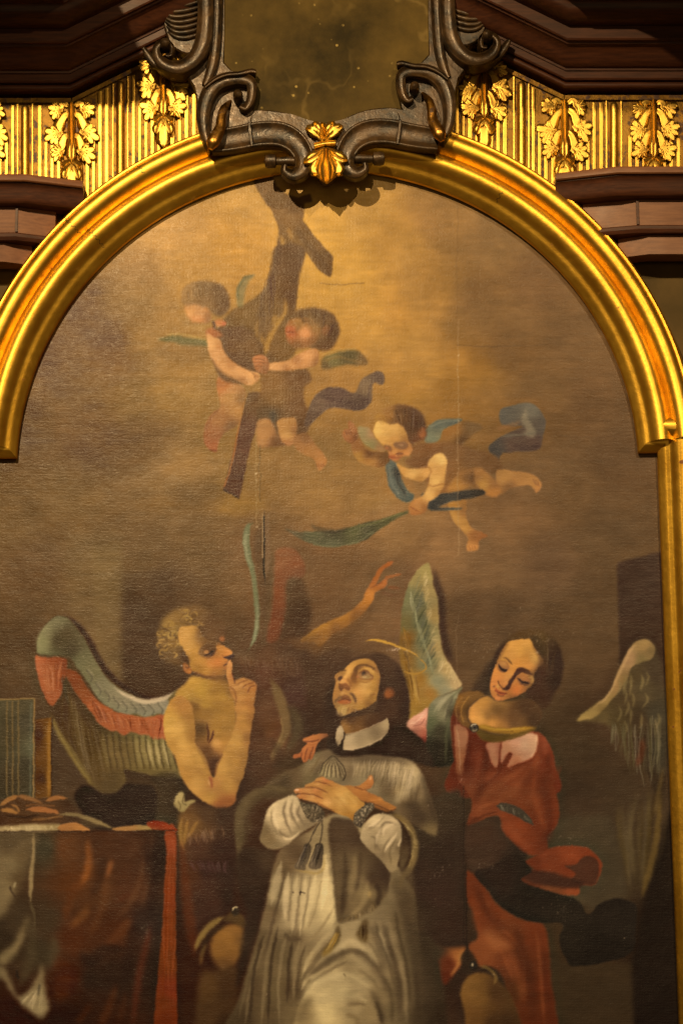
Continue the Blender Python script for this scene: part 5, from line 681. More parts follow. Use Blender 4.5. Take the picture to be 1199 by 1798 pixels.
    # pleats
    for p, w, c, a in [([(800, 560), (770, 700), (730, 860)], [4, 12, 5], (176, 150, 104), .6), ([(850, 640), (830, 800), (820, 950)], [4, 9, 5], (206, 178, 126), .6), ([(905, 650), (890, 820), (870, 1040)], [3, 8, 5], (204, 176, 122), .6), ([(960, 660), (945, 820), (920, 1060)], [3, 8, 4], (216, 186, 128), .6), ([(1030, 640), (1000, 800), (960, 1000)], [4, 10, 5], (226, 196, 134), .55), ([(1090, 520), (1090, 700), (1060, 900)], [5, 12, 6], (228, 198, 136), .6),
                       ([(830, 600), (800, 760), (760, 900), (700, 1150)], [3, 5, 6, 6], (86, 66, 43), .7), ([(880, 640), (862, 800), (845, 960)], 3, (120, 98, 66), .7), ([(935, 650), (915, 830), (890, 1050)], 3, (128, 104, 70), .7), ([(990, 660), (970, 820), (930, 1040)], 3, (130, 106, 70), .6), ([(1060, 700), (1030, 860), (980, 1010)], 2.4, (150, 122, 78), .6), ([(1140, 880), (1060, 1010), (980, 1100)], 5, (150, 122, 78), .6),
                       ([(820, 1040), (850, 1080), (930, 1080)], 8, (80, 62, 40), .7), ([(830, 1060), (800, 1200), (780, 1400), (790, 1640)], [6, 6, 5, 5], (132, 108, 70), .6), ([(920, 1090), (890, 1250), (880, 1480)], [5, 7, 5], (136, 111, 71), .6), ([(720, 1000), (660, 1200), (600, 1380), (560, 1640)], [4, 6, 6, 6], (112, 90, 57), .6), ([(760, 980), (710, 1200), (690, 1400), (670, 1640)], [4, 6, 6, 6], (122, 99, 63), .6),
                       ([(780, 1000), (740, 1200), (720, 1420), (715, 1640)], 5, (58, 43, 27), .7), ([(870, 1100), (850, 1250), (840, 1500)], 6, (62, 46, 29), .7), ([(680, 1060), (620, 1300), (590, 1640)], 6, (58, 43, 27), .7), ([(640, 1150), (580, 1350), (520, 1600)], 4, (104, 84, 53), .5), ([(960, 1120), (920, 1260), (900, 1450)], 5, (80, 61, 38), .6),
                       ([(1180, 980), (1080, 1080), (980, 1210), (930, 1340)], [4, 7, 7, 4], (176, 148, 97), .6), ([(1190, 1030), (1080, 1150), (990, 1270), (940, 1330)], [4, 8, 8, 4], (92, 72, 45), .6), ([(1220, 1180), (1090, 1260), (980, 1330), (930, 1420)], [5, 8, 7, 4], (190, 160, 106), .6), ([(1240, 1220), (1090, 1300), (980, 1380)], 5, (104, 83, 52), .6)]:
        L(vK, p, w, c, 2.2, a, rb)
    for p, w, c, a in [([(110, 1280), (260, 1170), (420, 1085), (540, 1120), (640, 1250)], [4, 8, 9, 7, 4], (96, 76, 48), .75), ([(200, 1220), (320, 1150), (430, 1110)], 6, (120, 97, 61), .5), ([(250, 1130), (360, 1060), (440, 1020), (540, 1100), (630, 1200)], [4, 8, 10, 8, 4], (188, 160, 108), .5), ([(620, 940), (650, 1060), (700, 1190)], [4, 8, 3], (172, 146, 100), .7), ([(590, 880), (620, 1000), (690, 1180), (720, 1300)], [3, 5, 6, 4], (70, 54, 34), .7), ([(740, 900), (780, 1080), (830, 1250), (850, 1450)], [4, 7, 7, 6], (118, 96, 61), .6), ([(720, 800), (750, 980), (800, 1200), (810, 1500)], [4, 6, 6, 6], (64, 49, 30), .7), ([(690, 1180), (740, 1320), (760, 1550)], [4, 8, 7], (120, 97, 61), .6), ([(640, 1240), (700, 1380), (700, 1560)], 6, (74, 57, 35), .6), ([(590, 1410), (620, 1480), (640, 1560)], [3, 7, 6], (52, 39, 24), .75),
                       ([(830, 850), (860, 1050), (890, 1250), (900, 1500)], [4, 6, 5, 5], (110, 88, 55), .5), ([(400, 1440), (480, 1430), (540, 1440)], [3, 6, 3], (98, 77, 47), .7), ([(380, 1390), (470, 1380), (540, 1420)], 4, (190, 162, 108), .5), ([(150, 1320), (260, 1270), (420, 1240), (560, 1330)], 6, (196, 168, 112), .45), ([(400, 1500), (470, 1530), (480, 1600)], 8, (120, 96, 58), .6), ([(470, 1200), (560, 1260), (620, 1340)], 6, (106, 85, 53), .5), ([(540, 1020), (600, 1100), (640, 1220)], 5, (92, 73, 46), .5), ([(920, 1120), (950, 1300), (970, 1500)], 8, (72, 56, 34), .5)]:
        L(vL, p, w, c, 2.8, a)
    P(vL, [(880, 960), (1000, 1050), (1020, 1200), (1060, 1450), (1080, 1920), (930, 1920), (930, 1400), (900, 1150)], [(940, 1100, (54, 42, 27)), (980, 1300, (52, 40, 25)), (1000, 1550, (42, 31, 19))], 5, .85)
    for p, w, c, bl, a in [([(760, 640), (820, 800), (860, 1000), (900, 1250), (930, 1600)], [20, 34, 36, 40, 44], (58, 44, 28), 10, .75), ([(640, 880), (690, 1060), (740, 1250), (760, 1560)], [6, 12, 12, 12], (66, 50, 32), 5, .7), ([(680, 860), (720, 1050), (780, 1260), (800, 1560)], [4, 8, 8, 8], (134, 110, 72), 4, .6), ([(560, 900), (610, 1040), (670, 1220)], [5, 10, 6], (80, 62, 40), 5, .6), ([(150, 1240), (280, 1150), (420, 1075)], [5, 14, 8], (84, 66, 42), 5, .6), ([(430, 1080), (540, 1130), (640, 1250), (690, 1400)], [8, 14, 12, 8], (88, 69, 44), 5, .6), ([(120, 1400), (180, 1310), (300, 1250), (440, 1250)], [6, 12, 12, 6], (206, 178, 120), 6, .5), ([(100, 1560), (120, 1470), (180, 1380)], [10, 16, 8], (110, 88, 54), 6, .6), ([(560, 1340), (620, 1450), (650, 1600)], [6, 12, 10], (70, 54, 34), 5, .6)]:
        L(vL, p, w, c, bl, a)
    # central hanging fold of the cape with fur tips
    P(vL, [(290, 225), (400, 215), (460, 240), (520, 370), (640, 490), (695, 565), (670, 700), (600, 805), (500, 862), (400, 895), (340, 885), (322, 700), (297, 450)],
      [(340, 320, (74, 54, 35)), (440, 320, (72, 52, 34)), (350, 550, (88, 68, 43)), (420, 500, (96, 75, 47)), (460, 620, (120, 96, 60)), (520, 700, (134, 108, 66)), (450, 780, (116, 92, 57)), (580, 600, (64, 46, 30)), (640, 580, (58, 41, 28)), (360, 760, (80, 61, 38)), (560, 780, (96, 75, 46)), (370, 860, (96, 76, 48))], 3, .96)
    for p, w, c, a in [([(390, 400), (400, 560), (380, 760), (370, 860)], [5, 9, 8, 4], (64, 47, 30), .6), ([(460, 440), (450, 600), (420, 760)], [5, 10, 5], (132, 106, 66), .6), ([(540, 620), (530, 720), (490, 800), (420, 860)], [4, 9, 9, 4], (150, 122, 76), .6), ([(500, 420), (490, 560), (460, 700)], 7, (74, 55, 35), .6), ([(330, 480), (345, 650), (350, 820)], 6, (108, 85, 53), .5), ([(555, 690), (552, 730)], 4, (190, 150, 84), .7), ([(600, 640), (620, 720), (590, 800)], 9, (50, 35, 24), .6)]:
        L(vL, p, w, c, 2.8, a)
    tuft(vL, [(360, 900), (500, 870), (620, 790)], [(380, 860), (500, 820), (600, 740)], 30, (140, 112, 68), 2, .4)
    P(vL, [(245, 1118), (262, 1060), (310, 1000), (350, 915), (368, 980), (340, 1050), (290, 1105)], [(280, 1090, (128, 98, 46)), (330, 1020, (100, 78, 40)), (350, 950, (96, 74, 42))], 2.5, .9); P(vL, [(470, 990), (490, 920), (530, 870), (548, 900), (545, 980), (530, 1035)], [(500, 970, (104, 80, 44)), (535, 930, (88, 66, 38))], 3, .85)
    tuft(vL, [(330, 960), (360, 960)], [(250, 1110), (300, 1100)], 20, (160, 122, 56), 1.8, .5); tuft(vL, [(490, 920), (540, 900)], [(490, 1000), (535, 1030)], 14, (70, 50, 30), 2, .5)
    # fur trim loop at the right sleeve
    L(vL, [(640, 190), (740, 200), (810, 260), (850, 350), (850, 450), (820, 540), (770, 600), (760, 700)], [5, 9, 11, 11, 11, 10, 9, 6], (128, 101, 56), 3.5, .8); P(vL, [(740, 240), (790, 300), (820, 400), (800, 500), (760, 540), (750, 420), (765, 320)], [(780, 340, (70, 51, 32)), (790, 460, (84, 64, 39)), (765, 500, (96, 76, 47))], 3, .9)
    tuft(vL, [(740, 210), (840, 330), (820, 520)], [(790, 230), (870, 380), (800, 580)], 40, (160, 130, 76), 1.8, .4)
    P(vL, [(690, 560), (760, 540), (830, 540), (850, 700), (850, 900), (800, 860), (740, 760), (700, 660)], [(760, 620, (92, 72, 45)), (800, 750, (80, 61, 38)), (740, 700, (88, 68, 43))], 5, .7)
    # ornament with tassel cord
    om = P(vF, [(408, 823), (440, 845), (480, 895), (502, 945), (485, 1005), (430, 1000), (370, 980), (320, 955), (335, 905), (365, 860)], [(410, 860, (120, 98, 64)), (370, 940, (150, 126, 80)), (430, 960, (140, 116, 76)), (470, 940, (104, 84, 55))], 1.6, mask=True)
    for dx in (-70, -40, -8, 25, 60, 80): L(vF, [(412, 828), (412 + dx * .6, 890), (412 + dx, 975)], [1.4, 2.4, 2], (78, 61, 41), .9, .6, om); L(vF, [(414, 828), (424 + dx * .6, 890), (426 + dx, 975)], [1, 2, 1.6], (196, 168, 116), .8, .6, om)
    L(vF, [(408, 823), (350, 880), (322, 950)], 1.8, (60, 46, 32), .8, .8); L(vF, [(412, 823), (475, 885), (502, 950), (490, 1000)], 2.2, (60, 46, 32), .9, .8)
    # left sleeve
    sl = P(vK, [(660, 430), (682, 320), (712, 225), (780, 170), (880, 133), (922, 175), (960, 240), (1080, 280), (1050, 310), (965, 362), (860, 442), (785, 485), (710, 482)],
      [(750, 230, (214, 184, 130)), (770, 300, (216, 186, 132)), (850, 200, (206, 176, 124)), (900, 260, (176, 148, 104)), (850, 320, (196, 166, 116)), (800, 400, (170, 142, 98)), (900, 380, (142, 117, 79)), (720, 420, (124, 98, 61)), (690, 360, (116, 92, 58)), (960, 320, (132, 108, 73)), (760, 460, (130, 105, 68))], 1.8, mask=True)
    for p, c in (([(835, 150), (815, 250), (840, 330), (870, 400)], (120, 97, 66)), ([(880, 150), (860, 240), (900, 320), (930, 370)], (130, 106, 72)), ([(740, 220), (735, 300), (770, 380), (830, 430)], (140, 114, 76)), ([(920, 190), (910, 260), (950, 330)], (118, 96, 66)), ([(780, 350), (800, 390), (860, 410)], (116, 92, 60))): L(vK, p, [2, 3.5, 3.5, 2][:len(p)], c, 1.6, .75, sl)
    for p in ([(850, 150), (838, 240), (860, 330)], [(770, 200), (755, 280), (790, 370)], [(895, 180), (885, 250), (915, 310)], [(800, 410), (860, 420), (930, 370)]): L(vK, p, [2, 4.5, 2], (230, 200, 146), 1.8, .6, sl)
    lc = P(vK, [(920, 180), (960, 185), (1040, 200), (1085, 255), (1060, 300), (1000, 310), (955, 265)], [(950, 210, (100, 84, 58)), (1020, 240, (84, 68, 46)), (1050, 280, (70, 56, 38))], 1.4, .95, mask=True)
    for i in range(90): x, y = 930 + prng.random() * 140, 185 + prng.random() * 120; L(vK, [(x, y), (x + prng.normal() * 12, y + prng.normal() * 12)], 1.3, [(168, 144, 104), (46, 36, 26), (132, 110, 78)][i % 3], .5, .7, lc)
    # right sleeve
    sr = P(vL, [(495, 345), (525, 250), (580, 195), (640, 178), (700, 195), (745, 235), (768, 300), (755, 430), (738, 520), (692, 565), (640, 492), (560, 422)],
      [(600, 230, (214, 184, 130)), (650, 200, (190, 160, 112)), (540, 300, (176, 148, 102)), (590, 300, (166, 138, 94)), (690, 270, (196, 167, 118)), (730, 290, (160, 134, 92)), (640, 350, (190, 162, 113)), (600, 400, (140, 114, 76)), (690, 400, (150, 124, 84)), (650, 450, (130, 105, 69)), (710, 480, (140, 114, 74)), (740, 400, (110, 88, 56))], 1.8, mask=True)
    for p, c in (([(660, 190), (600, 250), (540, 290)], (140, 114, 76)), ([(750, 260), (660, 240), (620, 300), (600, 380), (640, 440)], (120, 97, 65)), ([(700, 330), (650, 400), (640, 470)], (122, 98, 64)), ([(560, 330), (600, 350), (590, 420)], (116, 93, 61)), ([(730, 340), (690, 430), (700, 520)], (112, 90, 57))): L(vL, p, [2, 3.5, 3.5, 3, 2][:len(p)], c, 1.6, .75, sr)
    for p in ([(640, 200), (590, 250), (540, 270)], [(720, 250), (660, 270), (640, 330)], [(740, 300), (690, 370), (650, 430)], [(640, 260), (610, 320), (600, 390)], [(760, 340), (745, 400)]): L(vL, p, [2, 5, 2][:len(p)], (232, 202, 148), 1.8, .6, sr)
    # back hand
    P(ve, [(585, 350), (640, 335), (700, 345), (760, 325), (815, 280), (842, 238), (862, 228), (885, 270), (882, 320), (850, 362), (800, 382), (900, 428), (1000, 490), (1100, 545), (1108, 570), (1090, 590), (1030, 585), (940, 545), (860, 518), (760, 480), (660, 410)],
      [(640, 360, (176, 116, 58)), (700, 380, (186, 118, 58)), (780, 335, (196, 122, 62)), (850, 280, (214, 134, 74)), (870, 320, (160, 96, 50)), (820, 370, (130, 80, 42)), (780, 430, (184, 114, 54)), (870, 450, (186, 114, 54)), (800, 480, (150, 94, 46)), (960, 500, (180, 114, 54)), (950, 540, (136, 86, 44)), (1060, 550, (176, 112, 54)), (1095, 575, (140, 88, 44))], 1.3)
    E(ve, 852, 262, 12, 22, (232, 168, 112), .8, .8, .25); L(ve, [(690, 352), (760, 372), (820, 385)], 2.4, (116, 68, 36), 1, .8); L(ve, [(830, 500), (900, 530), (1000, 575), (1050, 600)], [5, 7, 7, 3], (146, 90, 44), 1.6, .9); L(ve, [(800, 495), (880, 520), (960, 545), (1040, 590)], 1.8, (84, 52, 30), .8, .8); L(ve, [(1060, 595), (1110, 575)], 2, (70, 46, 30), .8, .6)
    E(ve, 950, 470, 30, 12, (206, 132, 68), 1.6, .6, .5); E(ve, 800, 400, 34, 14, (204, 130, 66), 1.6, .6, .4)
    # front hand
    fh = P(ve, [(92, 392), (110, 372), (160, 360), (195, 352), (210, 325), (280, 298), (320, 268), (370, 250), (420, 268), (490, 300), (590, 342), (660, 405), (740, 468), (802, 520), (770, 570), (720, 620), (685, 690), (630, 655), (540, 625), (450, 582), (370, 545), (300, 502), (190, 474), (122, 455), (116, 436), (150, 424), (110, 412)],
      [(120, 388, (206, 132, 76)), (200, 375, (212, 142, 80)), (290, 375, (206, 130, 70)), (160, 440, (196, 122, 66)), (240, 450, (214, 148, 82)), (330, 470, (206, 138, 74)), (260, 315, (200, 136, 70)), (330, 285, (204, 138, 74)), (400, 275, (206, 124, 70)), (330, 325, (214, 146, 78)), (420, 350, (192, 132, 64)), (400, 420, (200, 138, 70)), (430, 500, (224, 160, 88)), (520, 420, (214, 154, 80)), (560, 470, (234, 176, 98)), (640, 460, (206, 146, 72)), (680, 540, (220, 158, 80)), (540, 570, (206, 146, 74)), (600, 630, (166, 112, 48)), (680, 660, (150, 98, 42)), (470, 580, (170, 114, 54)), (740, 520, (190, 130, 62)), (330, 400, (190, 116, 60))], 1.3, mask=True)
    for p, w in (([(190, 352), (260, 350), (320, 362), (380, 385), (430, 412)], [1.5, 2.2, 2.6, 2.4, 1.2]), ([(115, 415), (190, 412), (260, 424), (330, 440), (390, 470)], [1.5, 2.2, 2.4, 2.4, 1.2]), ([(285, 300), (340, 296), (400, 312), (470, 345)], [1.2, 2, 2, 1]), ([(320, 500), (400, 550), (500, 600)], 2)): L(ve, p, w, (112, 66, 34), .8, .8)
    for x, y, r in ((330, 318, 18), (300, 378, 20), (280, 450, 18), (420, 500, 26), (395, 275, 16)): E(ve, x, y, r * 1.3, r, (232, 166, 98), 2, .45)
    E(ve, 300, 385, 30, 14, (206, 110, 62), 2, .35); E(ve, 400, 278, 22, 10, (206, 104, 66), 1.6, .5)
    E(ve, 120, 383, 18, 8, (236, 186, 142), .7, .8); E(ve, 140, 438, 16, 8, (214, 150, 106), .7, .7); L(ve, [(600, 400), (660, 460), (720, 530)], 3, (232, 176, 100), 2, .4, fh); L(ve, [(480, 420), (560, 500), (640, 600)], 4, (188, 126, 62), 2.4, .35, fh)
    # lace cuff
    lc = P(ve, [(682, 660), (700, 610), (760, 560), (830, 510), (880, 525), (895, 560), (850, 620), (800, 690), (760, 760), (690, 710)], [(720, 640, (92, 78, 56)), (800, 570, (100, 86, 62)), (860, 560, (84, 70, 50)), (740, 720, (70, 56, 40))], 1, .95, mask=True)
    for i in range(150): x, y = 685 + prng.random() * 210, 515 + prng.random() * 240; L(ve, [(x, y), (x + prng.normal() * 10, y + prng.normal() * 12)], 1.4, [(206, 180, 134), (44, 34, 25), (150, 128, 92)][i % 3], .4, .75, lc)
    # tassels and cords
    L(vK, [(1065, 300), (1010, 380), (975, 470)], 2.4, (70, 55, 38), .9, .8); L(vK, [(1070, 300), (1065, 380), (1050, 460)], 2.4, (70, 55, 38), .9, .8)
    for q, xs in (([(952, 458), (992, 462), (995, 510), (965, 590), (945, 635), (888, 612), (910, 560), (940, 500)], (-40, 10)), ([(1030, 455), (1070, 458), (1075, 520), (1066, 605), (1020, 622), (976, 602), (1000, 540), (1020, 490)], (-30, 20))):
        tm = P(vK, q, [(q[0][0], q[0][1], (66, 53, 38)), (q[5][0] + 30, q[5][1] - 10, (98, 80, 56)), (q[2][0] - 10, q[2][1], (78, 63, 44))], 1.3, .95, mask=True)
        tuft(vK, [q[0], q[1]], [q[5], q[4]], 26, (142, 120, 86), 1.3, .6, clip=tm); tuft(vK, [q[0], q[1]], [q[5], q[4]], 20, (44, 35, 26), 1.3, .6, clip=tm)
    L(vK, [(890, 625), (960, 640), (1040, 645), (1080, 610), (1085, 520)], 4, (170, 134, 72), 1.6, .6)
    L(vK, [(870, 775), (880, 772)], 3, (70, 52, 36), .8, .8); L(vK, [(915, 775), (930, 770), (960, 778)], 2, (60, 44, 30), .6, .8); L(vK, [(930, 760), (925, 790)], 2, (60, 44, 30), .6, .8); L(vL, [(385, 1235), (395, 1245), (400, 1255)], 2.4, (110, 88, 54), .8, .7)
    # hand of the angel on his shoulder
    P(vF, [(208, 706), (240, 692), (290, 676), (370, 672), (375, 690), (330, 715), (305, 750), (290, 800), (268, 850), (245, 850), (215, 870), (195, 850), (190, 836), (140, 845), (140, 820), (185, 808), (205, 770), (235, 738), (212, 722)],
      [(230, 705, (206, 118, 66)), (300, 690, (190, 112, 62)), (350, 690, (124, 76, 46)), (230, 760, (204, 116, 66)), (270, 780, (190, 106, 60)), (215, 840, (206, 112, 64)), (160, 830, (190, 100, 58)), (250, 830, (160, 88, 50))], 1.3)
    L(vF, [(240, 770), (225, 820), (220, 860)], 2, (110, 56, 34), .8, .8); L(vF, [(280, 760), (262, 810), (250, 850)], 2, (110, 56, 34), .8, .8); L(vF, [(215, 722), (270, 722), (320, 710)], 2.2, (104, 54, 34), .9, .8); L(vF, [(190, 835), (200, 800)], 1.8, (110, 56, 34), .8, .7)
    # halo
    L(vF, [(640, 24), (690, 14), (760, 22), (850, 50), (920, 78), (985, 112), (1030, 145)], [1.6, 3, 3.6, 3.6, 3, 2, 1.6], (214, 154, 66), .6, 1); L(vF, [(1030, 145), (1062, 185), (1060, 225), (1010, 250), (960, 246), (915, 235)], [1.6, 2.2, 2.6, 2.8, 2.6, 1.6], (182, 130, 54), .7, .9); L(vF, [(640, 26), (655, 60), (720, 90)], 1.4, (96, 70, 44), 1, .5)
    specks(vF, 830, 75, 60, 14, 30, (220, 190, 150), .7, 1.0); specks(vF, 950, 95, 40, 14, 16, (220, 190, 150), .7, 1.0)

def paint_age():
    # lifted paint, hairline cracks and the seams of the three canvas strips
    for (x, y, rx, ry, n) in [(850, 1137, 34, 14, 42), (952, 1117, 28, 16, 36), (830, 1138, 50, 26, 30), (770, 1527, 26, 16, 46), (858, 1518, 20, 8, 20), (808, 1372, 6, 14, 16), (985, 1110, 40, 30, 20), (985, 1470, 30, 30, 20), (360, 1470, 50, 30, 20), (545, 1060, 60, 60, 24), (760, 1430, 40, 20, 10), (880, 1450, 6, 5, 4), (470, 1180, 60, 70, 26), (980, 1590, 26, 26, 26)]:
        specks(U1, x, y, rx, ry, n, (176, 146, 110), .42, .9)
    specks(U1, 600, 1100, 1000, 1000, 150, (196, 160, 116), .45, .9)
    for x, ya, yb, c, a in [(803, 560, 975, (186, 146, 96), .35), (801, 1080, 1280, (150, 116, 80), .25), (813, 1380, 1660, (34, 24, 17), .55), (449, 780, 920, (176, 138, 84), .5), (456, 780, 880, (90, 72, 46), .4), (266, 420, 900, (150, 110, 60), .16), (802, 300, 560, (104, 74, 42), .2)]:
        pts = [(x + prng.normal() * .8, y) for y in np.linspace(ya, yb, 14)]
        L(U1, pts, 1.8, c, .6, a)
    specks(U1, 803, 700, 3, 260, 40, (222, 188, 140), .5, .7); specks(U1, 450, 840, 5, 60, 36, (206, 172, 120), .6, 1.3)
    for y, xa, xb in [(606, 800, 960), (765, 980, 1110), (497, 560, 640)]: L(U1, [(xa, y), ((xa + xb) / 2, y + 2), (xb, y - 1)], 1.6, (82, 58, 36), .8, .35)
    n = fbm(PH, PW, 40, 4); IM[:] *= (1 + .07 * n)[..., None]
    h = np.repeat(prng.normal(size=(PH, PW // 24 + 2)), 24, 1)[:, :PW].astype(np.float32); h = boxblur(h, 1.0); IM[:] *= (1 + .018 * h)[..., None]

def paint_picture():
    paint_ground(); paint_cross(); paint_putti_pair(); paint_putto_scarf(); paint_left_wing(); paint_books(); paint_left_angel(); paint_table(); paint_right_angel(); paint_saint(); paint_age()
    # hand, age and haze: edges wander a little, tones melt into each other, varnish yellows the blues and browns the reds
    wx, wy = fbm(PH, PW, 12, 3) * 1.5, fbm(PH, PW, 12, 3) * 1.5
    yy, xx = np.mgrid[0:PH, 0:PW]
    IM[:] = IM[np.clip(yy + wy, 0, PH - 1).astype(int), np.clip(xx + wx, 0, PW - 1).astype(int)]
    soft = np.stack([boxblur(IM[..., k], 4) for k in range(3)], -1)
    wide = np.stack([boxblur(IM[..., k], 9) for k in range(3)], -1)
    IM[:] = np.clip(IM * .88 + soft * .12 + .30 * (IM - wide), 6, 250)
    R, G, B = IM[..., 0], IM[..., 1], IM[..., 2]
    e = np.maximum(0, R - 1.6 * G); G += .10 * e; R -= .12 * e
    IM[:] *= (1 - .20 * np.clip((R / np.maximum(G, 1) - 1.75) / .6, 0, 1))[..., None]
    fl = np.clip((R / np.maximum(B, 1) - 1.95) / .3, 0, 1) * np.clip((R - 150) / 50, 0, 1) * (np.mgrid[0:PH, 0:PW][0] > (690 - PY0) * PS)
    IM[:] *= 1 - fl[..., None] * np.array((.085, .075, .13), np.float32)
    cool = np.maximum(0, B - .55 * R); B -= .30 * cool; G -= .20 * cool; R += .10 * cool; B *= .97
    G *= .985
    IM[:] = IM * .945 + np.array((118, 82, 46), np.float32) * .055  # warm veil painted over all, a haze that lifts the darks
    br = fbm(PH, PW, 22, 3)[:, :PW]; st = np.repeat(fbm(PH, PW // 5 + 1, 9, 3), 5, 1)[:, :PW]
    IM[:] *= (1 + .05 * br + .07 * st)[..., None]
    np.clip(IM, 0, 255, out=IM)
# ---------------------------------------------------------------- materials
class NT:
    def __init__(s, name):
        s.m = bpy.data.materials.new(name); s.m.use_nodes = True; s.t = s.m.node_tree
        s.b = s.t.nodes['Principled BSDF']
    def n(s, kind, **kw):
        nd = s.t.nodes.new(kind)
        for k, v in kw.items():
            if k in nd.inputs: nd.inputs[k].default_value = v
            else: setattr(nd, k, v)
        return nd
    def l(s, a, b): s.t.links.new(a, b)
    def coord(s): return s.n('ShaderNodeTexCoord').outputs['Object']
    def noise(s, scale, detail=4, rough=.55, vec=None, out='Fac', stretch=None):
        nd = s.n('ShaderNodeTexNoise', Scale=scale, Detail=detail, Roughness=rough)
        v = vec if vec is not None else s.coord()
        if stretch:
            mp = s.n('ShaderNodeMapping', Scale=stretch); s.l(v, mp.inputs['Vector']); v = mp.outputs[0]
        s.l(v, nd.inputs['Vector'])
        return nd.outputs[out]
    def ramp(s, fac, stops):
        r = s.n('ShaderNodeValToRGB'); e = r.color_ramp.elements
        while len(e) < len(stops): e.new(.5)
        for k, (p, c) in enumerate(stops): e[k].position = p; e[k].color = (c, c, c, 1) if np.isscalar(c) else (*c, 1)
        s.l(fac, r.inputs[0]); return r.outputs[0]
    def mix(s, fac, a, b, mode='MIX'):
        x = s.n('ShaderNodeMix', data_type='RGBA', blend_type=mode)
        for sock, v in ((x.inputs[0], fac), (x.inputs[6], a), (x.inputs[7], b)):
            if hasattr(v, 'is_linked'): s.l(v, sock)
            else: sock.default_value = v if np.isscalar(v) else (*v, 1)
        return x.outputs[2]
    def math(s, op, a, b=0.0):
        x = s.n('ShaderNodeMath', operation=op)
        for sock, v in ((x.inputs[0], a), (x.inputs[1], b)):
            if hasattr(v, 'is_linked'): s.l(v, sock)
            else: sock.default_value = v
        return x.outputs[0]
    def bump(s, h, strength, dist, prev=None):
        b = s.n('ShaderNodeBump', Strength=strength, Distance=dist); s.l(h, b.inputs['Height'])
        if prev is not None: s.l(prev, b.inputs['Normal'])
        return b.outputs[0]

def gold_material(name, base, dark, bole, rough=(.2, .38), wear=.62, bumpd=.0012):
    t = NT(name)
    n1, n2, n3 = t.noise(7, 5), t.noise(38, 4), t.noise(160, 3, .6)
    c = t.mix(t.ramp(n1, [(.35, 0), (.7, 1)]), base, dark)
    w = t.ramp(t.math('ADD', t.math('MULTIPLY', n2, .7), t.math('MULTIPLY', n1, .35)), [(wear, 0), (wear + .06, 1)])
    c = t.mix(w, c, bole)
    t.l(c, t.b.inputs['Base Color'])
    t.l(t.math('SUBTRACT', 1.0, t.math('MULTIPLY', w, .75)), t.b.inputs['Metallic'])
    r = t.n('ShaderNodeMapRange', **{'To Min': rough[0], 'To Max': rough[1]}); t.l(n2, r.inputs[0]); t.l(r.outputs[0], t.b.inputs['Roughness'])
    nb = t.bump(n2, .35, bumpd * 3); t.l(t.bump(n3, .35, bumpd, nb), t.b.inputs['Normal'])
    return t.m
M_GOLD = gold_material('gilding', (.78, .48, .065), (.58, .33, .04), (.20, .075, .02), (.36, .50), .665, .0008)
M_GOLD_OLD = gold_material('old_gilding', (.62, .40, .075), (.42, .24, .045), (.12, .045, .015), (.36, .48), .72, .0010)
M_GOLD_SHADE = gold_material('shaded_gilding', (.24, .14, .03), (.14, .07, .018), (.06, .025, .01), (.45, .6), .55, .002)  # darker copy of the gold, groove shade put into its colour
M_BRONZE = gold_material('bronzed_gilding', (.50, .26, .05), (.30, .14, .03), (.07, .035, .015), (.24, .42), .56, .0015)

def bronze_wood():
    t = NT('bronzed_wood')
    n1, n2 = t.noise(16, 6, .65), t.noise(60, 4, .6)
    c = t.mix(t.ramp(n1, [(.36, 0), (.64, 1)]), (.012, .008, .0045), (.075, .040, .014))
    c = t.mix(t.ramp(n2, [(.56, 0), (.75, .6)]), c, (.13, .074, .024))
    t.l(c, t.b.inputs['Base Color']); t.b.inputs['Metallic'].default_value = .22
    t.l(t.ramp(n2, [(.3, .27), (.7, .5)]), t.b.inputs['Roughness'])
    t.l(t.bump(n2, .4, .003, t.bump(n1, .4, .006)), t.b.inputs['Normal'])
    return t.m
M_SCROLL = bronze_wood()

def mahogany(name, a, b, gloss):
    t = NT(name)
    g = t.noise(9, 6, .6, stretch=(1.2, 8, 14)); n = t.noise(5, 3); s = t.noise(120, 2)
    c = t.mix(t.ramp(g, [(.35, 0), (.68, 1)]), a, b)
    c = t.mix(t.ramp(n, [(.45, 0), (.8, .5)]), c, tuple(v * .55 for v in a))
    t.l(c, t.b.inputs['Base Color']); t.l(t.ramp(n, [(.3, gloss), (.7, gloss + .14)]), t.b.inputs['Roughness'])
    t.b.inputs['Specular IOR Level'].default_value = .3
    t.l(t.bump(s, .15, .001, t.bump(g, .25, .002)), t.b.inputs['Normal'])
    return t.m
M_WOOD = mahogany('dark_mahogany', (.038, .012, .006), (.080, .026, .011), .42)
M_WOOD_LIGHT = mahogany('worn_mahogany', (.135, .050, .021), (.21, .088, .038), .42)

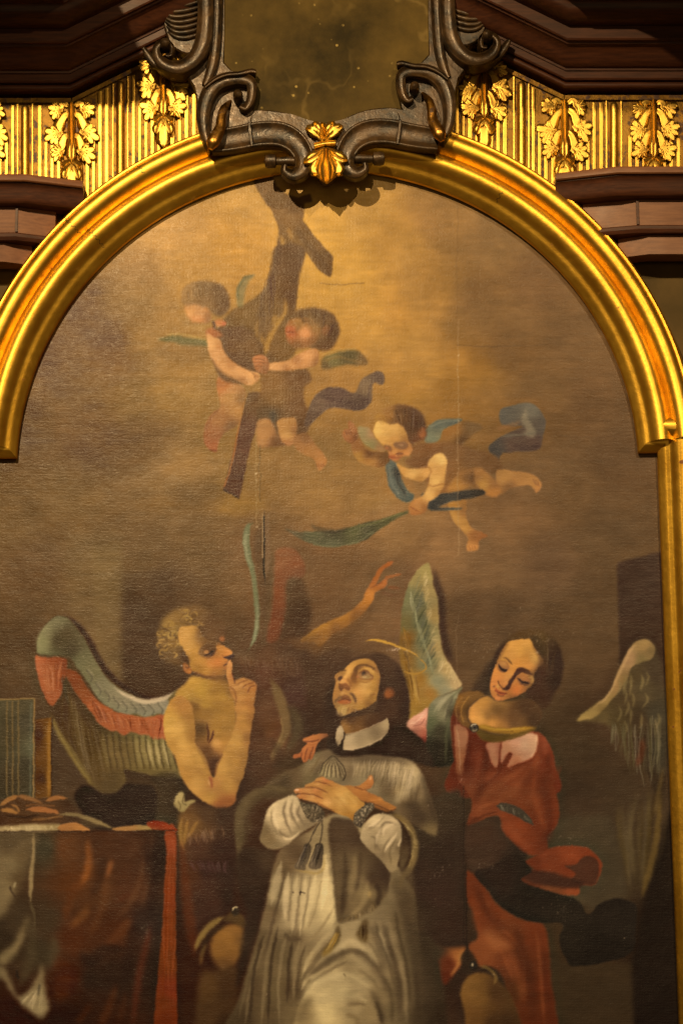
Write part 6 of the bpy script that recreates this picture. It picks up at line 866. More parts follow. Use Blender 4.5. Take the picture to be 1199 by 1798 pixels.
def marble(name, a, b, vein, speck):
    t = NT(name)
    n1, n2, nv, nm = t.noise(3.4, 8, .62), t.noise(11, 5), t.noise(2.3, 4, .5, stretch=(1, 1, .8)), t.noise(1.7, 3)
    vo = t.n('ShaderNodeTexVoronoi', Scale=26.0); t.l(t.coord(), vo.inputs['Vector'])
    c = t.mix(t.ramp(n1, [(.34, 0), (.66, 1)]), a, b)
    line = t.ramp(nv, [(.490, 0), (.498, 1), (.502, 1), (.510, 0)])
    c = t.mix(t.math('MULTIPLY', line, t.ramp(nm, [(.52, 0), (.62, .32)])), c, vein)
    c = t.mix(t.math('MULTIPLY', t.ramp(vo.outputs['Distance'], [(.09, .8), (.15, 0)]), t.ramp(n2, [(.50, 0), (.6, 1)])), c, speck)
    t.l(c, t.b.inputs['Base Color']); t.b.inputs['Roughness'].default_value = .6; t.b.inputs['Specular IOR Level'].default_value = .08
    t.l(t.bump(n2, .1, .002), t.b.inputs['Normal'])
    return t.m
M_MARBLE = marble('green_marble', (.024, .017, .004), (.110, .072, .017), (.26, .18, .06), (.40, .29, .09))
M_MARBLE_WALL = marble('olive_marble', (.060, .042, .016), (.115, .075, .028), (.17, .11, .045), (.16, .10, .04))

def canvas_material():
    t = NT('oil_on_canvas')
    a = t.n('ShaderNodeAttribute', attribute_name='paint')
    co = t.coord()
    def thread(axis):                                              # the weave, uneven like hand-spun thread
        w = t.n('ShaderNodeTexWave', wave_type='BANDS', bands_direction=axis, Scale=64.0, Distortion=4.5, Detail=3.0); w.inputs['Detail Scale'].default_value = 2.2
        t.l(co, w.inputs['Vector']); return w.outputs['Fac']
    weave = t.math('ADD', t.math('MULTIPLY', thread('Z'), 1.0), t.math('MULTIPLY', thread('X'), .75))
    slub = t.noise(70, 4, .6, co, stretch=(.6, 1, 1.3)); imp = t.noise(46, 6, .66, co); soft = t.noise(4.5, 3, .5, co); fine = t.noise(125, 3, .62, co, stretch=(.7, 1, 1.25))
    b = t.bump(soft, .25, .02)
    b = t.bump(weave, .2, .0007, b)
    b = t.bump(t.math('MULTIPLY', slub, t.ramp(soft, [(.35, .25), (.65, 1)])), .34, .0020, b)
    b = t.bump(imp, .22, .0026, b)
    b = t.bump(t.math('MULTIPLY', fine, t.ramp(t.noise(6, 4, .6, co), [(.35, .3), (.65, 1)])), .5, .0018, b)
    t.l(b, t.b.inputs['Normal'])
    t.l(a.outputs['Color'], t.b.inputs['Base Color'])
    t.l(t.ramp(imp, [(.3, .27), (.7, .40)]), t.b.inputs['Roughness'])
    t.b.inputs['Specular IOR Level'].default_value = .22
    return t.m
M_CANVAS = canvas_material()
# ---------------------------------------------------------------- layout of the arch
c0 = at(575, 815); CX, CZ = c0[0], c0[2]                            # centre of the arch
RAD = 537 * PXM * 1.0
RAD = float(np.mean([np.hypot(*(at(x, y)[[0, 2]] - (CX, CZ))) for x, y in ((133, 523), (253, 400), (77, 600), (892, 400), (973, 470), (1066, 593))]))
EARZ = at(575, 799)[2]; HALF = at(1154, 797)[0] - CX; ZLOW = at(600, 1900)[2]

# ---------------------------------------------------------------- altar wall and painting
def build_wall():
    x0, x1, z0, z1 = CX - 2.2, CX + 2.2, ZLOW - .3, at(600, -330)[2]
    V = [(x, y, z) for y in (.05, .25) for z in (z0, z1) for x in (x0, x1)]
    o = mesh_obj('altar_wall', V, [(0, 1, 3, 2), (4, 6, 7, 5), (0, 4, 5, 1), (2, 3, 7, 6), (0, 2, 6, 4), (1, 5, 7, 3)], M_MARBLE_WALL, smooth=0)
    tag(o, None, None, kind='structure')

def build_painting():
    paint_picture()
    st = .0028
    xs = np.arange(CX - HALF - .06, CX + HALF + .06, st); zs = np.arange(ZLOW, CZ + RAD + .06, st)
    gx, gz = np.meshgrid(xs, zs)
    n, m = gx.shape
    keep = (np.hypot(gx - CX, gz - CZ) < RAD + .07) | (gz < EARZ + .05)
    warp = .004 * np.sin(gx * 2.1 + 1) * np.sin(gz * 1.7)            # an old canvas is never quite flat
    V = np.stack([gx, np.clip(warp, -.004, .004) + .020, gz], -1).reshape(-1, 3)
    fq = np.arange((n - 1) * m).reshape(n - 1, m)[:, :-1]
    ok = keep[:-1, :-1] & keep[1:, :-1] & keep[:-1, 1:] & keep[1:, 1:]
    a = fq[ok]
    F = np.stack([a, a + 1, a + m + 1, a + m], 1)
    used = np.zeros(n * m, bool); used[F.ravel()] = True
    remap = np.cumsum(used) - 1
    V = V[used]; F = remap[F]
    px, py = seen(V)
    u = np.clip((px - PX0) * PS - .5, 0, PW - 1.01); v = np.clip((py - PY0) * PS - .5, 0, PH - 1.01)
    ui, vi = u.astype(int), v.astype(int); fu, fv = (u - ui)[:, None], (v - vi)[:, None]
    C = IM[vi, ui] * (1 - fu) * (1 - fv) + IM[vi, ui + 1] * fu * (1 - fv) + IM[vi + 1, ui] * (1 - fu) * fv + IM[vi + 1, ui + 1] * fu * fv
    C = C / 255.0
    lin = np.where(C <= .04045, C / 12.92, ((C + .055) / 1.055) ** 2.4)
    # the colours above are as seen in the lamplight: take the lamps' colour, fall-off and most of the varnish sheen back out, the rest stays painted in
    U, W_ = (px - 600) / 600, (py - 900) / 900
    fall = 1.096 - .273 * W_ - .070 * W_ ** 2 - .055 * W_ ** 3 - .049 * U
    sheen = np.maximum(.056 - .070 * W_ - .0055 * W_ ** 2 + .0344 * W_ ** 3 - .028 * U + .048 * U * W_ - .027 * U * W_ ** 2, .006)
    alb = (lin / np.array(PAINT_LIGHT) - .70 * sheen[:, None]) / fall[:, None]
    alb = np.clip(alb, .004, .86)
    me = bpy.data.meshes.new('altar_painting')
    me.vertices.add(len(V)); me.vertices.foreach_set('co', V.astype(np.float32).ravel())
    me.loops.add(F.size); me.loops.foreach_set('vertex_index', F.astype(np.int32).ravel())
    me.polygons.add(len(F)); me.polygons.foreach_set('loop_start', np.arange(0, F.size, 4, dtype=np.int32)); me.polygons.foreach_set('loop_total', np.full(len(F), 4, np.int32))
    me.polygons.foreach_set('use_smooth', np.ones(len(F), bool))
    me.update(calc_edges=True)
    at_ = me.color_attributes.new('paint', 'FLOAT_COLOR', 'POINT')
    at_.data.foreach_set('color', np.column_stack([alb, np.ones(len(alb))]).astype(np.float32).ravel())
    me.materials.append(M_CANVAS)
    o = bpy.data.objects.new('altar_painting', me); col.objects.link(o)
    tag(o, 'arched oil painting of a kneeling bearded man in grey cape between two winged angels', 'painting')

# ---------------------------------------------------------------- gilded frame
def frame_path():
    P = [(CX + HALF, ZLOW - .05), (CX + HALF, EARZ)]
    a0 = math.asin((EARZ - CZ) / RAD)
    P += [(CX + RAD * math.cos(a), CZ + RAD * math.sin(a)) for a in np.linspace(a0, math.pi - a0, 121)]
    P += [(CX - HALF, EARZ), (CX - HALF, ZLOW - .05)]
    return np.array(P)
def sweep_frame(name, prof, parent, mat, label=None):
    P = frame_path(); n = len(P)
    T = np.diff(P, axis=0); T /= np.linalg.norm(T, axis=1)[:, None]
    N = np.column_stack([T[:, 1], -T[:, 0]])                        # outward: away from the canvas
    nn = np.zeros_like(P)
    nn[0], nn[-1] = N[0], N[-1]
    for i in range(1, n - 1):
        s = N[i - 1] + N[i]; nn[i] = 2 * s / max(s @ s, .5)
    V = []
    for i in range(n):
        for (o, h) in prof: V.append((P[i, 0] + nn[i, 0] * o * PXM, -h * PXM * .80, P[i, 1] + nn[i, 1] * o * PXM))
    return mesh_obj(name, V, grid_faces(n, len(prof)), mat, parent, 38)
def arc(o0, h0, o1, h1, bulge, n=9):
    """profile curve between two points, bulging towards the viewer (+) or away (-)"""
    r = []
    for k in range(n):
        t = k / (n - 1); s = math.sin(math.pi * t)
        dx, dy = o1 - o0, h1 - h0; L_ = math.hypot(dx, dy)
        r.append((o0 + dx * t - dy / L_ * s * bulge, h0 + dy * t + dx / L_ * s * bulge))
    return r
def build_frame():
    f = empty('picture_frame', (CX, 0, ZLOW))
    tag(f, 'heavy gilded moulded frame arched round the painting with squared shoulders', 'picture frame')
    A_ = [tuple(q) for q in spline(np.array([(0, 4), (10, 14), (16, 18), (19, 20), (22, 23), (28, 31), (35, 37), (42, 39), (49, 36.5), (55, 31), (59, 25)], float), False, 4)]
    B_ = [tuple(q) for q in spline(np.array([(59, 25), (63, 33), (68, 41), (74, 46.5), (82, 48.5), (89, 46), (94, 41)], float), False, 4)]
    sight = [(-1, -6), (-1, 2)] + [q for q in A_ if q[0] <= 19.001]
    inner = [q for q in A_ if q[0] >= 18.999]; hollow = [q for q in B_ if q[0] <= 68.001]
    outer = [q for q in B_ if q[0] >= 67.999] + [(95.5, 39.5), (97, 40.5), (100, 40), (104, 34), (106.5, 24), (106.5, -30)]
    for name, prof in (('sight_edge', sight), ('inner_moulding', inner), ('scotia', hollow), ('outer_moulding', outer)): sweep_frame(name, prof, f, M_GOLD)
    # opened joints in the gilding
    full = sight + inner + hollow + outer[:-1]
    for ang, r0, r1 in ((2.376, 60, 104), (2.352, 14, 62), (1.0, 20, 40), (2.12, 74, 96)):
        V = []
        for k, (o, h) in enumerate(full):
            if r0 <= o <= r1:
                for s in (-1, 1):
                    a = ang + s * .0011 + .004 * math.sin(k * 1.3); R_ = RAD + o * PXM
                    V.append((CX + R_ * math.cos(a), -(h * .80 + .35) * PXM, CZ + R_ * math.sin(a)))
        mesh_obj('open_joint', V, grid_faces(len(V) // 2, 2), M_SCROLL, f, 0)
    return f

# ---------------------------------------------------------------- carved gilding
def relief(lobes, Y, lift, res=(9, 7)):
    """one mesh of overlapping tongues; each lobe: (path px, widths px, height px, scallops)"""
    V, F = [], []
    for q, (path, ws, hgt, sc) in enumerate(lobes):
        s = spline(np.column_stack([np.asarray(path, float), np.asarray(ws, float)]), False, 6)
        k = np.linspace(0, len(s) - 1, res[0]); s = np.stack([np.interp(k, range(len(s)), s[:, i]) for i in range(3)], 1)
        d = np.gradient(s[:, :2], axis=0); d /= np.maximum(np.linalg.norm(d, axis=1), 1e-6)[:, None]
        nrm = np.column_stack([-d[:, 1], d[:, 0]])
        off = len(V)
        for i in range(res[0]):
            t = i / (res[0] - 1)
            end = math.sqrt(max(0.0, 1 - max(0.0, (t - .70) / .30) ** 2)) if t > .7 else min(1, .6 + t * 2)
            w = s[i, 2] / 2 * (max(end, .06)) * (1 + .16 * math.cos(t * sc * 2 * math.pi))
            for j in range(res[1]):
                u = -1 + 2 * j / (res[1] - 1)
                p = s[i, :2] + nrm[i] * u * w
                z = hgt * (1 - u * u) ** .6 * (.55 + .45 * math.sin(math.pi * min(1, t * 1.1))) - hgt * .42 * math.exp(-(u / .22) ** 2) + hgt * .55 * t ** 3 * (1 - abs(u) * .6)
                y = Y - (z + lift + q * .12) * PXM if abs(u) < 1 else Y + .004
                V.append(at(p[0], p[1], y))
        F += grid_faces(res[0], res[1], off=off)
    return V, F
def leaf_lobes(x, y0, y1, w, rnd, lean=0.0):
    """an acanthus leaf hanging from y0 to y1: stem, side branches that end in fingers, three-lobed tip"""
    h = y1 - y0; L_ = []
    sk = lambda yy: y0 + h * yy
    for side in (-1, 1):
        for (ya, yb, reach, size) in ((.05, .10, .90, .8), (.12, .36, 1.0, 1.0), (.38, .60, .80, .9)):
            j = rnd.uniform(-.02, .02)
            xa, xb = x + side * w * .07, x + side * w * .30 * reach
            ym = sk((ya + yb) / 2 - .05 + j); ye = sk(yb + j)
            L_.append(([(xa, sk(ya)), ((xa + xb) / 2, ym), (xb, ye)], [h * .08, h * .14 * size, h * .17 * size], 3.6, 1))
            for (dx, dy, l0) in ((.10, -.75, .7), (.36, -.50, .9), (.60, -.12, 1.05), (.58, .33, 1.0), (.34, .66, .95), (.02, .72, .8), (-.35, .62, .6)):
                r = h * .19 * size * l0 * rnd.uniform(.78, 1.18)
                ex, ey = xb + side * dx * r * 1.25, ye + dy * r * 1.25
                L_.append(([(xb - side * r * .35, ye - dy * r * .3), ((xb + ex) / 2, (ye + ey) / 2 - r * .05), (ex, ey)], [r * .55, r * .62, r * .46], 4.0, 1))
    L_.append(([(x, sk(0)), (x, sk(.25)), (x, sk(.5)), (x, sk(.72))], [w * .14, w * .18, w * .22, w * .30], 8.0, 1))
    for (dx, dy, l0) in ((-.62, .05, .8), (.62, .05, .8), (-.42, .62, .95), (.42, .62, .95), (0, 1.0, 1.25)):
        r = h * .20 * l0
        L_.append(([(x + dx * r * .1, sk(.70)), (x + dx * r * .7, sk(.74) + dy * r * .55), (x + dx * r * 1.1, sk(.76) + dy * r * 1.25)], [r * .5, r * .85, r * .68], 8.5, 1))
    return L_

def top_line(x):                                                    # top of the frieze in the photograph
    if x < 126: return 172
    if x < 573: return 172 - (x - 126) * .49
    if x < 990: return 167 - (990 - x) * .49
    return 167
def foot_line(x):                                                   # where the arched frame covers the frieze
    X = at(x, 300, FY)[0] - CX; R_ = RAD + 62 * PXM
    if abs(X) >= R_ - .02: return 362
    return min(362, seen(np.array((CX + X, FY, CZ + math.sqrt(R_ * R_ - X * X))))[1])
FY = -.012                                                          # face of the frieze
def vstrip(name, xa, xb, ya, yb, parent, mat, h=3.0, round_top=True, bulge=1, Y=FY):
    """one upright fillet or rod of the fluting with rounded head"""
    n, m = 15, 7; V = []
    xc, hw = (xa + xb) / 2, (xb - xa) / 2
    A, B = at(xc, ya, Y), at(xc, yb, Y)
    for i in range(n):
        t = i / (n - 1); t = t ** 1.6
        f = 1.0
        d = (A[2] - B[2]) * t / (hw * PXM)
        if round_top and d < 1: f = math.sqrt(max(0, 1 - (1 - d) ** 2))
        f = max(f, .02)
        for j in range(m):
            u = -1 + 2 * j / (m - 1)
            yy = Y - (h * (1 - abs(u) ** (2 if bulge == 1 else 6)) ** .5 * (f if round_top else 1)) * PXM if 0 < j < m - 1 else Y + .003
            V.append((A[0] + (B[0] - A[0]) * t + u * hw * PXM * f, yy, A[2] + (B[2] - A[2]) * t))
    return mesh_obj(name, V, grid_faces(n, m), mat, parent, 50)
def build_frieze():
    fr = empty('gilded_frieze', (CX, FY, at(575, 345)[2]))
    tag(fr, 'gilded fluted frieze with acanthus leaves between wooden cornice and arched frame', 'frieze')
    rnd = random.Random(5)
    for xs in ([(-60, 126), (126, 380)], [(770, 990), (990, 1270)]):
        for (xa, xb) in xs:
            g = .7
            top = [(xa + g, top_line(xa + .01)), (xb - g, top_line(xb - .01))]
            xx = np.linspace(xb - g, xa + g, 24)
            out = top + [(x, foot_line(x)) for x in xx]
            V = [at(x, y, Y) for Y in (FY, .045) for (x, y) in out]; n = len(out)
            mesh_obj('panel', V, [tuple(range(n)), tuple(range(2 * n - 1, n - 1, -1))] + [(i, n + i, n + (i + 1) % n, (i + 1) % n) for i in range(n)], M_GOLD_SHADE, fr, 0)
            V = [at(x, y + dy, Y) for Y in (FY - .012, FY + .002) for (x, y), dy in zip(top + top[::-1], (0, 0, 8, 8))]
            mesh_obj('top_fillet', V, [(0, 1, 2, 3), (7, 6, 5, 4), (0, 4, 5, 1), (1, 5, 6, 2), (2, 6, 7, 3), (3, 7, 4, 0)], M_GOLD_SHADE, fr, 0)
    leaves, rods = [126, 287, 850, 991, 1147, -30], [45, 212, 915, 1077, 1222, 350, 795]
    solid = [(x - 9, x + 9) for x in rods]
    for x in rods:
        if x in (350, 795): continue
        vstrip('rod', x - 8.5, x + 8.5, top_line(x) + 12, foot_line(x), fr, M_GOLD_OLD, 9.0)
        for s in (-1, 1): vstrip('fillet', x + s * 13 - 2.2, x + s * 13 + 2.2, top_line(x + s * 13) + 9, foot_line(x + s * 13), fr, M_GOLD_OLD, 4.5, True, 2)
    x = -55.0
    while x < 1262:
        if not (372 < x < 772):
            w = 9.0 + rnd.uniform(-1.3, 1.3)
            near_rod = min(abs(x + w / 2 - r) for r in rods if r not in (350, 795)) < 19.5
            dl = min(abs(x + w / 2 - q) for q in leaves)
            joint = min(abs(x - 126), abs(x - 990)) < 1 or any(x < q < x + w for q in (126, 990))
            if not near_rod and not joint:
                low = dl < 46 and dl > 17
                ytop = top_line(x + w / 2) + (70 + rnd.uniform(-4, 4) if low else (12 if dl >= 17 else 120))
                if foot_line(x + w / 2) - ytop > 12: vstrip('fillet', x, x + w, ytop, foot_line(x + w / 2), fr, M_GOLD_OLD, 5.0, True, 2)
            x += w + 2.8 + rnd.uniform(-.4, .6)
        else: x += 10
    for x in leaves:
        y0 = top_line(x) + 7
        V, F = relief(leaf_lobes(x, y0, y0 + 146 + rnd.uniform(-5, 7), 84 + rnd.uniform(-6, 6), rnd), FY - .004, .8)
        mesh_obj('acanthus_leaf', V, F, M_GOLD_OLD, fr, 60)

# ---------------------------------------------------------------- wooden cornice above, architrave blocks below
def prism_path(name, pts, prof, parent, mat, Y0=0.0):
    """a moulding: path of (x px, y px, extra projection m), profile of (projection m, drop m below the path)"""
    V = []
    for (x, y, e) in pts:
        b = at(x, y, FY)
        for (p, z) in prof: V.append((b[0], Y0 - p - e, b[2] - z))
    n, m = len(pts), len(prof)
    F = grid_faces(n, m)
    F += [tuple(range(m)), tuple(range((n - 1) * m, n * m))]
    return mesh_obj(name, V, F, mat, parent, 35)
def build_cornice():
    co = empty('wooden_cornice', (CX, -.1, at(575, 170)[2]))
    tag(co, 'dark stepped mahogany cornice rising above the gilded frieze', 'cornice')
    sides = [([(-150, 168, 0), (126, 168, 0), (345, 168 - 219 * .49, 0)], 168), ([(1350, 163, 0), (990, 163, 0), (790, 163 - 200 * .49, 0)], 163)]
    k = PXM
    steps = [('bead', [(-.05, 0), (.050, 0)] + [(.050 + 6 * k * math.sin(a), -6 * k + 6 * k * math.cos(a) * 1.0) for a in np.linspace(0, math.pi, 7)] + [(.05, -13 * k), (-.05, -13 * k)]),
             ('fillet', [(-.05, -13 * k), (.068, -13 * k), (.072, -16 * k), (.072, -29 * k), (-.05, -29 * k)]),
             ('cyma', [(-.05, -29 * k), (.078, -29 * k), (.080, -33 * k)] + [(.080 + .075 * t, -33 * k - 30 * k * (t - math.sin(2 * math.pi * t) / 7)) for t in np.linspace(0, 1, 10)] + [(.158, -66 * k), (-.05, -66 * k)]),
             ('fascia', [(-.05, -66 * k), (.172, -66 * k), (.176, -69 * k), (.176, -92 * k), (-.05, -92 * k)]),
             ('ovolo', [(-.05, -92 * k), (.186, -92 * k)] + [(.186 + .07 * math.sin(t), -92 * k - 24 * k * (1 - math.cos(t))) for t in np.linspace(0, math.pi / 2, 8)] + [(.262, -120 * k), (-.05, -120 * k)]),
             ('corona', [(-.05, -120 * k), (.40, -120 * k), (.405, -124 * k), (.405, -152 * k), (-.05, -152 * k)])]
    for pts, y in sides:
        for name, prof in steps[:-1]: prism_path(name, pts, prof, co, M_WOOD)
        prism_path('corona', pts[:2], steps[-1][1], co, M_WOOD)
        prism_path('corona', pts[1:], [(min(p, .27), z) for p, z in steps[-1][1]], co, M_WOOD)
        # unseen upper corona, deepened to shade the frieze, cut short to light the ramp
        s = 1 if pts[0][0] < 0 else -1
        a, b = pts[1], pts[2]
        t = .10 if s > 0 else .02
        cut = (a[0] + (b[0] - a[0]) * t, a[1] + (b[1] - a[1]) * t, 0)
        prism_path('shade_overhang', [pts[0], pts[1], cut], [(-.05, -152 * k), (.50, -152 * k), (.56, -160 * k), (.80, -172 * k), (1.26, -184 * k), (1.28, -250 * k), (-.05, -250 * k)], co, M_WOOD)
def build_architraves():
    k = PXM
    sets = [([(-150, 332, .10), (52, 331, .10), (150, 331, .035)], [(-150, 332, .075), (36, 331, .075), (100, 331, .028)], [(-150, 332, .06), (14, 331, .06), (60, 331, .02)], 331),
            ([(1350, 318, .10), (1076, 318, .10), (972, 318, .035)], [(1350, 318, .075), (1112, 318, .075), (1020, 318, .028)], [(1350, 318, .06), (1130, 318, .06), (1080, 318, .02)], 318)]
    for top, mid, low, y in sets:
        x = top[1][0]
        a = empty('wooden_architrave', at(x, y + 140, -.05))
        tag(a, 'short moulded mahogany architrave block butting against the arched frame under the frieze', 'architrave', 'architrave blocks under the frieze')
        prism_path('top_slab', top, [(-.06, 0), (.052, 0), (.054, 2 * k), (.054, 11 * k), (.050, 13 * k), (-.06, 13 * k)], a, M_WOOD_LIGHT)
        prism_path('cyma', top, [(-.06, 13 * k), (.040, 13 * k)] + [(.040 - .034 * t, 15 * k + 32 * k * (t - math.sin(2 * math.pi * t) / 8)) for t in np.linspace(0, 1, 9)] + [(-.06, 48 * k)], a, M_WOOD)
        prism_path('face_panel', mid, [(-.06, 48 * k), (.002, 48 * k), (.002, 96 * k), (-.06, 96 * k)], a, M_WOOD_LIGHT)
        prism_path('bead', mid, [(-.06, 97 * k), (.010, 97 * k), (.018, 100 * k), (.020, 106 * k), (.014, 112 * k), (-.06, 113 * k)], a, M_WOOD)
        prism_path('lower_panel', low, [(-.06, 113 * k), (.006, 113 * k), (.006, 148 * k), (-.002, 150 * k), (-.06, 150 * k)], a, M_WOOD_LIGHT)
        prism_path('pilaster_edge', [(mid[1][0] - (mid[1][0] > 600) * 0 - 2, y, .0755), (mid[1][0] + 2, y, .0755)], [(-.01, 49 * k), (.0075, 49 * k), (.0075, 95 * k), (-.01, 95 * k)], a, M_WOOD)

# ---------------------------------------------------------------- scrolled crest
def band(name, path, ws, Yf, Yb, parent, mat, rim=.010, px=True, flip=None, n=6):
    """a carved scroll band: follows a line, dished face between raised rims, real depth"""
    Yf = Yf * KD
    p = np.asarray(path, float)
    if flip is not None: p = np.column_stack([flip[0] - p[:, 0], p[:, 1] + flip[1]])
    s = spline(np.column_stack([p, np.asarray(ws, float)]), False, n)
    d = np.gradient(s[:, :2], axis=0); d /= np.maximum(np.linalg.norm(d, axis=1), 1e-6)[:, None]
    nr = np.column_stack([-d[:, 1], d[:, 0]])
    prof = [(-1, 1.0), (-1, .12), (-.93, .03), (-.84, 0), (-.74, .04), (-.66, .16), (-.3, .26), (0, .28), (.3, .26), (.66, .16), (.74, .04), (.84, 0), (.93, .03), (1, .12), (1, 1.0)]
    V = []
    for i in range(len(s)):
        for (u, g) in prof:
            q = s[i, :2] + nr[i] * u * s[i, 2] / 2
            Y = Yb if g == 1.0 else Yf + g * rim * 4
            w = at(q[0], q[1], Yf); V.append((w[0], Y, w[2]))
    m = len(prof); F = grid_faces(len(s), m, True)
    F += [tuple(range(m)), tuple(range((len(s) - 1) * m, len(s) * m))]
    return mesh_obj(name, V, F, mat, parent, 45)
def tube(name, path, rs, Yf, parent, mat, flip=None, m=12, flat=1.0, yo=None):
    Yf = Yf * KD
    p = np.asarray(path, float)
    if flip is not None: p = np.column_stack([flip[0] - p[:, 0], p[:, 1] + flip[1]])
    yo = np.zeros(len(p)) if yo is None else np.asarray(yo, float)
    s = spline(np.column_stack([p, np.asarray(rs, float), yo]), False, 6)
    d = np.gradient(s[:, :2], axis=0); d /= np.maximum(np.linalg.norm(d, axis=1), 1e-6)[:, None]
    nr = np.column_stack([-d[:, 1], d[:, 0]]); V = []
    for i in range(len(s)):
        w = at(s[i, 0], s[i, 1], Yf); r = max(s[i, 2], .4) * PXM
        for j in range(m):
            a = 2 * math.pi * j / m
            V.append((w[0] + nr[i, 0] * r * math.cos(a), Yf + s[i, 3] + r * flat * math.sin(a), w[2] - nr[i, 1] * r * math.cos(a)))
    F = grid_faces(len(s), m, True) + [tuple(range(m)), tuple(range((len(s) - 1) * m, len(s) * m))]
    return mesh_obj(name, V, F, mat, parent, 60)
def plate(name, outline, Yf, Yb, parent, mat, flip=None, smooth_line=True):
    Yf = Yf * KD
    p = np.asarray(outline, float)
    if flip is not None: p = np.column_stack([flip[0] - p[:, 0], p[:, 1] + flip[1]])
    s = spline(p, True, 4) if smooth_line else p
    W = np.array([at(x, y, Yf) for x, y in s]); n = len(W); c = W.mean(0)
    IN = W + (c - W) / np.maximum(np.linalg.norm(c - W, axis=1), 1e-6)[:, None] * .006
    V = [(w[0], Yb, w[2]) for w in W] + [(w[0], Yf + .006, w[2]) for w in W] + [(w[0], Yf, w[2]) for w in IN]
    F = [(i, (i + 1) % n, n + (i + 1) % n, n + i) for i in range(n)] + [(n + i, n + (i + 1) % n, 2 * n + (i + 1) % n, 2 * n + i) for i in range(n)] + [tuple(range(2 * n, 3 * n))]
    return mesh_obj(name, V, F, mat, parent, 40)
def stub(name, x, y, r, Yf, length, parent, mat, axis='y', flip=None, prof=None):
    """a turned knob: lathe along y (towards the viewer) or x"""
    Yf = Yf * KD
    if flip is not None: x, y = flip[0] - x, y + flip[1]
    s = -1 if flip is not None else 1
    c = at(x, y, Yf); V = []
    prof = prof or [(0, .9), (.25, 1), (.7, 1), (.85, .92), (.95, .7), (1, .0)]
    m = 18
    for (t, k) in prof:
        for j in range(m):
            a = 2 * math.pi * j / m; u, v = r * PXM * k * math.cos(a), r * PXM * k * math.sin(a)
            V.append((c[0] + u, Yf - t * length, c[2] + v) if axis == 'y' else (c[0] - s * t * length, Yf + u, c[2] + v))
    return mesh_obj(name, V, grid_faces(len(prof), m, True) + [tuple(range(m))], mat, parent, 50)

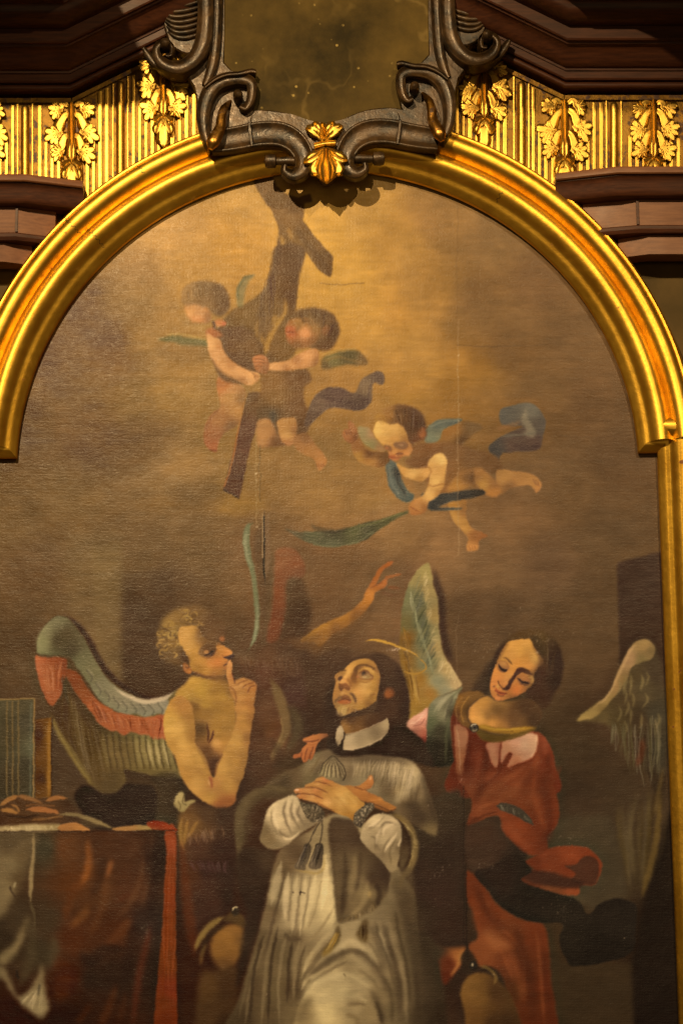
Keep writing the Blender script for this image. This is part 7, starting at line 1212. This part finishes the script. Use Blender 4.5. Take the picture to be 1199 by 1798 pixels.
KD = .43                                                            # the crest stands closer to the wall
def g2(pts): return np.asarray(pts, float) * .2002 + (240, 0)
def h2(pts): return np.asarray(pts, float) * .2002 + (460, 180)
def build_crest():
    c = empty('scrolled_crest', (CX, -.1, at(572, 320)[2]))
    tag(c, 'dark bronzed scrollwork crest with marble panel and small gilt mask-like leaf over the arch', 'ornament')
    A = c
    plate('marble_panel', [(380, -60), (770, -60), (770, 120), (745, 200), (660, 215), (572, 222), (490, 215), (405, 205), (385, 120)], -.178, .04, A, M_MARBLE, smooth_line=False)
    for k, fl in ((0, None), (1, (1146, -14))):
        F_ = fl
        plate('back_plate', g2([(430, 660), (560, 560), (640, 380), (650, 150), (650, -60), (770, -60), (770, 300), (765, 540), (840, 620), (1010, 640), (1040, 900), (1000, 1060), (700, 1180), (600, 1250), (540, 1050), (530, 880), (500, 760)]), -.20, .03, A, M_SCROLL, F_, False)
        band('stem', g2([(705, -80), (700, 150), (690, 350), (672, 520), (640, 640), (600, 740)]), [19, 19, 19, 18, 16, 12], -.25, -.04, A, M_SCROLL, .007, flip=F_)
        uv = band('upper_volute', g2([(600, -80), (605, 80), (600, 230), (575, 380), (510, 500), (410, 575), (300, 580), (205, 525), (170, 440), (200, 380), (260, 362), (310, 405), (300, 470), (255, 478)]), [27, 28, 29, 29, 27, 25, 22, 19, 15, 12, 10, 9, 8, 6], -.31, -.06, A, M_SCROLL, .010, flip=F_)
        band('volute_hook', g2([(230, 590), (150, 540), (95, 470), (58, 412)]), [10, 14, 13, 6], -.285, -.10, uv, M_SCROLL, .006, flip=F_)
        stub('volute_eye', *g2((262, 432)), 9.5, -.25, .07, uv, M_SCROLL, flip=F_)
        for r in range(7):
            y = 30 + r * 46
            tube('shell_rib', g2([(205 + r * 12, y - 30), (260 + r * 14, y + 18), (350 + r * 12, y + 30), (470 + r * 6, y + 10), (560, y - 20)]), [2, 4.5, 5, 4.5, 3], -.235 + r * .004, A, M_SCROLL, F_, 10, 1.2)
        plate('shell_back', g2([(190, -60), (600, -60), (590, 330), (480, 470), (330, 420), (260, 300), (215, 120)]), -.205, .0, A, M_SCROLL, F_)
        cs = band('c_scroll', g2([(905, 925), (955, 940), (995, 880), (1010, 800), (1005, 725), (950, 690), (850, 680), (740, 708), (655, 775), (605, 880), (585, 1000), (590, 1120), (615, 1220), (650, 1300)]), [8, 12, 15, 17, 19, 21, 24, 26, 27, 26, 24, 20, 15, 8], -.285, -.06, A, M_SCROLL, .009, flip=F_)
        stub('c_scroll_eye', *g2((895, 890)), 9, -.19, .08, cs, M_SCROLL, flip=F_)
        band('c_scroll_lip', g2([(1045, 625), (1000, 618), (900, 640), (790, 650), (690, 690), (600, 760)]), [7, 8, 7, 6, 6, 4], -.30, -.09, cs, M_SCROLL, .005, flip=F_)
        tube('pendant_leaf', g2([(830, 828), (795, 880), (760, 950), (742, 1040), (735, 1120), (705, 1200), (672, 1270), (650, 1325)]), [2.5, 5, 7.4, 8.6, 9.6, 11.5, 12, 5], -.30, A, M_BRONZE, F_, 14, .8, [.05, .03, .01, 0, -.005, -.015, -.02, -.02])
        # lower bands curling to the middle
        e = (0, 0) if k == 0 else None
        q2 = lambda pts: np.asarray(pts, float) / 3 + (400, 0)
        F2 = None if k == 0 else (1140, -4)
        plate('apron', q2([(-60, 560), (60, 590), (160, 575), (300, 590), (420, 640), (520, 690), (520, 830), (430, 800), (330, 720), (120, 760), (-30, 780), (-120, 700)]), -.205, -.02, A, M_SCROLL, F2)
        ss = band('s_scroll', q2([(-90, 745), (-20, 735), (60, 722), (180, 700), (280, 705), (355, 745), (398, 815), (392, 885), (345, 918), (300, 895), (300, 860)]), [38, 42, 43, 44, 44, 41, 36, 29, 22, 15, 8], -.275, -.08, A, M_SCROLL, .010, flip=F2)
        band('scroll_collar', q2([(112, 642), (118, 700), (128, 768)]), [4, 6, 4], -.285, -.12, ss, M_SCROLL, .004, flip=F2)
        stub('scroll_knob', 492 + 16, 283, 12, -.225, .085, ss, M_SCROLL, 'x', F2, [(-.3, .7), (0, .75), (.35, .62), (.5, .6), (.55, 1.0), (.8, 1.08), (.95, .9), (1, .0)])
    plate('middle_apron', [(440, 203), (500, 198), (540, 210), (573, 214), (606, 208), (648, 194), (700, 198), (690, 240), (612, 262), (534, 262), (462, 246)], -.215, -.02, A, M_SCROLL)
    # gilt leaf in the middle
    lob = lambda pts, ws, h, sc=2: (h2(pts), [w * .27 for w in ws], h, sc)
    V, F = relief([lob([(545, 330), (490, 270), (430, 235), (378, 235)], [60, 80, 80, 60], 8), lob([(545, 330), (500, 260), (470, 200), (452, 165)], [50, 64, 70, 50], 8), lob([(545, 330), (535, 260), (530, 210), (525, 170)], [50, 60, 64, 50], 8), lob([(550, 330), (580, 260), (610, 205), (630, 160)], [50, 64, 74, 56], 8), lob([(550, 330), (610, 270), (660, 230), (712, 205)], [60, 80, 84, 60], 8), lob([(548, 320), (546, 260), (545, 200)], [40, 40, 30], 11)], -.255 * KD, 2)
    mesh_obj('palmette', V, F, M_GOLD_OLD, A, 60)
    band('tie_bar', h2([(458, 372), (500, 362), (550, 352), (600, 348), (645, 346)]), [8, 8, 8, 8, 8], -.30, -.08, A, M_GOLD_OLD, .005)
    V, F = relief([lob([(555, 400), (480, 460), (420, 500), (362, 535)], [50, 80, 84, 70], 9), lob([(560, 400), (640, 460), (700, 495), (752, 515)], [50, 80, 84, 70], 9), lob([(530, 430), (480, 540), (465, 610), (470, 650)], [60, 90, 90, 60], 9), lob([(590, 430), (650, 540), (670, 610), (668, 650)], [60, 90, 90, 60], 9), lob([(540, 420), (520, 540), (520, 620), (515, 680)], [60, 80, 90, 60], 11), lob([(580, 420), (600, 540), (610, 620), (612, 675)], [60, 80, 90, 60], 11), lob([(562, 395), (562, 500), (565, 620), (568, 715)], [50, 70, 120, 90], 14)], -.25 * KD, 2)
    mesh_obj('leaf_drop', V, F, M_GOLD_OLD, A, 60)
    plate('leaf_block', h2([(480, 300), (630, 300), (650, 420), (650, 560), (620, 640), (560, 660), (510, 640), (480, 560), (475, 420)]), -.235, -.02, A, M_SCROLL)
# ---------------------------------------------------------------- build everything
PAINT_LIGHT = (1.0, 0.71, 0.36)
build_wall()
build_painting()
build_frame()
build_cornice()
build_architraves()
build_frieze()
build_crest()
